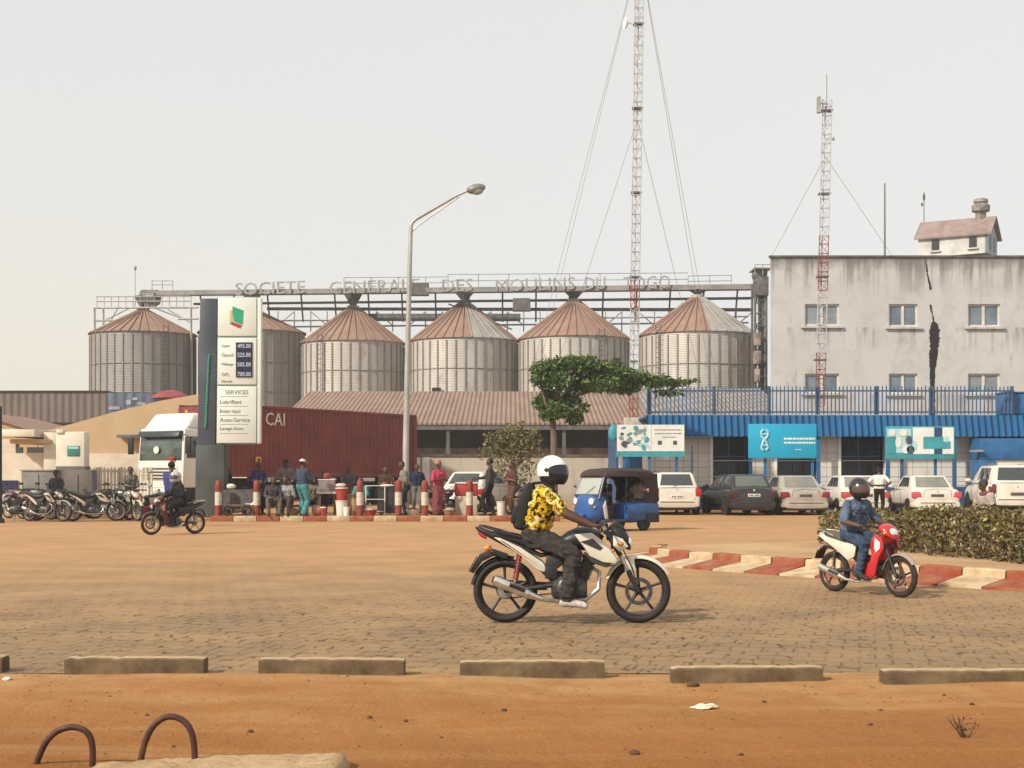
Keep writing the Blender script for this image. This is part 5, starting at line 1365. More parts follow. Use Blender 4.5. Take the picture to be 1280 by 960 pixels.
    side_panel(t, [(-.28,.60),(-.24,.53),(-.27,.50),(-.34,.53),(-.52,.68),(-.76,.84),(-.70,.835),(-.50,.745)], .105, .03, c['panel'], 'tail_panel', .012)
    m = MB().use(c.get('tail', BLK)); m.sect([(-.50,.72,.06,.10),(-.66,.80,.05,.10),(-.80,.865,.04,.085),(-.90,.91,.028,.06),(-.94,.93,.012,.03)], 16, 2.5); m.build('tail_cowl', t)
    m = MB().use(REDL); m.sect([(-.83,.835,.025,.055),(-.88,.86,.028,.05),(-.915,.88,.015,.035)], 12); m.build('tail_light', t)
    m = MB().use(BLK)
    for s in (-1, 1): m.path([(-.50,s*.14,.84),(-.70,s*.15,.90),(-.86,s*.10,.945),(-.90,0,.95)], .011, 6)
    m.build('grab_rail', t)
    m = MB().use(BLK); m.prism([(-.62,.67),(-.78,.725),(-.90,.67),(-.995,.50),(-.955,.485),(-.87,.60),(-.76,.655),(-.62,.62)], (0,-.07,0), (1,0,0), (0,0,1), (0,.14,0)); m.build('rear_fender', t, bevel=.006)
    m = MB().use(BLK if c.get('dark_plate') else SGW); m.box((-.965,0,.575), (.008,.17,.16), Matrix.Rotation(R(28), 3, 'Y')); m.build('number_plate', t, bevel=.003)
    for s in (-1, 1):
        m = MB().use(ORL); m.ell((-.82, s*.14, .735), (.032,.03,.022), 10, 7); m.cyl((-.76, s*.05, .69), (-.82, s*.135, .73), .007); m.build('indicator', t)
        m = MB().use(ORL); m.ell((.47, s*.17, .78), (.035,.03,.022), 10, 7); m.cyl((.45, s*.08, .78), (.47, s*.16, .78), .007); m.build('indicator', t)
    arc_fender(t, xr, R0, R(75), R(170), .055, BLK, 'tyre_hugger', .03)
    # handlebar, cowl, lamp
    m = MB().use(BLK); m.path([(.25,.40,.945),(.275,.28,.965),(.335,.14,.975),(.345,.06,.93),(.345,-.06,.93),(.335,-.14,.975),(.275,-.28,.965),(.25,-.40,.945)], .012, 8); o = m.build('handlebar', t)
    for s in (-1, 1):
        m = MB().use(RUB); m.cyl((.246, s*.41, .944), (.27, s*.285, .964), .019, n=12); m.build('grip', o); m = MB().use(MTL); m.path([(.30, s*.26, .955), (.33, s*.33, .935), (.31, s*.41, .925)], .006, 6); m.build('lever', o)
    m = MB().use(c['cowl']); m.sect([(.34,.87,.06,.07),(.40,.875,.085,.105),(.47,.85,.10,.115),(.53,.81,.09,.10),(.565,.77,.06,.075),(.575,.74,.03,.05)], 18, 2.3); m.build('headlight_cowl', t)
    m = MB().use(BLK); m.prism([(.36,.935),(.42,1.0),(.50,.955),(.53,.90),(.44,.93)], (0,-.07,0), (1,0,0), (0,0,1), (0,.14,0)); m.build('fly_screen', t, bevel=.01)
    m = MB().use(WLN); m.sect([(.545,.795,.055,.085),(.575,.785,.05,.075),(.59,.775,.03,.05)], 14); m.build('headlight', t)
    side_panel(t, [(.40,.86),(.49,.83),(.55,.75),(.46,.70),(.40,.76)], .10, .012, c.get('cowlside', BLK), 'cowl_panel', .005)
    if mirrors:
        for s in (-1, 1): mirror(t, .30, .96, s)
    m = MB().use(MTL)
    for s in (-1, 1): m.cyl((-.02, s*.13, .17), (-.02, s*.25, .17), .013)
    m.box((-.02,0,.19), (.05,.28,.03)); m.build('footpegs', t)
    if not c.get('ridden'):
        m = MB().use(BLK); m.path([(-.08,.14,.26),(-.02,.19,.06),(-.06,.22,.03)], .011, 6); m.build('side_stand', t)
    m = MB().use(ENG); m.box((.60,-.075,.385), (.07,.05,.10), Matrix.Rotation(R(35), 3, 'Y')); m.build('brake_caliper', t, bevel=.01)
    m = MB().use(MTL); m.path([(-.02,-.19,.17),(.12,-.20,.18),(.16,-.20,.20)], .008, 6); m.cyl((.15,-.17,.20), (.15,-.24,.20), .012); m.build('brake_pedal', t)
    m = MB().use(MTL); m.path([(-.02,.19,.17),(.13,.20,.17)], .008, 6); m.cyl((.13,.17,.17), (.13,.24,.17), .012); m.build('gear_pedal', t)
    m = MB().use(MTL); m.path([(-.06+.04*math.cos(a), .12, .33+.04*math.sin(a)) for a in np.linspace(-1.57,1.57,7)] + [(xr+.09*math.cos(a), .115, R0+.09*math.sin(a)) for a in np.linspace(1.57,4.71,12)], .008, 5, closed=True); m.build('chain', t)
    for s in (-1, 1):
        m = MB().use(c.get('trim', BLK)); m.prism([(.08,.80),(.20,.83),(.30,.74),(.27,.715),(.18,.755)], (0, s*.1705, 0), (1,0,0), (0,0,1), (0, s*.004, 0)); m.build('shroud_decal', t)
        m = MB().use(REDL); m.prism([(-.34,.575),(-.52,.705),(-.70,.815),(-.66,.80),(-.50,.685)], (0, s*.1355, 0), (1,0,0), (0,0,1), (0, s*.004, 0)); m.build('tail_decal', t)
    m = MB().use(BLK); m.path([(.16,.0,.62),(.10,-.11,.60),(-.02,-.125,.52),(-.10,-.13,.40)], .008, 5); m.path([(-.20,-.10,.58),(-.12,-.12,.48),(.0,-.13,.45)], .010, 6); m.box((-.20,-.115,.50), (.12,.05,.12)); m.build('airbox_hose', t, bevel=.008)
    m = MB().use(BLK); m.path([(.33,-.08,.92),(.46,-.10,.80),(.58,-.10,.55),(.63,-.09,.40)], .006, 5); m.path([(.33,.08,.92),(.44,.02,.72),(.30,.03,.60)], .006, 5); m.build('cables', t)
    return t

def underbone(label, loc, rz, c, group=None, cargo=None):
    t = thing('motorcycle', label, 'motorcycle', loc, rz, group)
    R0 = 0.285; xr, xf = -0.60, 0.615
    wheel(t, xr, R0, 0.085, c['rim'], False, 5, c.get('wire'), True); wheel(t, xf, R0, 0.07, c['rim'], True, 5, c.get('wire'))
    m = MB().use(c.get('fork', BLK))
    for s in (-1, 1): m.path([(.40, s*.075, .72), (.50, s*.075, .50), (xf-.01, s*.075, R0)], [.022,.022,.026], 10)
    m.cyl((xf,-.09,R0), (xf,.09,R0), .013); m.box((.42,0,.68), (.07,.19,.03)); m.build('front_fork', t)
    arc_fender(t, xf, R0, R(35), R(165), .062, c['fender'])
    m = MB().use(c['shield'])          # leg shield wraps both sides
    for s in (-1, 1): m.prism([(.30,.86),(.42,.80),(.45,.66),(.36,.52),(.30,.30),(.20,.22),(.14,.27),(.20,.45),(.24,.60),(.20,.72)], (0, s*.13, 0), (1,0,0), (0,0,1), (0, s*.035, 0))
    m.box((.335,0,.66), (.06,.27,.34), Matrix.Rotation(R(14), 3, 'Y')); m.build('leg_shield', t, bevel=.012)
    side_panel(t, [(.31,.80),(.40,.74),(.40,.66),(.33,.60),(.30,.66)], .168, .008, c.get('decal', WHT), 'shield_decal', .003)
    m = MB().use(c['shield']); m.sect([(.30,.93,.05,.10),(.36,.92,.075,.14),(.43,.89,.08,.14),(.49,.85,.06,.11),(.52,.81,.03,.07)], 16, 2.4); m.build('handlebar_cover', t)
    m = MB().use(WLN); m.sect([(.455,.89,.05,.09),(.495,.87,.045,.08),(.515,.85,.02,.05)], 14); m.build('headlight', t)
    m = MB().use(c.get('tunnel', BLK)); m.sect([(.30,.55,.10,.10),(.18,.47,.09,.09),(.02,.46,.09,.09),(-.12,.54,.12,.10),(-.2,.6,.12,.1)], 14, 2.6); m.build('center_tunnel', t)
    side_panel(t, [(-.06,.70),(-.10,.52),(-.22,.46),(-.40,.58),(-.66,.72),(-.80,.80),(-.70,.80),(-.30,.715)], .105, .035, c['panel'], 'side_panel', .014)
    side_panel(t, [(.17,.46),(.19,.28),(.02,.22),(-.14,.30),(-.08,.44)], .10, .025, c.get('lower', c['shield']), 'lower_panel', .012)
    m = MB().use(c['seat']); m.sect([(.0,.70,.03,.07),(-.03,.725,.05,.11),(-.18,.74,.055,.13),(-.36,.755,.055,.135),(-.50,.79,.05,.13),(-.68,.82,.045,.11),(-.74,.825,.02,.07)], 18, 2.8); m.build('seat', t)
    m = MB().use(c['panel']); m.sect([(-.55,.72,.05,.10),(-.70,.78,.045,.095),(-.82,.815,.03,.07),(-.86,.82,.012,.04)], 14); m.build('tail_cowl', t)
    m = MB().use(REDL); m.sect([(-.79,.775,.03,.06),(-.845,.79,.025,.05),(-.865,.79,.01,.03)], 12); m.build('tail_light', t)
    m = MB().use(c.get('rack', MTL))
    for s in (-1, 1): m.path([(-.50,s*.13,.80),(-.68,s*.14,.86),(-.84,s*.09,.875),(-.86,0,.875)], .010, 6)
    m.build('grab_rail', t)
    m = MB().use(BLK); m.prism([(-.55,.62),(-.74,.66),(-.84,.60),(-.90,.46),(-.885,.455),(-.82,.58),(-.73,.63),(-.55,.59)], (0,-.065,0), (1,0,0), (0,0,1), (0,.13,0)); m.build('rear_fender', t, bevel=.005)
    m = MB().use(SGW if not c.get('dark_plate') else BLK); m.box((-.885,0,.52), (.008,.16,.13), Matrix.Rotation(R(24), 3, 'Y')); m.build('number_plate', t)
    m = MB().use(ENG); m.sect([(-.18,.33,.08,.10),(-.10,.32,.11,.125),(.04,.31,.11,.125),(.14,.31,.07,.09)], 14, 3.0); 
    for s in (-1, 1): m.lathe([(.085,0),(.08,.03),(.02,.045)], o=(-.03, s*.115, .31), axis=(0,s,0), n=18)
    o = m.build('engine', t)
    m = MB().use(ENG)
    for i in range(6): m.box((.15+.02*i, 0, .34+.004*i), (.008,.13,.12))
    m.box((.2,0,.345), (.12,.09,.09)); m.build('cylinder', o)
    m = MB().use(BLK)
    for s in (-1, 1): m.path([(-.14,s*.09,.34),(-.40,s*.085,.31),(xr,s*.08,R0)], .02, 8)
    m.cyl((xr,-.1,R0), (xr,.1,R0), .013); m.build('swingarm', t)
    shock(t, (-.48,-.11,.66), (-.53,-.10,.33), c['shock']); shock(t, (-.48,.11,.66), (-.53,.10,.33), c['shock'])
    m = MB().use(CHR); m.path([(.22,-.05,.28),(.16,-.10,.20),(-.05,-.13,.18),(-.25,-.14,.20),(-.38,-.15,.25),(-.72,-.165,.36)], [.016,.016,.016,.02,.045,.048], 12); o = m.build('exhaust', t)
    m = MB().use(BLK); m.path([(-.36,-.185,.265),(-.52,-.20,.315)], .02, 6); m.build('heat_shield', o)
    m = MB().use(BLK); m.path([(.22,.35,.945),(.25,.25,.96),(.33,.10,.94),(.33,-.10,.94),(.25,-.25,.96),(.22,-.35,.945)], .011, 8); o = m.build('handlebar', t)
    for s in (-1, 1): m = MB().use(RUB); m.cyl((.218, s*.36, .944), (.243, s*.25, .959), .018, n=12); m.build('grip', o)
    for s in (-1, 1): mirror(t, .27, .96, s)
    for s in (-1, 1):
        m = MB().use(ORL); m.ell((.44, s*.12, .87), (.035,.022,.025), 10, 7); m.build('indicator', t)
    m = MB().use(MTL)
    for s in (-1, 1): m.cyl((.0, s*.12, .21), (.0, s*.24, .21), .012)
    m.box((0,0,.22), (.04,.26,.02)); m.build('footpegs', t)
    if not c.get('ridden'):
        m = MB().use(BLK); m.path([(-.10,.10,.24),(-.04,.19,.05),(-.07,.21,.02)], .010, 6); m.build('side_stand', t)
    return t
# ------------------------------------------------------------------ the white motorcycle and its rider
IVO = mat('ivory fairing paint', (0.66,0.62,0.50), 0.3, var=0.12, scale=4, coat=0.4)
RIM = mat('dusty black rim', (0.040,0.026,0.020), 0.5, var=0.5, scale=10)
SEATB = mat('black vinyl seat', (0.022,0.020,0.019), 0.55, var=0.3, scale=12)
c = dict(tank=BLK, panel=IVO, fender=IVO, rim=RIM, seat=SEATB, shock=RED, cowl=BLK, cowlside=IVO, trim=mat('dark grey fairing', (0.035,0.034,0.034), 0.4), dark_plate=True, ridden=True)
Zm = 13.75
street_bike('white and black street motorcycle ridden in the foreground by the man in yellow', (XX(714.5, Zm), Zm, 0), R(-1.5), c, mirrors=False)
k = NT('yellow printed shirt cloth', 0.9, 0.15)
vo = k.n('TexVoronoi'); vo.inputs['Scale'].default_value = 7.0; k.l(k.coord((1,1,1)), vo.inputs['Vector'])
d = vo.outputs['Distance']
ring = k.math('MULTIPLY', k.mask(d, 0.30, 0.34), k.mask(d, 0.46, 0.42)); dot = k.mask(d, 0.20, 0.15)
sw = k.mask(k.noise(11, 3, dist=2.0), 0.49, 0.53)
col = k.mix(sw, (0.56,0.36,0.016), (0.030,0.022,0.010)); col = k.mix(k.mask(k.noise(5, 3), 0.5, 0.6), col, (0.40,0.25,0.012)) if False else col; col = k.mix(ring, col, (0.62,0.50,0.20)); col = k.mix(k.math('MULTIPLY', dot, 0.8), col, (0.085,0.05,0.012))
k.base(col); k.bump(k.noise(14, 5), 0.4); YEL = k.m
SNEAK = mat('pale sneaker', (0.50,0.46,0.40), 0.7, var=0.4, scale=20)
P_ = ride((-.37,0,.855), (-.235,0,1.325), (.255,.36,.945), (-.05,.19,.165), (.86,-.50,-.05), .25); P_['bulk'] = 1.2; P_['ssp'] = 1.1
person('man in yellow patterned shirt and white helmet riding the white motorcycle', (XX(714.5, Zm), Zm, 0), R(-1.5), P_, dict(shirt=YEL, pants=mat('dark grey trousers', (0.038,0.033,0.030), 0.95, var=0.35, scale=6, bump=0.4), shoe=SNEAK, sleeve=0.75, baggy=1.12, flare=1.2, folds=1.7), voxel=0.0085,
       hat=helmet(mat('white helmet shell', (0.78,0.77,0.72), 0.25, coat=0.6), mat('dark visor', (0.012,0.012,0.018), 0.15, coat=0.5), mat('helmet chin black', (0.02,0.02,0.026), 0.35)), bag=backpack(mat('black backpack cloth', (0.016,0.015,0.016), 0.9, var=0.3, scale=9, bump=0.3)), skin=SKIN)

# red motorcycle with rider in blue
REDF = mat('glossy red fairing', (0.48,0.022,0.025), 0.25, var=0.15, scale=5, coat=0.5)
c2 = dict(rim=mat('reddish alloy rim', (0.16,0.075,0.045), 0.4, 0.4, var=0.4, scale=10), fender=mat('grey fender', (0.32,0.27,0.22), 0.4, var=0.2), shield=REDF, panel=IVO, seat=mat('grey brown seat', (0.10,0.075,0.06), 0.6, var=0.2), shock=BLK, lower=REDF, decal=WHT, tunnel=BLK, dark_plate=True, ridden=True)
pos, rz = (XX(1083, 17.0), 17.0, 0), R(-57)
ub = underbone('red and white underbone motorcycle ridden past the painted island kerb', pos, rz, c2)
ub.scale = (.87,)*3
P_ = ride((-.27,0,.84), (-.17,0,1.315), (.225,.31,.94), (.03,.17,.215), (.95,-.25,-.12), .22); P_['bulk'] = 1.12
person('rider in faded blue shirt and jeans with a black helmet on the red motorcycle', pos, rz, P_, dict(shirt=CBLUE, pants=CJEAN, shoe=SHOE, sleeve=0.9, folds=1.5), voxel=0.010, sc=.87,
       hat=helmet(mat('black helmet shell', (0.02,0.018,0.02), 0.3, coat=0.4), mat('smoked visor', (0.085,0.052,0.042), 0.2, coat=0.4), BLK))

# dark maroon scooter heading left with rider
MAROON = mat('dark maroon fairing', (0.075,0.022,0.025), 0.35, var=0.3, coat=0.3)
c3 = dict(rim=mat('pale alloy rim', (0.42,0.34,0.25), 0.5, 0.2, var=0.3), fender=MAROON, shield=MAROON, panel=mat('dark side panel', (0.03,0.025,0.026), 0.4), seat=SEATB, shock=BLK, lower=MAROON, decal=mat('salmon decal', (0.45,0.24,0.16), 0.5), rack=CHR, ridden=True)
pos, rz = (XX(217, 34), 34.0, 0), R(180+38)
ub = underbone('dark maroon scooter with pale wheels heading left past the parked motorcycles', pos, rz, c3)
ub.scale = (.93,)*3
P_ = ride((-.22,0,.83), (-.10,0,1.30), (.225,.30,.94), (.05,.17,.21), (.98,.15,-.05), .25)
person('rider in dark clothes with a grey white helmet on the maroon scooter', pos, rz, P_, dict(shirt=CDARK, pants=CDARK, shoe=SHOE, sleeve=2), sc=.95, hat=helmet(mat('grey white helmet', (0.42,0.40,0.37), 0.4), GLS))

# ------------------------------------------------------------------ parked motorcycles at the left
GRN = mat('pale green paint', (0.34,0.38,0.28), 0.4, var=0.2); SILV = mat('silver paint', (0.38,0.36,0.33), 0.4, 0.3, var=0.2); DGRN = mat('dark green paint', (0.03,0.055,0.04), 0.35, var=0.2); TANS = mat('tan seat cover', (0.30,0.20,0.13), 0.7, var=0.2); CREAM = mat('cream paint', (0.55,0.47,0.34), 0.4, var=0.2)
gp = 'motorcycles parked in a row at the left'
def cc(**k_): 
    d_ = dict(tank=BLK, panel=BLK, fender=BLK, rim=mat('dull alloy rim', (0.35,0.28,0.21), 0.5, 0.2, var=0.4), seat=SEATB, shock=MTL, cowl=BLK, shield=BLK, wire=True, trim=mat('dark grey fairing', (0,0,0))); d_.update(k_); return d_
pk = [('s', 18, 43.6, R(-168), cc(tank=MAROON, seat=TANS, panel=SILV), 'black motorcycle with a long tan seat, cut off by the left picture edge'),
      ('s', 58, 43.3, R(-22), cc(fender=GRN, tank=BLK, panel=CREAM, cowl=SILV), 'motorcycle with a pale green front fender and wheel, leftmost one facing right'),
      ('s', 46, 45.2, R(150), cc(tank=SILV, panel=SILV, cowl=BLK), 'black and silver motorcycle standing behind the one with the pale green fender'),
      ('s', 118, 43.5, R(14), cc(panel=CREAM, fender=SILV, seat=SEATB), 'motorcycle with cream tail panel and pale exhaust, middle of the parked row'),
      ('u', 146, 44.6, R(-62), cc(shield=BLK, panel=CREAM, wire=False), 'dark scooter with cream panels turned to the road, left of the red scooter'),
      ('s', 160, 43.9, R(-48), cc(tank=SILV, fender=CREAM, panel=SILV, cowl=CREAM), 'silver tanked motorcycle with cream fender, near the white picket fence'),
      ('u', 181, 44.7, R(-125), cc(shield=RED, panel=CREAM, wire=False), 'red scooter, rightmost of the parked row behind the maroon scooter')]
pk += [('s', 28, 46.0, R(-30), cc(tank=BLK, panel=BLK, seat=SEATB), 'black motorcycle in the back of the parked row before the grey cabinet'),
       ('s', 92, 45.7, R(-160), cc(tank=DGRN, panel=BLK), 'dark green tanked motorcycle in the back of the parked row below the fuel pump'),
       ('s', 132, 45.9, R(-25), cc(tank=MAROON, panel=BLK, fender=SILV), 'maroon tanked motorcycle in the back of the parked row before the picket fence')]
for kind, px, Zq, rz, c_, lab in pk:
    (street_bike if kind == 's' else underbone)(lab, (XX(px, Zq), Zq, 0.004), rz, c_, gp)
# ------------------------------------------------------------------ cars
def glass_on(t, q, u0, u1, v0, v1, mt_, name, out, par=None, th=0.012):
    """pane set 8 mm proud of the face q (a,b,c,d: bottom a->b, top d->c)"""
    a, b, c, d = [Vector(v) for v in q]
    pt = lambda u, v: a.lerp(b, u).lerp(d.lerp(c, u), v)
    n = (b-a).cross(d-a).normalized(); n = n if n.dot(Vector(out)) > 0 else -n
    lo = [pt(u0,v0), pt(u1,v0), pt(u1,v1), pt(u0,v1)]
    m = MB().use(mt_); m.hexa([p - n*.004 for p in lo], [p + n*th for p in lo]); return m.build(name, par or t, bevel=0.004)
def car_wheel(t, x, y, r, w):
    s = 1 if y > 0 else -1
    m = MB().use(RUB); m.lathe([(r*.62,-w/2),(r*.93,-w/2),(r,-w/2+.03),(r,w/2-.03),(r*.93,w/2),(r*.62,w/2)], o=(x,y,r), axis=(0,s,0), n=28); o = m.build('wheel', t)
    m = MB().use(MTL); m.lathe([(r*.63,-.02),(r*.63,w/2-.012),(r*.56,w/2-.02),(r*.5,w/2-.06),(.05,w/2-.04),(.01,w/2-.035)], o=(x,y,r), axis=(0,s,0), n=28)
    for i in range(7):
        a = 2*math.pi*i/7; m.path([(x+.04*math.cos(a), y+s*(w/2-.035), r+.04*math.sin(a)), (x+r*.57*math.cos(a), y+s*(w/2-.02), r+r*.57*math.sin(a))], [.03,.022], 5)
    m.build('rim', o)
def car(label, px, Z, rz, paint, kind='sedan', lamp=REDL, sc=1.0, plate=None, low=None, tint=GLS, group='cars parked nose-in before the bank', z=0.004):
    t = thing('parked_car', label, 'car', (XX(px, Z), Z, z), rz, group); t.scale = (sc, sc, sc)
    W = 0.86; m = MB().use(paint)
    if kind == 'sedan': st = [(-2.22,.60,.20,.66),(-2.18,.61,.27,.76),(-2.05,.625,.33,.83),(-1.6,.64,.345,W),(-1.0,.63,.345,W+.005),(0,.60,.335,W+.005),(1.0,.585,.325,W),(1.6,.57,.30,.85),(2.05,.54,.25,.80),(2.2,.52,.18,.68)]; gb, gt, zb, zt = (-1.72, 1.15), (-0.98, 0.30), 0.93, 1.41
    elif kind == 'hatch': st = [(-1.95,.60,.22,.68),(-1.90,.62,.30,.78),(-1.75,.64,.36,.84),(-1.0,.64,.36,W),(0,.62,.35,W),(1.0,.60,.33,W),(1.5,.58,.30,.84),(1.85,.55,.25,.78),(2.0,.52,.18,.66)]; gb, gt, zb, zt = (-1.80, 1.15), (-1.30, 0.30), 0.95, 1.45
    elif kind == 'wagon': st = [(-2.12,.62,.25,.72),(-2.09,.64,.33,.80),(-1.95,.66,.37,.85),(-1.0,.66,.37,W),(0,.64,.36,W),(1.0,.62,.34,W),(1.6,.60,.31,.84),(2.0,.56,.25,.78),(2.15,.53,.18,.66)]; gb, gt, zb, zt = (-2.03, 1.2), (-1.62, 0.35), 0.98, 1.52
    else: st = [(-2.25,.74,.30,.76),(-2.22,.76,.38,.84),(-2.1,.78,.42,.89),(-1.0,.78,.42,.91),(0,.77,.41,.91),(1.0,.75,.40,.91),(1.7,.73,.36,.89),(2.1,.70,.30,.84),(2.25,.66,.22,.74)]; gb, gt, zb, zt = (-2.15, 1.1), (-1.80, 0.35), 1.16, 1.76; W = .91
    m.sect(st, 28, 4.2); m.build('body', t)
    xe = st[0][0]; wb, wt = W-.06, W-.24
    B = [V(gb[0],-wb,zb-.06), V(gb[1],-wb,zb-.06), V(gb[1],wb,zb-.06), V(gb[0],wb,zb-.06)]; T_ = [V(gt[0],-wt,zt), V(gt[1],-wt,zt), V(gt[1],wt,zt), V(gt[0],wt,zt)]
    m = MB().use(paint); m.hexa(B, T_); o = m.build('cabin', t, bevel=0.10)
    glass_on(t, (B[3],B[0],T_[0],T_[3]), .11, .89, .22, .88, tint, 'rear_window', (-1,0,.5), o)
    glass_on(t, (B[1],B[2],T_[2],T_[1]), .08, .92, .20, .90, GLS, 'windscreen', (1,0,.5), o)
    for s, (a, b, c_, d) in ((-1, (B[0],B[1],T_[1],T_[0])), (1, (B[2],B[3],T_[3],T_[2]))):
        for u0, u1 in ((.16,.44),(.47,.74)) if s < 0 else ((.26,.53),(.56,.84)): glass_on(t, (a,b,c_,d), u0, u1, .24, .86, GLS, 'side_window', (0,s,.3), o)
    rw = .31 if kind != 'suv' else .37; wbs = 1.32 if kind != 'hatch' else 1.2
    for x in (-wbs, wbs):
        for s in (-1, 1):
            car_wheel(t, x, s*(W-.10), rw, .20)
            m = MB().use(BLK); m.lathe([(rw+.07,-.02),(rw+.07,.0),(.01,.0)], o=(x, s*(W-.002), rw+.01), axis=(0,s,0), n=26); m.build('wheel_arch', t)
    zl = st[2][1]+.10
    for s in (-1, 1):
        m = MB().use(lamp)
        if kind in ('wagon', 'suv'): m.prism([(-.0,-.13),(.16,-.10),(.13,.20),(.03,.24),(-.02,.1)], (xe+.045, s*(W-.20), zl+.02), (0,s,0), (0,0,1), (-.05,0,0)); m.box((xe+.12, s*(W-.025), zl+.03), (.22,.06,.26))
        else: m.prism([(-.12,-.09),(.17,-.11),(.15,.11),(-.06,.10)], (xe+.05, s*(W-.20), zl), (0,s,0), (0,0,1), (-.055,0,0)); m.box((xe+.13, s*(W-.03), zl), (.24,.06,.20))
        m.build('tail_light', t, bevel=.015)
    m = MB().use(low or paint); zq = st[1][1]-.22
    m.sect([(xe-.075,zq-.02,.09,W-.18),(xe-.065,zq-.02,.125,W-.09),(xe+.10,zq-.02,.14,W-.02),(xe+.5,zq-.03,.13,W+.004)], 22, 4.5); m.build('rear_bumper', t)
    m = MB().use(BLK); m.box((xe+.2, 0, zq-.16), (.5, 2*W-.28, .12)); m.box((0,0,.24), (3.4, 2*W-.2, .10)); m.build('underbody', t, bevel=.02)
    m = MB().use(plate or SGW); pz = zl-.03 if kind in ('sedan','hatch') else zl-.10
    m.box((xe+.012 if kind in ('sedan','hatch') else xe+.0, 0, pz), (.03,.46,.11)); m.build('number_plate', t, bevel=.006)
    m = MB().use(BLK); 
    for i, x in enumerate((-.16,-.10,-.04,.05,.11,.17)): m.box((xe-.0045 if kind in ('sedan','hatch') else xe-.0165, x, pz), (.004,.035,.06))
    m.build('plate_marks', t)
    m = MB().use(CHR); m.lathe([(.04,0),(.04,.012),(.01,.016)], o=(xe+.012, 0, zl+.15 if kind != 'sedan' else zl+.12), axis=(-1,0,.2), n=16); m.build('badge', t)
    m = MB().use(paint if kind != 'sedan' else BLK)
    for s in (-1, 1): MB().use(paint).ell((.62, s*(W+.12), zb+.08), (.06,.11,.075), 12, 8).box((.64, s*(W+.01), zb+.04), (.05,.12,.03)).build('wing_mirror', t)
    m = MB().use(BLK)
    if kind in ('sedan', 'hatch'): m.path([(xe+.005, -(W-.36), zl-.13),(xe-.004, -(W-.40), zl+.17),(xe+.05, 0, zl+.205),(xe-.004, (W-.40), zl+.17),(xe+.005, (W-.36), zl-.13)], .007, 5)
    else: m.path([(xe+.0, -(W-.22), zl-.22),(xe+.03, -(W-.2), zb+.0),(xe+.0, (W-.2), zb+.0),(xe+.0, (W-.22), zl-.22)], .008, 5)
    m.build('tailgate_seam', t)
    m = MB().use(BLK); m.box((xe-.062, 0, zq+.045), (.035, 2*W-.5, .035)); m.build('bumper_strip', t, bevel=.008)
    for s in (-1, 1):
        m = MB().use(ORL if kind != 'suv' else WLN); m.box((xe+.02, s*(W-.24), zl-.045), (.035,.12,.05)); m.build('lamp_segment', t, bevel=.008)
        m = MB().use(BLK); m.path([(-.35, s*(W+.012), zb-.06), (-.42, s*(W+.012), .42)], .006, 4); m.path([(.62, s*(W+.012), zb-.06), (.60, s*(W+.010), .40)], .006, 4); m.build('door_seam', t)
    if kind != 'suv':
        m = MB().use(MTL); m.cyl((xe-.05, -.45, .25), (xe+.2, -.45, .25), .03, n=10); m.build('exhaust_pipe', t)
    else:
        m = MB().use(BLK); m.sect([(xe+.05,.45,.07,W-.05),(xe+.1,.45,.10,W+.0),(xe+.4,.45,.10,W+.004)], 18, 4); m.build('bumper_skirt', t)
    if kind in ('wagon', 'suv'):
        for s in (-1, 1):
            m = MB().use(BLK if kind == 'wagon' else MTL); m.path([(gt[0]+.1, s*(wt-.03), zt+.0), (gt[0]+.2, s*(wt-.03), zt+.05), (gt[1]-.2, s*(wt-.03), zt+.05), (gt[1]-.1, s*(wt-.03), zt)], .016, 6); m.build('roof_rail', t)
    m = MB().use(BLK); m.path([(gb[0]+.06, .1, zb+.05), (gb[0]+.16, -.28, zb+.12)], .008, 5); m.build('rear_wiper', t) if kind != 'sedan' else None
    return t
PW = mat('dusty white car paint', (0.64,0.59,0.51), 0.35, var=0.12, scale=2.5, coat=0.4)
PSIL = mat('champagne silver car paint', (0.42,0.375,0.31), 0.35, 0.2, var=0.15, scale=2.5, coat=0.4)
PDK = mat('dark grey car paint', (0.035,0.033,0.034), 0.3, 0.2, var=0.25, scale=3, coat=0.4)
DUSTG = mat('dusty rear glass', (0.20,0.19,0.16), 0.25, spec=.6, var=.3, scale=2)
PDP = mat('dark plate', (0.13,0.12,0.11), 0.5)
car('white estate car with red lamps, leftmost of the row beside the three wheeler', 838, 52.0, R(90), PW, 'wagon', low=mat('dusty lower bumper', (0.55,0.47,0.37), .5), tint=GLS, plate=SGW)
car('dark grey hatchback with a white number plate, parked at an angle', 921, 51.3, R(99), PDK, 'hatch', lamp=mat('smoked lamp', (0.06,0.02,0.02), .3), tint=mat('greenish dusty glass', (0.11,0.125,0.10), .25), plate=SGW)
car('champagne silver saloon parked right of the dark hatchback', 988, 51.8, R(93), PSIL, 'sedan', lamp=mat('dull red lamp', (0.22,0.02,0.02), .3), tint=DUSTG, plate=PDP)
car('white saloon half hidden by the head of the rider in blue', 1062, 52.2, R(92), PW, 'sedan', lamp=mat('pinkish red lamp', (0.45,0.08,0.07), .3), tint=DUSTG, plate=PDP)
car('white saloon under the teal sign, right of the man in the white shirt', 1152, 52.0, R(88), PW, 'sedan', lamp=mat('bright pink red lamp', (0.55,0.07,0.10), .3), tint=DUSTG, plate=PDP)
car('white off-road car with roof rails, rightmost of the row', 1252, 50.0, R(84), PW, 'suv', lamp=mat('maroon lamp', (0.16,0.03,0.04), .3), plate=PDP)
car('small white hatchback parked by the pale wall behind the dark dressed man', 604, 49.5, R(66), PW, 'hatch', group='small cars elsewhere', z=0.165, sc=.95)

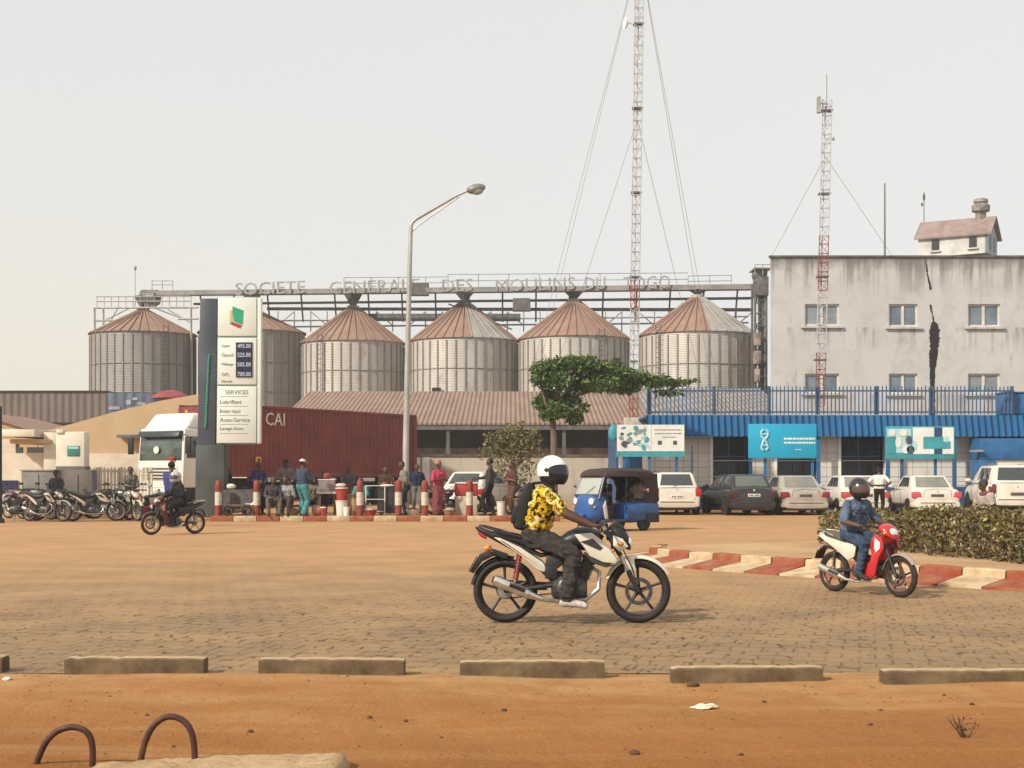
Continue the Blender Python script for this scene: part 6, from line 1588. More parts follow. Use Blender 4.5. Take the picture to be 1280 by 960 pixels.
# ------------------------------------------------------------------ blue three wheeler taxi
TUK = mat('tuk blue paint', (0.018,0.085,0.27), 0.35, var=0.25, scale=5, coat=0.3)
TKD = mat('tuk dark blue paint', (0.028,0.040,0.095), 0.35, var=0.2, coat=0.3)
HOOD = mat('brown canvas hood', (0.048,0.031,0.030), 0.9, var=0.35, scale=6, bump=0.3)
Zk = 36.2
tk = (XX(765, Zk), Zk, 0.0); tr_ = R(180+38)
t = thing('three_wheeler', 'blue three wheeled taxi with a brown canvas hood, turning left', 'three wheeler', tk, tr_); t.scale = (.92, .92, .92)
def rlathe_wheel(x, y, r, w): car_wheel(t, x, y, r, w)
rlathe_wheel(-.72, .52, .22, .12); rlathe_wheel(-.72, -.52, .22, .12); rlathe_wheel(1.02, .0001, .22, .11)
m = MB().use(TUK); m.sect([(-1.25,.60,.20,.56),(-1.22,.58,.27,.61),(-1.0,.56,.31,.64),(-.4,.53,.31,.65),(-.05,.51,.28,.65),(.0,.5,.22,.63)], 26, 4.5); m.build('passenger_tub', t)
m = MB().use(TUK); m.sect([(.64,.66,.38,.52),(.80,.66,.40,.52),(.94,.66,.37,.49),(1.03,.64,.30,.42),(1.07,.62,.22,.33)], 24, 3.8); m.build('nose', t)
m = MB().use(TKD); m.box((.36,0,.30), (.9,1.16,.08)); m.build('floor', t, bevel=.02)
m = MB().use(TUK); m.sect([(.84,.42,.05,.10),(1.02,.49,.06,.13),(1.2,.44,.05,.11),(1.26,.36,.03,.08)], 14); m.build('front_mudguard', t)
m = MB().use(mat('whitish side guard', (0.60,.56,.48), .5)); 
for s in (-1, 1): MB().use(m.cur_mat()).prism([(.62,.34),(.72,.36),(.80,.70),(.72,.86),(.66,.62)], (0, s*.50, 0), (1,0,0), (0,0,1), (0, s*.05, 0)).build('door_flap', t, bevel=.012)
ws = [V(.93,-.50,1.0), V(.93,.50,1.0), V(.66,.47,1.62), V(.66,-.47,1.62)]
m = MB().use(TKD)
for a, b in ((0,3),(1,2)): m.path([ws[a]-V(0,0,.1), ws[b]], .035, 8)
m.path([ws[3], ws[2]], .035, 8); m.path([ws[0], ws[1]], .03, 8); m.build('windscreen_frame', t)
glass_on(t, ws, .05, .95, .05, .95, mat('glaring windscreen', (0.34,0.36,0.31), .06, spec=.9, coat=1.0), 'windscreen', (1,0,.3))  # whitish base colour paints the glare onto the glass
m = MB().use(BLK); m.path([(.97,.0,1.03),(.86,.25,1.25)], .008, 5); m.build('wiper', t)
m = MB().use(HOOD); rings = []
for x, top, w in ((.76,1.60,.46),(.70,1.68,.53),(.45,1.745,.58),(0,1.77,.60),(-.7,1.755,.60),(-1.05,1.70,.58),(-1.17,1.62,.56)):
    rings.append([V(x, -w-.03, 1.52 if x > -1 else 1.45), V(x, -w, top-.10), V(x, -w*.8, top-.02), V(x, 0, top), V(x, w*.8, top-.02), V(x, w, top-.10), V(x, w+.03, 1.52 if x > -1 else 1.45), V(x, w, 1.515 if x > -1 else 1.445), V(x, 0, top-.05), V(x, -w, 1.515 if x > -1 else 1.445)])
m.loops(rings); m.build('canopy_hood', t)
m = MB().use(HOOD); m.hexa([V(-1.23,-.62,.80),V(-1.15,-.62,.80),V(-1.15,.62,.80),V(-1.23,.62,.80)], [V(-1.19,-.59,1.60),V(-1.12,-.59,1.60),V(-1.12,.59,1.60),V(-1.19,.59,1.60)]); m.build('back_curtain', t, bevel=.02)
for s in (-1, 1):
    m = MB().use(HOOD); m.prism([(-1.13,.80),(-.68,.80),(-.72,1.18),(-.60,1.42),(-.30,1.53),(-1.13,1.53)], (0, s*.60, 0), (1,0,0), (0,0,1), (0, s*.02, 0)); m.build('side_curtain', t)
    m = MB().use(BLK); m.path([(.02, s*.60, .50), (.03, s*.60, 1.55)], .018, 6); m.path([(.60, s*.52, .5), (.68, s*.52, 1.6)], .018, 6); m.build('hood_post', t)
    m = MB().use(WLN); m.lathe([(.085,-.05),(.095,.0),(.08,.02),(.02,.035)], o=(1.06, s*.33, .84), axis=(1, s*.15, 0), n=18); o = m.build('headlight', t); m = MB().use(CHR); m.torus((1.063, s*.331, .84), (1, s*.15, 0), .092, .014, 20, 6); m.build('headlight_ring', o)
    m = MB().use(ORL); m.ell((1.03, s*.44, .68), (.03,.04,.03), 10, 6); m.build('indicator', t)
    mirror(t, .80, 1.05, s*2.0)
m = MB().use(mat('tuk seat vinyl', (0.06,.035,.03), .6)); m.box((-.78,0,.72), (.5,1.1,.16)); m.box((-1.05,0,1.0), (.12,1.1,.5), Matrix.Rotation(R(-10), 3, 'Y')); m.build('rear_seat', t, bevel=.05)
m = MB().use(mat('tuk seat vinyl', (0,0,0))); m.box((.25,0,.66), (.36,.5,.12)); m.box((.25,0,.45), (.32,.46,.3)); m.build('driver_seat', t, bevel=.04)
m = MB().use(BLK); m.path([(.62,.28,1.0),(.72,.12,1.02),(.74,0,.98),(.72,-.12,1.02),(.62,-.28,1.0)], .014, 8); m.path([(.74,0,.98),(.92,0,.6)], .02, 8); m.build('handlebar', t)
for s in (-1, 1): MB().use(BLK).box((-.95, s*.665,.36), (.45,.02,.25)).build('mud_flap', t)
P_ = sit(.70, .04, V(1,.2,0), arms='hold', foot=.34); P_['wr'] = (V(.42,.26,1.05), V(.42,-.24,1.05)); P_['an'] = (V(.34,.15,.42), V(.34,-.15,.42)); P_['toe'] = (V(.48,.17,.38), V(.48,-.17,.38))
def inside(px_, py_): 
    v = Matrix.Rotation(tr_, 3, 'Z') @ V(px_, py_, 0); return (tk[0]+v.x*.92, tk[1]+v.y*.92, 0.0)
person('driver in dark shirt sitting at the handlebar of the blue three wheeler', inside(.20, 0), tr_, P_, dict(shirt=CDARK, pants=CDARK), sc=.92)
P_ = sit(.72, -.10, V(1,.9,0), arms='hold', foot=.40); P_['wr'] = (V(.30,.34,1.18), V(.38,-.1,1.0)); P_['an'] = (V(.42,.12,.42), V(.42,-.12,.42)); P_['toe'] = (V(.56,.14,.38), V(.56,-.14,.38))
person('passenger in pale print top sitting inside the blue three wheeler', inside(-.80, .25), tr_, P_, dict(shirt=CPALE, pants=CBRN, sleeve=.9), sc=.92, skin=SKIN2)

# ------------------------------------------------------------------ white truck with dark red container
hdg = math.atan2(-.853, -.522)
t = thing('container_truck', 'white cabover truck pulling a long dark red container trailer', 'truck', (-11.80, 53.64, 0.004), hdg)
CRED = mat('oxide red container', (0.200,0.040,0.032), 0.6, var=0.3, scale=0.8, detail=8)
m = MB().use(CRED)
y0_, zb_, zt_ = 1.22, 1.34, 4.12
pts = []; x = -12.0; i = 0
while x < -.12:
    for dx_, d_ in ((0,0),(.07,0),(.11,-.036),(.18,-.036),(.22,0)): pts.append((x+dx_, d_))
    x += .27
pts = [(-12.19,0)] + [p for p in pts if p[0] < -.02] + [(-.01,0)]
for s in (-1, 1): m.loops([[V(x_, s*(y0_+d_), zb_+.15) for x_, d_ in pts], [V(x_, s*(y0_+d_), zt_-.1) for x_, d_ in pts]], cap=False, closed=False)
m.quad(V(0,-y0_+.04,zb_+.1), V(0,y0_-.04,zb_+.1), V(0,y0_-.04,zt_-.06), V(0,-y0_+.04,zt_-.06)); m.quad(V(-12.2,-y0_+.04,zb_+.1), V(-12.2,y0_-.04,zb_+.1), V(-12.2,y0_-.04,zt_-.06), V(-12.2,-y0_+.04,zt_-.06)); m.quad(V(0,-y0_+.02,zt_-.03), V(0,y0_-.02,zt_-.03), V(-12.2,y0_-.02,zt_-.03), V(-12.2,-y0_+.02,zt_-.03))
cont = m.build('container', t, smooth=False, fix=False)
m = MB().use(CRED)
for s in (-1, 1):
    for z in (zb_+.08, zt_-.05): m.box((-6.1, s*(y0_+.0), z), (12.2, .07, .15 if z < 2 else .11))
    for x in (-.06, -12.14): m.box((x, s*y0_, (zb_+zt_)/2), (.16, .10, zt_-zb_-.26))
m.build('container_frame', cont, bevel=.01)
m = MB().use(mat('brick red door post', (0.20,.05,.04), .6, var=.3)); m.box((-12.24, 1.2, 2.75), (.12,.16,2.7)); m.build('door_post', cont)
face_ = Matrix(((-1,0,0),(0,0,1),(0,1,0))).transposed()
link('container_lettering', text_mesh('CAI', mat('white container letters', (0.70,.66,.60), .6), width=1.12, height=.50, ext=.004, at=(-2.75, y0_+.012, 3.62), face=face_), cont)
m = MB().use(BLK)
for s in (-1, 1): m.box((-6.4, s*.5, 1.12), (11.6, .14, .36))
for x in np.arange(-11.8, -.5, 1.1): m.box((x, 0, 1.24), (.1, 2.3, .1))
m.build('trailer_chassis', t)
for i, x in enumerate(np.arange(-11.4, -.6, 1.35)):
    m = MB().use(SGW); m.box((x, 1.24, 1.225), (1.0, .02, .15)); m.build('side_marker_plate', t, bevel=.004)
m = MB().use(ORL); m.box((-1.7, 1.28, 1.95), (.30,.06,.36)); o = m.build('orange_plate', t, bevel=.02)
m = MB().use(BLK); m.box((-1.7, 1.313, 1.95), (.14,.01,.22)); m.build('plate_marks', o)
for x in (-11.0, -9.8, -8.6, -2.2, 1.3): 
    for s in (-1, 1): car_wheel(t, x, s*.98, .50, .34)
m = MB().use(BLK)
for s in (-1, 1): m.box((-5.2, s*1.12, .75), (5.0, .06, .55))
m.build('side_guard', t, bevel=.02)
m = MB().use(BLK)
for s in (-1, 1): m.box((-3.0, s*.85, .6), (.16,.16,1.1))
m.build('landing_leg', t)
TWH = mat('truck cab white', (0.74,.71,.63), .35, var=.08, scale=2, coat=.4)
m = MB().use(TWH); m.hexa([V(.65,-1.2,.95),V(2.72,-1.2,.95),V(2.72,1.2,.95),V(.65,1.2,.95)], [V(.65,-1.16,3.15),V(2.55,-1.14,3.15),V(2.55,1.14,3.15),V(.65,1.16,3.15)]); cab = m.build('cab', t, bevel=.09)
m = MB().use(TWH); m.hexa([V(.65,-1.14,3.13),V(2.45,-1.12,3.13),V(2.45,1.12,3.13),V(.65,1.14,3.13)], [V(.65,-1.02,3.72),V(1.95,-.98,3.72),V(1.95,.98,3.72),V(.65,1.02,3.72)]); m.build('roof_cap', cab, bevel=.12)
Fq = [V(2.72,-1.2,.95), V(2.72,1.2,.95), V(2.55,1.14,3.15), V(2.55,-1.14,3.15)]
TG = mat('truck windscreen', (0.07,.095,.085), .1, spec=.8, var=.5, scale=1.2, coat=.7)
ws_ = glass_on(t, Fq, .045, .955, .46, .86, TG, 'windscreen', (1,0,.1), cab, .02)
m = MB().use(mat('dark sun visor', (0.03,.04,.04), .3)); m.hexa([V(2.58,-1.08,2.86),V(2.80,-1.04,2.82),V(2.80,1.04,2.82),V(2.58,1.08,2.86)], [V(2.57,-1.08,3.06),V(2.72,-1.04,3.02),V(2.72,1.04,3.02),V(2.57,1.08,3.06)]); m.build('sun_visor', cab, bevel=.02)
glass_on(t, Fq, .12, .88, .12, .36, mat('pale grille', (0.50,.47,.41), .5), 'grille', (1,0,0), cab, .02)
for i in range(4): glass_on(t, Fq, .15, .85, .14+.055*i, .165+.055*i, BLK, 'grille_slot', (1,0,0), cab, .028)
for s, q in ((1, [V(.65,1.2,.95),V(2.72,1.2,.95),V(2.55,1.14,3.15),V(.65,1.16,3.15)]), (-1, [V(.65,-1.2,.95),V(2.72,-1.2,.95),V(2.55,-1.14,3.15),V(.65,-1.16,3.15)])):
    glass_on(t, q, .40, .92, .50, .86, GLS, 'side_window', (0,s,0), cab, .02)
m = MB().use(TWH); m.box((2.72,0,.70), (.3,2.46,.52)); o = m.build('front_bumper', t, bevel=.06)
for s in (-1, 1):
    m = MB().use(WLN); m.box((2.87, s*.88, .78), (.04,.42,.2)); m.build('headlight', o, bevel=.02)
    m = MB().use(BLK); m.path([(2.6, s*1.16, 2.9),(2.72, s*1.42, 2.86),(2.72, s*1.42, 2.2)], .022, 6); m.box((2.70, s*1.46, 2.5), (.10,.22,.62)); m.build('side_mirror', cab, bevel=.015)
m = MB().use(BLK); m.box2(.6, 2.6, -1.1, 1.1, .5, .94); m.build('cab_base', t, bevel=.03)
m = MB().use(mat('paper sticker', (0.6,.6,.55), .6)); m.lathe([(.14,0),(.14,.008)], o=(2.70,-.15,2.35), axis=(1,0,.07), n=16); m.build('windscreen_sticker', ws_)
m = MB().use(REDL); m.box((2.735, .62, 2.02), (.02,.30,.14)); m.build('dashboard_cloth', ws_, bevel=.02)
m = MB().use(ORL); m.cyl((1.5,.2,3.7),(1.5,.2,3.86),.06); m.build('roof_beacon', cab)
for ob in t.children:
    if ob.name.split('.')[0] in ('cab', 'front_bumper', 'cab_base'): ob.location.x -= 0.45
# ------------------------------------------------------------------ people and stalls on the far pavement
FP = 0.16
def at(px, Z, z=FP): return (XX(px, Z), Z, z)
TOCAM, AWAY, LEFT, RIGHT = R(-90), R(90), R(180), 0.0
person('man in indigo shirt standing behind the maroon scooter rider, near the totem', at(214, 39, 0.0), R(70), stand(arms='front'), dict(shirt=mat('cloth royal blue', (0.035,0.045,0.15), .9), pants=CDARK, sleeve=2), sc=1.06)
person('man in indigo jacket standing left of the seated pair', at(323, 45.2), R(-60), stand(arms='front'), dict(shirt=CINDI, pants=CDARK, sleeve=2))
P_ = sit(.34, .10, V(1,.1,-.15)); person('person in dark clothes sitting on a stool, left one of the seated pair', at(341, 43.8), TOCAM+.25, P_, dict(shirt=mat('cloth dark plum', (.055,.045,.06), .9, var=.3), pants=CGREY, sleeve=2))
P_ = sit(.34, .14, V(1,-.4,-.15)); person('person in pale grey top sitting on a stool, right one of the seated pair', at(360, 43.9), TOCAM-.2, P_, dict(shirt=mat('cloth pale grey', (.26,.24,.23), .9, var=.35, scale=9), pants=mat('cloth dark print', (.07,.055,.055), .9, var=.6, scale=18), sleeve=1))
person('person in grey with a dark cap standing behind the seated pair', at(357, 46.0), R(-70), stand(arms='chest'), dict(shirt=mat('cloth taupe', (.17,.13,.12), .9, var=.3), pants=CGREY, sleeve=2), hat=cap(CDARK), sc=1.04)
person('man in slate blue shirt, teal trousers and pinkish cap standing at the kerb', at(378, 43.62), R(60), stand(arms='front', look=V(1,-.6,-.1)), dict(shirt=CSLATE, pants=CTEAL, sleeve=2, baggy=1.25, flare=1.3), sc=1.03, hat=cap(mat('pinkish white cap', (.60,.46,.42), .9)))
person('man in pale khaki shirt bending over the dark stall by the lamp post', at(508, 44.6), R(200), stand(arms='front', lean=.22), dict(shirt=mat('cloth khaki grey', (.22,.19,.15), .9, var=.3), pants=CDARK, sleeve=1.0))
person('woman in pink top, plum wrapper and headscarf standing between two bollards', at(548, 44.6), R(-50), stand(arms='chest', step=.02), dict(shirt=CPINK, pants=CPLUM, sleeve=.9), skirt=.19, hat=scarf(mat('cloth rose scarf', (.42,.15,.15), .9, var=.4, scale=14)), bag=lambda t,p,n,tr,sd: MB().use(CPLUM).ell(p+tr*.26+V(-.2,0,0), (.15,.17,.19), 14, 10).build('bundle', t))
person('tall man in dark clothes leaning out an arm, left of the brown dressed person', at(612, 43.65), R(170), stand(arms='reach', lean=-.05, step=.12), dict(shirt=mat('cloth grey black', (.035,.032,.034), .9, var=.3), pants=CDARK, sleeve=2), sc=1.05)
P_ = stand(arms='chest', lean=.1); person('person in brown shirt standing under the small olive tree', at(641, 45.0), R(215), P_, dict(shirt=CBRN, pants=mat('cloth maroon brown', (.11,.05,.035), .9, var=.3), sleeve=.8), sc=.99, skin=SKIN2)
person('man in white shirt with a dark waist bag standing beside the white saloon', at(1099, 49.0, .004), R(70), stand(arms='hips', look=V(1,.3,0)), dict(shirt=CWHT, pants=CDARK, sleeve=.7), bag=lambda t,p,n,tr,sd: (MB().use(BLK).path([p+tr*.17+V(.135*math.cos(a)*1.05,.20*math.sin(a)*.98,0) for a in np.linspace(0,2*math.pi,25)[:-1]], .028, 6, closed=True).build('waist_belt', t)))
zs = 31.0
P_ = sit(.44, .10, V(.9,-.4,-.1), arms='hold')
person('seated person in pale print shirt with red scarf and black cap, just behind the hedge', (XX(1234, zs), zs, .0), R(215), P_, dict(shirt=CPALE, pants=CGREY, sleeve=.9), hat=cap(mat('black and white cap', (.03,.03,.03), .8)), bag=lambda t,p,n,tr,sd: MB().use(CRED).torus(n+V(.0,0,-.02), tr, .085, .03, 20, 8).build('neck_scarf', t))
t = thing('seat_block', 'pale concrete block used as a seat behind the hedge', 'block', (XX(1234, zs), zs, 0), R(35)); m = MB().use(CON); m.box((0,0,.21), (.5,.4,.42)); m.build('block', t, bevel=.02)
WOODM = mat('worn stall wood', (0.17,0.095,0.05), .8, var=.4, scale=5, stretch=(1,8,1), bump=.3)
TARP = mat('grey tarp', (0.10,.085,.08), .8, var=.4, scale=4, bump=.4); TARPD = mat('dark tarp', (0.035,.03,.03), .8, var=.4, scale=4, bump=.4)
PLW = mat('white plastic', (.66,.62,.54), .45, var=.12, scale=4); PLR = mat('red plastic', (.36,.04,.03), .5, var=.2); PLB = mat('tan cardboard', (.30,.18,.10), .9, var=.25, scale=5)
def table(label, px, Z, w, d, h, top, cloth_m=None, drop=.5, rz=0.0):
    t = thing('stall_table', label, 'stall', at(px, Z), rz)
    m = MB().use(top); m.box((0,0,h), (w,d,.05)); m.build('table_top', t, bevel=.008)
    for sx in (-1, 1):
        for sy in (-1, 1): m = MB().use(WOODM); m.box((sx*(w/2-.06), sy*(d/2-.06), (h-.026)/2), (.05,.05,h-.026)); m.build('leg', t)
    if cloth_m:
        m = MB().use(cloth_m); n = 40; rg = []
        for zz, o in ((h+.031,.0),(h+.03,.012),(h-.08,.02),(h-drop,.035)):
            ring = []
            for i in range(n):
                a = 2*math.pi*i/n; c_, s_ = math.cos(a), math.sin(a); k_ = max(abs(c_), abs(s_))
                wv = .018*math.sin(9*a) * (1 if zz < h-.1 else 0)
                ring.append(V(c_/k_*(w/2+o+wv), s_/k_*(d/2+o+wv), zz))
            rg.append(ring)
        m.loops(rg); m.build('cover_cloth', t)
    return t
def bucket(label, px, Z, z, mt_, r=.16, h=.34, lid=None, group=None):
    t = thing('bucket', label, 'bucket', at(px, Z, z), 0, group)
    m = MB().use(mt_); m.lathe([(r*.8,0),(r,h),(r*1.06,h),(r*1.06,h+.02),(r*.97,h+.02),(r*.97,h-.03)], n=22); m.build('pail', t)
    m = MB().use(MTL); m.path([(r*1.03*math.cos(a), -.02, h-.02-.14*abs(math.sin(a))) for a in np.linspace(0, math.pi, 12)], .006, 5); m.build('bail_handle', t)
    if lid: m = MB().use(lid); m.lathe([(r*1.08,h+.021),(r*1.08,h+.05),(.05,h+.06),(.01,h+.06)], n=22); m.build('lid', t)
    return t
def sack(label, px, Z, z, mt_, sx, sy, sz_, cat='bundle', name='bundle'):
    m = MB().use(mt_); r = random.Random(int(px)); n = 18; rg = []
    for i in range(10):
        th = math.pi*(.03+.94*i/9); rg.append([V(sx*math.sin(th)**.7*math.cos(a)*(1+r.uniform(-.06,.06)), sy*math.sin(th)**.7*math.sin(a)*(1+r.uniform(-.06,.06)), sz_*(1-math.cos(th))/2*2) for a in np.linspace(0, 2*math.pi, n+1)[:-1]])
    m.loops(rg); o = m.build(name); o.location = at(px, Z, z); return tag(o, label, cat)
table('low dark table under a grey tarp, beside the leftmost bollard', 301, 44.6, .95, .6, .78, TARP, TARP, .6)
sack('white bundle lying on the left grey tarp table', 288.5, 44.45, FP+.815, PLW, .16, .12, .09)
bucket('white bucket at the right end of the left grey tarp table', 314, 44.2, FP, PLW, .17, .36)
t = thing('handcart', 'dark handcart wheel frame resting in front of the left tarp table', 'handcart', at(297, 43.9), R(8))
m = MB().use(WOODM); m.box((0,0,.32), (.85,.4,.06)); m.build('deck', t, bevel=.01)
for x in (-.28, .28): m = MB().use(RUB); m.torus((x,-.24,.17), (0,1,0), .135, .035, 22, 8); m.build('wheel', t)
m = MB().use(MTL); m.path([(.42,.1,.34),(.7,.1,.62)], .018, 6); m.path([(.42,-.1,.34),(.7,-.1,.62)], .018, 6); m.path([(.7,.12,.62),(.7,-.12,.62)], .018, 6); m.build('handle', t)
for px, lab, zst in ((341, 'small wooden stool under the left seated person', 43.85), (360, 'small wooden stool under the right seated person', 43.9), (389, 'small wooden stool under the man in khaki shirt', 45.3), (312, 'small wooden stool under the woman in dark plum wrap', 45.4), (452, 'small wooden stool under the person in teal print', 45.6)):
    t = thing('stool', lab, 'stool', at(px, zst))
    m = MB().use(WOODM); m.box((0,0,.31), (.34,.30,.04)); m.build('seat', t, bevel=.008)
    for sx in (-1, 1):
        for sy in (-1, 1): m = MB().use(WOODM); m.path([(sx*.13, sy*.11, .29), (sx*.16, sy*.13, 0)], .018, 6); m.build('leg', t)
table('small white topped table with food boxes, right of the man in teal trousers', 409, 44.5, .62, .5, .70, PLW)
t = thing('food_box', 'glass and white food box on the small white table', 'box', at(409, 44.5, FP+.728))
m = MB().use(mat('smoky box glass', (.22,.19,.18), .2, spec=.6)); m.box((0,0,.20), (.5,.38,.36)); m.build('case', t, bevel=.01)
m = MB().use(PLW); m.box((0,0,.395), (.54,.42,.03)); m.build('lid', t); m = MB().use(PLW); m.box((0,0,.01), (.54,.42,.02)); m.build('base', t)
sack('red cloth bundle on top of the food box', 409, 44.5, FP+1.14, CRED, .13, .11, .10)
bucket('tall white bucket standing at the kerb, right of the food box table', 427, 44.0, FP, PLW, .19, .46, None, 'stacked pails')
bucket('red and white pail stacked on the tall white bucket', 427, 44.0, FP+.485, PLR, .19, .34, PLW, 'stacked pails')
sack('pink white cloth heaped on the red pail', 426, 44.0, FP+.89, mat('cloth rosy white', (.62,.45,.40), .9), .17, .15, .06)
sack('pink bag standing by the feet of the man in teal trousers', 396, 43.9, FP, mat('cloth salmon', (.45,.22,.17), .9, var=.3), .17, .13, .17, 'bag', 'bag')
t = thing('carton', 'brown carton standing left of the bollard at the trailer', 'carton', at(441, 44.2), R(6))
m = MB().use(PLB); m.box((0,0,.32), (.36,.34,.64)); m.build('box', t, bevel=.008)
m = MB().use(mat('carton flap', (.36,.23,.14), .9)); m.box((0,-.21,.645), (.34,.10,.006), Matrix.Rotation(R(-15), 3, 'X')); m.build('flap', t); m = MB().use(mat('carton tape', (.42,.30,.18), .5)); m.box((0,-.1715,.32), (.05,.003,.62)); m.build('tape', t)
table('dark draped stall between the trailer bollard and the lamp post', 486, 44.9, .62, .55, .84, TARPD, TARPD, .78)
sack('white pot cloth on the dark draped stall', 484, 44.8, FP+.875, PLW, .24, .18, .05)
sack('dark red bundle on the dark draped stall, behind the white cloth', 481, 45.0, FP+.875, CRED, .10, .10, .09)
t = thing('folding_rack', 'thin white display rack leaning right of the trailer bollard', 'rack', at(469, 44.5))
m = MB().use(PLW)
for x in (-.3, .3): m.path([(x,0,0),(x,.05,.95)], .018, 6)
for z in (.12, .5, .93): m.path([(-.3,.02,z),(.3,.02,z)], .014, 6)
m.build('frame', t)
t = thing('cool_box', 'red and white cool box standing before the small white hatchback', 'box', at(583, 45.2))
m = MB().use(mat('tan crate', (.5,.42,.33), .8, var=.2)); m.box((0,0,.3), (.7,.5,.6)); m.build('crate', t, bevel=.02); m = MB().use(PLR); m.box((0,0,.80), (.74,.5,.38)); m.build('case', t, bevel=.04); m = MB().use(PLW); m.box((0,0,1.015), (.78,.54,.05)); m.build('lid', t, bevel=.015)
bucket('cream jerry pail on the ground between the dark dressed man and the brown dressed person', 627, 44.4, FP, PLW, .16, .42)
table('dark low table right of the white pail', 646, 44.2, .8, .5, .52, WOODM)
street_bike('dark motorcycle parked behind the kerb, right of the woman in pink', at(566, 45.4), R(12), cc(tank=SILV, panel=CREAM, seat=TANS), 'parked motorcycles by the wall')
street_bike('motorcycle parked close to the small olive tree behind the white motorcycle rider', at(662, 45.6), R(160), cc(tank=MAROON, panel=SILV), 'parked motorcycles by the wall')

# ------------------------------------------------------------------ station forecourt at the far left
STW = mat('station cream white', (.64,.57,.45), .5, var=.15, scale=1.5)
Zs_ = 52.0
t = thing('station_kiosk', 'cream station kiosk with a flat canopy slab, far left', 'kiosk')
m = MB().use(STW); m.box2(XX(-60, Zs_), XX(70, Zs_), Zs_, Zs_+3, 0, HH(566, Zs_)); m.build('wall', t, smooth=False)
m = MB().use(STW); m.box2(XX(13, Zs_), XX(57, Zs_), Zs_-1.2, Zs_+2.5, HH(547, Zs_), HH(538, Zs_)); m.build('canopy_slab', t, bevel=.03)
m = MB().use(mat('peach fascia', (.55,.38,.22), .6)); m.box2(XX(19, Zs_), XX(70, Zs_), Zs_-.6, Zs_+2.5, HH(555, Zs_), HH(549.5, Zs_)); m.build('fascia', t, bevel=.03)
m = MB().use(STW); m.box2(XX(60, Zs_), XX(76, Zs_), Zs_-.5, Zs_-.2, 0, HH(541, Zs_)); m.build('pillar', t, bevel=.02)
for a, b in ((20,28),(34,70)): m = MB().use(GLS); m.box2(XX(a, Zs_), XX(b, Zs_), Zs_-.02, Zs_+.1, HH(566, Zs_)+.003, HH(559, Zs_)); m.build('window_band', t, smooth=False)
m = MB().use(STW); m.box2(XX(-60, Zs_), XX(19.5, Zs_), Zs_, Zs_+.4, HH(566, Zs_)+.003, HH(549, Zs_)); m.build('upper_wall', t, smooth=False)
m = MB().use(CINDI); m.box2(XX(-60, Zs_), XX(23, Zs_), Zs_-.06, Zs_-.003, HH(612, Zs_), HH(600.5, Zs_)); m.build('blue_band', t, smooth=False)
t = thing('fuel_pump', 'white fuel pump cabinet with a green screen left of the white truck', 'fuel pump', at(91, 49.5, .004))
pw, ph = 36/F*49.5, HH(540, 49.5)
m = MB().use(STW); m.box((0,0,ph/2), (pw,.6,ph)); m.build('cabinet', t, bevel=.05)
m = MB().use(mat('pump green screen', (.05,.20,.17), .3)); m.box((.12,-.31,HH(564, 49.5)), (.44,.03,.36)); o = m.build('screen', t, bevel=.01); m = MB().use(LTQ); m.box((.12,-.327,HH(560, 49.5)), (.36,.01,.08)); m.build('readout', o)
m = MB().use(mat('pump dark base', (.11,.095,.085), .7)); m.box((.02,-.02,HH(583, 49.5)/2), (pw*1.02,.62,HH(583, 49.5))); m.build('base', t, bevel=.02)
m = MB().use(STW); m.box((-.35,-.1,ph+.0), (.26,.5,.14)); m.build('cap', t, bevel=.03)
m = MB().use(RUB); m.path([(.5,-.2,1.6),(.62,-.35,1.0),(.60,-.38,.5),(.54,-.32,1.0)], .022, 6); m.build('hose', t)
t = thing('utility_box', 'grey utility cabinet behind the parked motorcycles, left of the fuel pump', 'cabinet', at(52, 48.5, .004))
m = MB().use(mat('grey cabinet', (.20,.185,.16), .7, var=.25, scale=2)); m.box((0,0,.78), (1.2,.6,1.56)); m.build('body', t, bevel=.03); m = MB().use(mat('grey cabinet lid', (.26,.24,.21), .7)); m.box((0,0,1.59), (1.28,.68,.05)); m.build('lid', t, bevel=.01); m = MB().use(BLK); m.box((0,-.305,.8), (.02,.012,1.3)); m.build('door_gap', t); m = MB().use(MTL); m.box((.1,-.32,.9), (.03,.04,.16)); m.build('handle', t)
t = thing('utility_box', 'brownish grey cabinet right of the fuel pump, behind the cream tailed motorcycle', 'cabinet', at(101, 47.6, .004))
m = MB().use(mat('brown grey cabinet', (.145,.12,.10), .7, var=.3, scale=2)); m.box((0,0,.80), (.95,.6,1.6)); m.build('body', t, bevel=.03); m = MB().use(mat('indigo trim', (.09,.085,.14), .6)); m.box((.485,-.1,.8), (.03,.5,1.5)); m.build('side_trim', t); m = MB().use(BLK); m.box((0,-.305,.8), (.02,.012,1.3)); m.build('door_gap', t)
pf = mat('picket paint', (.60,.53,.43), .8, var=.25, scale=3)
t = thing('picket_fence', 'white picket fence behind the parked motorcycles, below the tan warehouse', 'fence'); Zf = 50.5
m = MB().use(pf)
for px in np.arange(109, 186, 4.3):
    x = XX(px, Zf); h = HH(584, Zf)+random.uniform(-.04,.04); m.prism([(x-.045,0),(x+.045,0),(x+.045,h-.08),(x,h),(x-.045,h-.08)], (0,Zf,0), (1,0,0), (0,0,1), (0,.03,0))
m.build('pickets', t, smooth=False)
for y in (589, 606): m = MB().use(pf); m.box2(XX(107, Zf), XX(188, Zf), Zf+.032, Zf+.075, HH(y+1, Zf), HH(y-1, Zf)); m.build('rail', t, smooth=False)
for px in (108, 121, 150, 187): m = MB().use(pf); m.box((XX(px, Zf), Zf+.13, .85), (.14,.10,1.7)); m.build('post', t, smooth=False)
Zq = 42.0
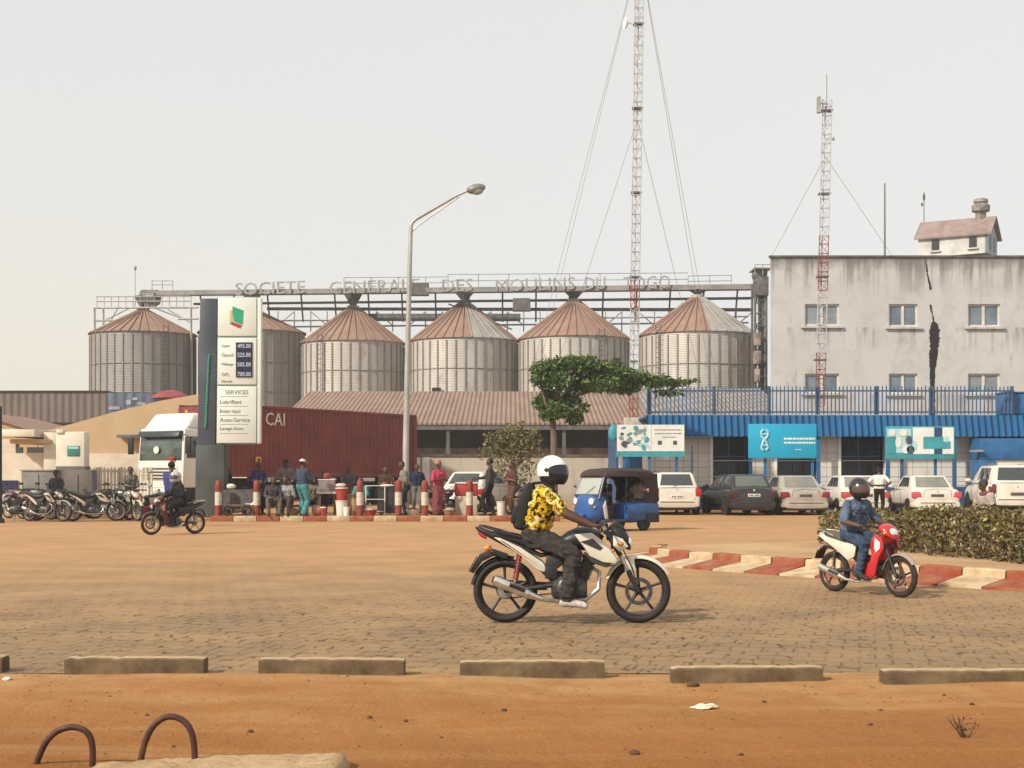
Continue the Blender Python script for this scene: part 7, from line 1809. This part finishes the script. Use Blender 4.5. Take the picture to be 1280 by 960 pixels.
t = thing('pole', 'dark round pole cut off by the left picture edge', 'pole', (XX(-1, Zq), Zq, 0)); m = MB().use(BLK); m.cyl((0,0,0), (0,0,HH(508, Zq)), .085, .08, 12); m.build('shaft', t); m = MB().use(BLK); m.lathe([(.16,0),(.14,.12),(.085,.16)], n=14); m.build('foot', t)

# ------------------------------------------------------------------ trees and hedge
def leaf_material(name, cols, rough=.6):
    k = NT(name, rough, .25); g = k.n('NewGeometry')
    c_ = k.ramp(g.outputs['Random Per Island'], [(i/(len(cols)-1), q) for i, q in enumerate(cols)]); k.base(c_)
    k.b.inputs['Subsurface Weight'].default_value = 0.0
    return k.m
def leaves(mt_list, clumps, size, name, parent, seed=1, flat=.25):
    """clumps: (centre, radii, count); small folded leaves spread through each clump's volume"""
    g = np.random.default_rng(seed); vs, fs, mi = [], [], []
    for c_, rad, n in clumps:
        d = g.normal(size=(n, 3)); d /= np.linalg.norm(d, axis=1)[:, None]
        r = g.random(n)**.42
        p = np.array(c_) + d*r[:, None]*np.array(rad)*(1+.18*g.normal(size=(n,1))*.6)
        nn = g.normal(size=(n, 3)); nn[:, 2] = np.abs(nn[:, 2])+flat; nn /= np.linalg.norm(nn, axis=1)[:, None]
        t1 = np.cross(nn, g.normal(size=(n, 3))); t1 /= np.linalg.norm(t1, axis=1)[:, None]; t2 = np.cross(nn, t1)
        L = size*g.uniform(.6, 1.35, n)[:, None]; w = L*g.uniform(.28, .42, n)[:, None]
        q = np.stack([p - t1*L, p + t2*w + nn*w*.25, p + t1*L, p - t2*w + nn*w*.25], 1)
        o = len(vs); vs.extend(map(tuple, q.reshape(-1, 3)))
        fs.extend([(o+4*i, o+4*i+1, o+4*i+2, o+4*i+3) for i in range(n)]); mi.extend(list(g.integers(0, len(mt_list), n)))
    me = bpy.data.meshes.new(name); me.from_pydata(vs, [], fs); me.polygons.foreach_set('material_index', np.array(mi, np.int32))
    for m_ in mt_list: me.materials.append(m_)
    return link(name, me, parent)
LF1 = leaf_material('dark green leaves', [(.024,.052,.014),(.050,.098,.023),(.090,.150,.038),(.165,.215,.07)])
LF2 = leaf_material('olive leaves', [(.065,.062,.022),(.12,.11,.038),(.18,.16,.06),(.25,.21,.10)])
BARK = mat('grey brown bark', (.17,.115,.08), .95, var=.4, scale=5, bump=.6, stretch=(1,1,.3))
Zt_ = 53.5
t = thing('roadside_tree', 'dark green tree with a flat spreading crown reaching right behind the tall mast', 'tree', (XX(692, Zt_), Zt_, .004))
def tl(px, py, d=0): v = P(px, py, Zt_); return V(v.x-XX(692, Zt_), d, v.z-.004)
m = MB().use(BARK); m.path([(0,0,0), tl(693,590), tl(692,545), tl(691,518), tl(694,500)], [.17,.14,.12,.11,.09], 10)
m.build('trunk', t)
for pts, rr in (([tl(691,522), tl(700,500,.2), tl(722,478,.3), tl(740,465,.3)], [.09,.075,.05,.02]), ([tl(692,525), tl(682,505,-.2), tl(676,480,-.2), tl(684,462)], [.08,.06,.045,.02]), ([tl(694,500), tl(710,470,-.3), tl(715,455,-.3)], [.07,.05,.02]), ([tl(700,500,.2), tl(740,488,.4), tl(790,480,.5), tl(845,477,.4), tl(868,478,.3)], [.06,.05,.04,.025,.012]), ([tl(692,515), tl(712,512,-.2), tl(726,517,-.3)], [.04,.03,.015])):
    m = MB().use(BARK); m.path(pts, rr, 7); m.build('limb', t)
cl = []
def C(px, py, rx, ry, n, d=0): q = tl(px, py, d); cl.append(((q.x, q.y, q.z), (rx/F*Zt_, max(.5, rx/F*Zt_*.9), ry/F*Zt_), n))
for a in ((684,464,19,15,480),(703,456,22,11,560,.3),(728,457,22,11,560,-.4),(752,461,22,11,520,.2),(772,467,20,11,460),(794,471,22,11,480,.5),(820,476,22,9,360,.3),(846,478,18,6,180,.3),(866,476,11,3,50,.3),
          (672,474,11,11,200,-.4),(695,478,24,14,520,-.3),(722,479,25,14,560,.4),(752,480,25,12,520,-.3),(782,484,25,9,380,.3),(688,498,18,13,360,.2),(700,513,18,12,330,-.3),(676,504,11,10,150,.3),(718,521,13,10,220),(685,520,12,9,170,-.2),(667,465,7,8,60),(838,490,22,5,90,.6),(712,500,16,9,220,.2),(728,510,9,7,80),(770,452,8,4,40),(712,447,9,4,50),(738,448,8,4,40)): C(*a)
leaves([LF1, LF1, LF1], cl, .125, 'crown', t, 3)
Zt_ = 49.0
t = thing('small_tree', 'small olive tree with a thin stem standing behind the brown dressed person', 'tree', (XX(645, Zt_), Zt_, FP))
def tl(px, py, d=0): v = P(px, py, Zt_); return V(v.x-XX(645, Zt_), d, v.z-FP)
m = MB().use(BARK); m.path([(0,0,0), tl(645,610), tl(642,580), tl(641,558)], [.07,.06,.05,.03], 8); m.build('trunk', t)
for pts in ([tl(643,590), tl(628,565,-.2), tl(618,552,-.2)], [tl(642,585), tl(660,562,.2), tl(668,550,.2)], [tl(642,572), tl(646,545), tl(650,535)]): m = MB().use(BARK); m.path(pts, [.04,.028,.01], 6); m.build('limb', t)
cl = []
for a in ((640,545,24,13,330),(622,556,20,15,280,.2),(657,553,20,16,300,-.2),(640,566,26,16,330,.2),(628,584,20,14,190,-.2),(657,582,18,15,200,.2),(650,600,14,9,70),(606,566,11,10,70),(674,562,10,12,60),(645,533,15,8,70),(612,545,9,8,40),(668,540,10,8,50)): C(*a)
leaves([LF2], cl, .085, 'crown', t, 9)

# hedge on the island
HZ = KTOP-.01
hl = [V(5.95,25.6,0), V(6.55,23.1,0), V(7.4,20.2,0), V(8.6,15.9,0)]
HG1 = leaf_material('hedge green leaves', [(.045,.042,.012),(.085,.074,.020),(.15,.125,.034),(.24,.19,.055)])
HG2 = leaf_material('pale dusty hedge leaves', [(.10,.09,.035),(.20,.16,.075),(.33,.27,.15),(.42,.35,.21)])
HG3 = leaf_material('brown hedge leaves', [(.045,.024,.012),(.085,.045,.020),(.13,.075,.035),(.06,.05,.02)])
t = thing('hedge', 'clipped dusty hedge with pale leaves on the island, behind the red motorcycle', 'hedge', (0,0,0))
g = np.random.default_rng(21); pts_all = []
seglen = [(hl[i+1]-hl[i]).length for i in range(3)]; tot = sum(seglen)
def along(s_):
    for i, L in enumerate(seglen):
        if s_ <= L or i == 2: return hl[i].lerp(hl[i+1], min(1, s_/L)), (hl[i+1]-hl[i]).normalized()
        s_ -= L
def hedge_leaves(mts, n, size, seed, zlo, zhi, surf, name):
    g = np.random.default_rng(seed); vs, fs, mi = [], [], []
    for i in range(n):
        s_ = g.random()*tot; p, d = along(s_); nr = V(-d.y, d.x, 0)
        top = .50 + .20*min(1, s_/5.5) + .05*math.sin(s_*2.1) + .035*math.sin(s_*6.3+1) + .03*math.sin(s_*11)
        hw = .48 + .06*math.sin(s_*3.3) + .04*math.sin(s_*8.1)
        if s_ < .5: hw *= (.55+.45*(s_/.5)**.5); top *= (.86+.14*s_/.5)
        u = g.uniform(-1, 1); z = g.uniform(zlo, zhi)
        if g.random() < surf:
            if g.random() < .45: z = 1.0
            else: u = math.copysign(1, u)
        q = p + nr*(hw*u*(1-.12*max(0, z-.7)/.3)+g.normal()*.025) + V(0,0,HZ+max(.01, top*z+g.normal()*.03)); q += d*g.normal()*.03
        nn = np.array([g.normal(), g.normal()-.5, abs(g.normal())+.2]); nn /= np.linalg.norm(nn); t1 = np.cross(nn, g.normal(size=3)); t1 /= np.linalg.norm(t1); t2 = np.cross(nn, t1)
        L = size*g.uniform(.6,1.4); w = L*.42; pc = np.array(q); o = len(vs)
        vs += [tuple(pc-t1*L), tuple(pc+t2*w+nn*w*.3), tuple(pc+t1*L), tuple(pc-t2*w+nn*w*.3)]; fs.append((o,o+1,o+2,o+3)); mi.append(int(g.integers(0, len(mts))))
    me = bpy.data.meshes.new(name); me.from_pydata(vs, [], fs); me.polygons.foreach_set('material_index', np.array(mi, np.int32))
    for m_ in mts: me.materials.append(m_)
    return link(name, me, t)
hedge_leaves([HG1, HG3, HG1], 12500, .046, 1, .0, 1.0, .55, 'foliage')
hedge_leaves([HG2, HG2, HG1], 1500, .045, 2, .45, 1.0, .9, 'pale_foliage')
m = MB().use(BARK)
for i in range(46):
    p, d = along(tot*i/45); 
    for k_ in range(3):
        q = p + V(random.uniform(-.25,.25), random.uniform(-.25,.25), HZ); m.path([q, q+V(random.uniform(-.1,.1), random.uniform(-.1,.1), .24), q+V(random.uniform(-.15,.15), random.uniform(-.15,.15), .44)], [.014,.010,.004], 5)
m.build('stems', t)

# ------------------------------------------------------------------ foreground: pipe hoops, slab, stones
RUST = mat('rusty painted pipe', (.060,.022,.017), .6, .2, col2=(.12,.055,.030), scale=14, bump=.3, ramp=(.5,.75))
for (pts, Zh, lab) in (([(40,992),(44,958),(56,930),(70,915),(88,909),(104,912),(113,922),(116,940),(115,965),(115,992)], 6.75, 'left dark rusty pipe hoop at the bottom left corner'),
                       ([(173,992),(175,955),(182,926),(193,906),(209,896),(226,899),(238,912),(243,935),(243,965),(243,992)], 6.75, 'right dark rusty pipe hoop beside the pale slab')):
    t = thing('pipe_hoop', lab, 'hoop', (0,0,0), 0, 'pipe hoops set in the verge')
    raw = [P(a, b, Zh) for a, b in pts]
    for q in raw[:1] + raw[-1:]: q.z = verge_h(q.x, q.y)-.05
    # smooth the bend
    sm = []
    for i in range(len(raw)-1):
        p0, p1, p2, p3 = raw[max(i-1,0)], raw[i], raw[i+1], raw[min(i+2,len(raw)-1)]
        for f in (0,.25,.5,.75): sm.append(.5*((2*p1)+(p2-p0)*f+(2*p0-5*p1+4*p2-p3)*f*f+(3*p1-p0-3*p2+p3)*f**3))
    sm.append(raw[-1])
    m = MB().use(RUST); m.path(sm, .0155, 12); m.build('pipe', t)
k = NT('pale worn slab', .95, .1)
col = k.mix(k.mask(k.noise(4, 6), .35, .7), (.47,.335,.19), (.36,.235,.12)); col = k.mix(k.math('MULTIPLY', k.mask(k.noise(14, 5), .55, .7), .6), col, (.22,.13,.065)); k.base(col); k.bump(k.noise(11, 7), .8, .03); SLAB = k.m
r = random.Random(4)
m = MB().use(SLAB); n = 40; rg = []
xa, xb = XX(150, 7.15), XX(447, 7.15)
for i in range(n+1):
    f = i/n; x = xa + (xb-xa)*f; e = 1 if i in (0, n) else 0
    yb = 6.72 + .025*math.sin(f*5) + r.uniform(-.012,.012) + .26*f; h = .035+.03*f + r.uniform(-.004,.004) - .03*e
    if f > .93: yb -= (f-.93)/.07*.12
    rg.append([V(x, 5.6, -.05), V(x, 5.6, verge_h(x, 6.2)+h*.8), V(x, yb-.05, verge_h(x, yb)+h), V(x, yb, verge_h(x, yb)+h-.02), V(x, yb+.01, -.05)])
m.loops(rg); o = m.build('concrete_slab'); tag(o, 'pale broken concrete slab at the bottom edge, right of the pipe hoops', 'slab')
def stone(px, py, w, mt_, lab, flat=.45, name='stone', cat='stone', group=None, seed=0):
    Z = F*(CAM_H-.03)/(py-HORIZON); x = XX(px, Z); r = random.Random(seed+int(px)); s_ = w/F*Z/2
    m = MB().use(mt_); m.ell((0,0,0), (s_, s_*.75, s_*flat), 11, 7)
    m.v = [tuple(Vector(v)*(1+r.uniform(-.22,.2))) for v in m.v]
    o = m.build(name, ang=50); o.location = (x, Z, (verge_h(x, Z) if Z < 10.4 else 0)+s_*flat*.35); o.rotation_euler = (0,0,r.uniform(0,3)); tag(o, lab, cat, group)
PAL = mat('pale stone', (.66,.56,.42), .8, var=.25, scale=14, bump=.3); DRK = mat('dark laterite lump', (.10,.048,.026), .95, var=.4, scale=16, bump=.5)
# crumpled pale wrapper lying on the verge
Z = 8.62; m = MB().use(PAL); r = random.Random(9); nx, ny = 9, 6; gridv = []
for j in range(ny):
    for i in range(nx):
        u, v = i/(nx-1)*2-1, j/(ny-1)*2-1; s_ = 1-.35*v*v*abs(u); gridv.append(V(u*.085*s_+r.uniform(-.006,.006), v*.055*(1-.5*u*u)+r.uniform(-.005,.005), max(.002, .026*(1-u*u)*(1-v*v)+r.uniform(-.006,.008)+.012*max(0,u))))
m.add(gridv, [(j*nx+i, j*nx+i+1, (j+1)*nx+i+1, (j+1)*nx+i) for j in range(ny-1) for i in range(nx-1)]); o = m.build('crumpled_wrapper', ang=20); o.location = (XX(880, Z), Z, verge_h(XX(880, Z), Z)+.004); tag(o, 'pale crumpled wrapper lying on the red verge below the fourth whole kerb block', 'litter')
stone(9, 846, 15, PAL, 'pale flat stone at the left picture edge beside the cut off kerb block', .35)
for i, (px, py, w, lab) in enumerate([(793,942,15,'dark earth lump near the bottom edge, below and left of the pale wrapper'),(1088,908,7,'small dark stone left of the dry weed'),(1205,916,8,'dark stone beside the dry weed'),(313,914,10,'dark stone right of the right pipe hoop, above the slab'),
        (217,937,6,'tiny dark stone inside the right pipe hoop'),(462,896,9,'dark stone on the verge below the second whole kerb block'),(507,899,8,'dark stone right of its twin below the second whole kerb block'),(630,887,8,'small dark stone on the verge below the third whole kerb block'),(955,875,7,'small dark stone right of the pale wrapper'),
        (1101,886,6,'tiny dark stone below the rightmost kerb block'),(1215,882,7,'small dark stone near the right edge below the rightmost block'),(926,945,8,'dark stone at the bottom edge right of the big earth lump'),(866,855,16,'earth lump lying against the foot of the fourth whole kerb block'),(552,920,5,'tiny dark stone right of the pale slab'),(1180,870,6,'small stone just below the rightmost kerb block'),(184,893,7,'small dark stone between the two pipe hoops')]):
    stone(px, py, w, DRK, lab, .55, group=None, seed=i)
# crumbs of laterite strewn over the verge: nobody could count them
g = np.random.default_rng(5); vs, fs = [], []
for i in range(1500):
    y = 10.35 - 4.6*g.random()**.9; x = g.uniform(-.42, .42)*y; s_ = .003+.009*g.random()**3; z = verge_h(x, y)
    o = len(vs); a = g.uniform(0, 3)
    for k_ in range(5): vs.append((x+s_*1.3*math.cos(a+k_*1.257)*g.uniform(.7,1.2), y+s_*math.sin(a+k_*1.257)*g.uniform(.7,1.2), z-.001))
    vs.append((x+s_*.2, y, z+s_*.9)); fs += [(o+k_, o+(k_+1) % 5, o+5) for k_ in range(5)]
me = bpy.data.meshes.new('gravel'); me.from_pydata(vs, [], fs); me.materials.append(mat('verge crumbs', (.20,.09,.04), .95, var=.5, scale=30)); o = link('gravel', me); o['kind'] = 'stuff'
# scuffed grit and soil spilt from the verge between the blocks
t = thing('dry_weed', 'dry leafless weed sprouting from the verge at the bottom right', 'weed', (XX(1206, 7.5), 7.5, verge_h(XX(1206, 7.5), 7.5)))
TW_ = mat('dry twig', (.075,.038,.02), .9); r = random.Random(8)
for i in range(9):
    m = MB().use(TW_)
    a = r.uniform(-.8,.8); p = [V(0,0,-.02)]; 
    for k_ in range(4): p.append(p[-1] + V(math.sin(a)*.028+r.uniform(-.012,.012), r.uniform(-.02,.02), .034+r.uniform(-.008,.008))); a += r.uniform(-.5,.5)
    m.path(p, [.004,.0035,.003,.002,.001], 5); m.build('stem', t)
leaves([leaf_material('dry leaves', [(.10,.05,.02),(.07,.055,.025),(.16,.09,.04)])], [((0,0,.06),(.07,.06,.05),40)], .012, 'leaves', t, 4)

# more of the crowd and clutter round the stalls
person('woman in dark plum wrap sitting low behind the grey tarp table', at(312, 45.4), R(-75), sit(.30, .1), dict(shirt=CPURP, pants=CPLUM, sleeve=.8), hat=scarf(mat('cloth dusk scarf', (.10,.06,.09), .9)))
person('man in grey behind the food box table, facing the road', at(404, 46.6), R(-80), stand(arms='front'), dict(shirt=mat('cloth dim maroon', (.10,.035,.03), .9), pants=CDARK, sleeve=1), sc=.86)
person('person in teal print sitting beside the brown carton at the trailer', at(452, 45.6), R(-100), sit(.30, .1), dict(shirt=CTEAL, pants=CGREY, sleeve=.8))
person('man in brown vest standing behind the dark draped stall', at(482, 46.6), R(-85), stand(arms='front'), dict(shirt=CBRN, pants=CDARK, sleeve=.5), sc=.9)
for px, mt_, lab in ((404, PLR, 'red lidded jar on the kerb side of the food box table'), (433, WHT, 'small white jar on the ground before the brown carton')): bucket(lab, px, 43.9, FP, mt_, .10, .22, PLW, 'small jars')
# harmattan haze
hz_ = MB(); HM = bpy.data.materials.new('haze'); HM.use_nodes = True; HM.node_tree.nodes.clear()
pv = HM.node_tree.nodes.new('ShaderNodeVolumePrincipled'); pv.inputs['Color'].default_value = (.92,.90,.86,1); pv.inputs['Density'].default_value = 0.0008; pv.inputs['Anisotropy'].default_value = 0.2
ho = HM.node_tree.nodes.new('ShaderNodeOutputMaterial'); HM.node_tree.links.new(pv.outputs[0], ho.inputs['Volume'])
hz_.use(HM).box2(-70, 75, -4, 135, -1.05, 32); o = hz_.build('haze', smooth=False); o['kind'] = 'stuff'

person('man in dark jacket standing among the parked motorcycles before the picket fence', at(163, 46.5, .004), R(-60), stand(arms='front'), dict(shirt=CGREY, pants=CDARK, sleeve=2))
person('man in dark clothes and black cap beside the motorcycle with the pale green fender', at(70, 46.2, .004), R(-100), stand(arms='front'), dict(shirt=CDARK, pants=CBRN, sleeve=2), sc=.93, hat=cap(CDARK))

person('man in khaki shirt sitting low between the teal trousered man and food box', at(389, 45.3), R(-80), sit(.34, .1), dict(shirt=CKHAKI, pants=CDARK, sleeve=.7))
person('woman in dusk purple standing behind the tan carton near the trailer', at(436, 46.9), R(-95), stand(arms='front'), dict(shirt=CPURP, pants=CPLUM, sleeve=.8), sc=.93, skirt=.18)
person('man in navy shirt standing just right of the street lamp pole', at(521, 46.4), R(-75), stand(arms='down'), dict(shirt=CNAVY, pants=CGREY, sleeve=.8), sc=.96)
person('man in dark charcoal shirt walking right behind the leftmost bollard', at(284, 47.0), R(-20), stand(arms='down', step=.2), dict(shirt=CDARK, pants=CBRN, sleeve=.8), sc=.95)
for px, Zc_, mt_, lab in ((366, 43.75, PLB, 'tan basin on the kerb between the right seated person and the man in teal trousers'), (463, 44.0, PLR, 'red basin on the ground right of the trailer bollard'), (516, 44.3, PLW, 'white basin on the ground right of the lamp post bollard'), (562, 44.2, PLB, 'tan basin beside the woman in pink')):
    t = thing('basin', lab, 'basin', at(px, Zc_), 0, 'basins on the far kerb'); m = MB().use(mt_); m.lathe([(.13,0),(.21,.16),(.225,.165),(.225,.18),(.20,.175),(.19,.14)], n=22); m.build('bowl', t)
    m = MB().use([CRED, CPALE, CKHAKI][px % 3]); m.ell((0,0,.17), (.17,.17,.08), 14, 8); m.build('contents', t)
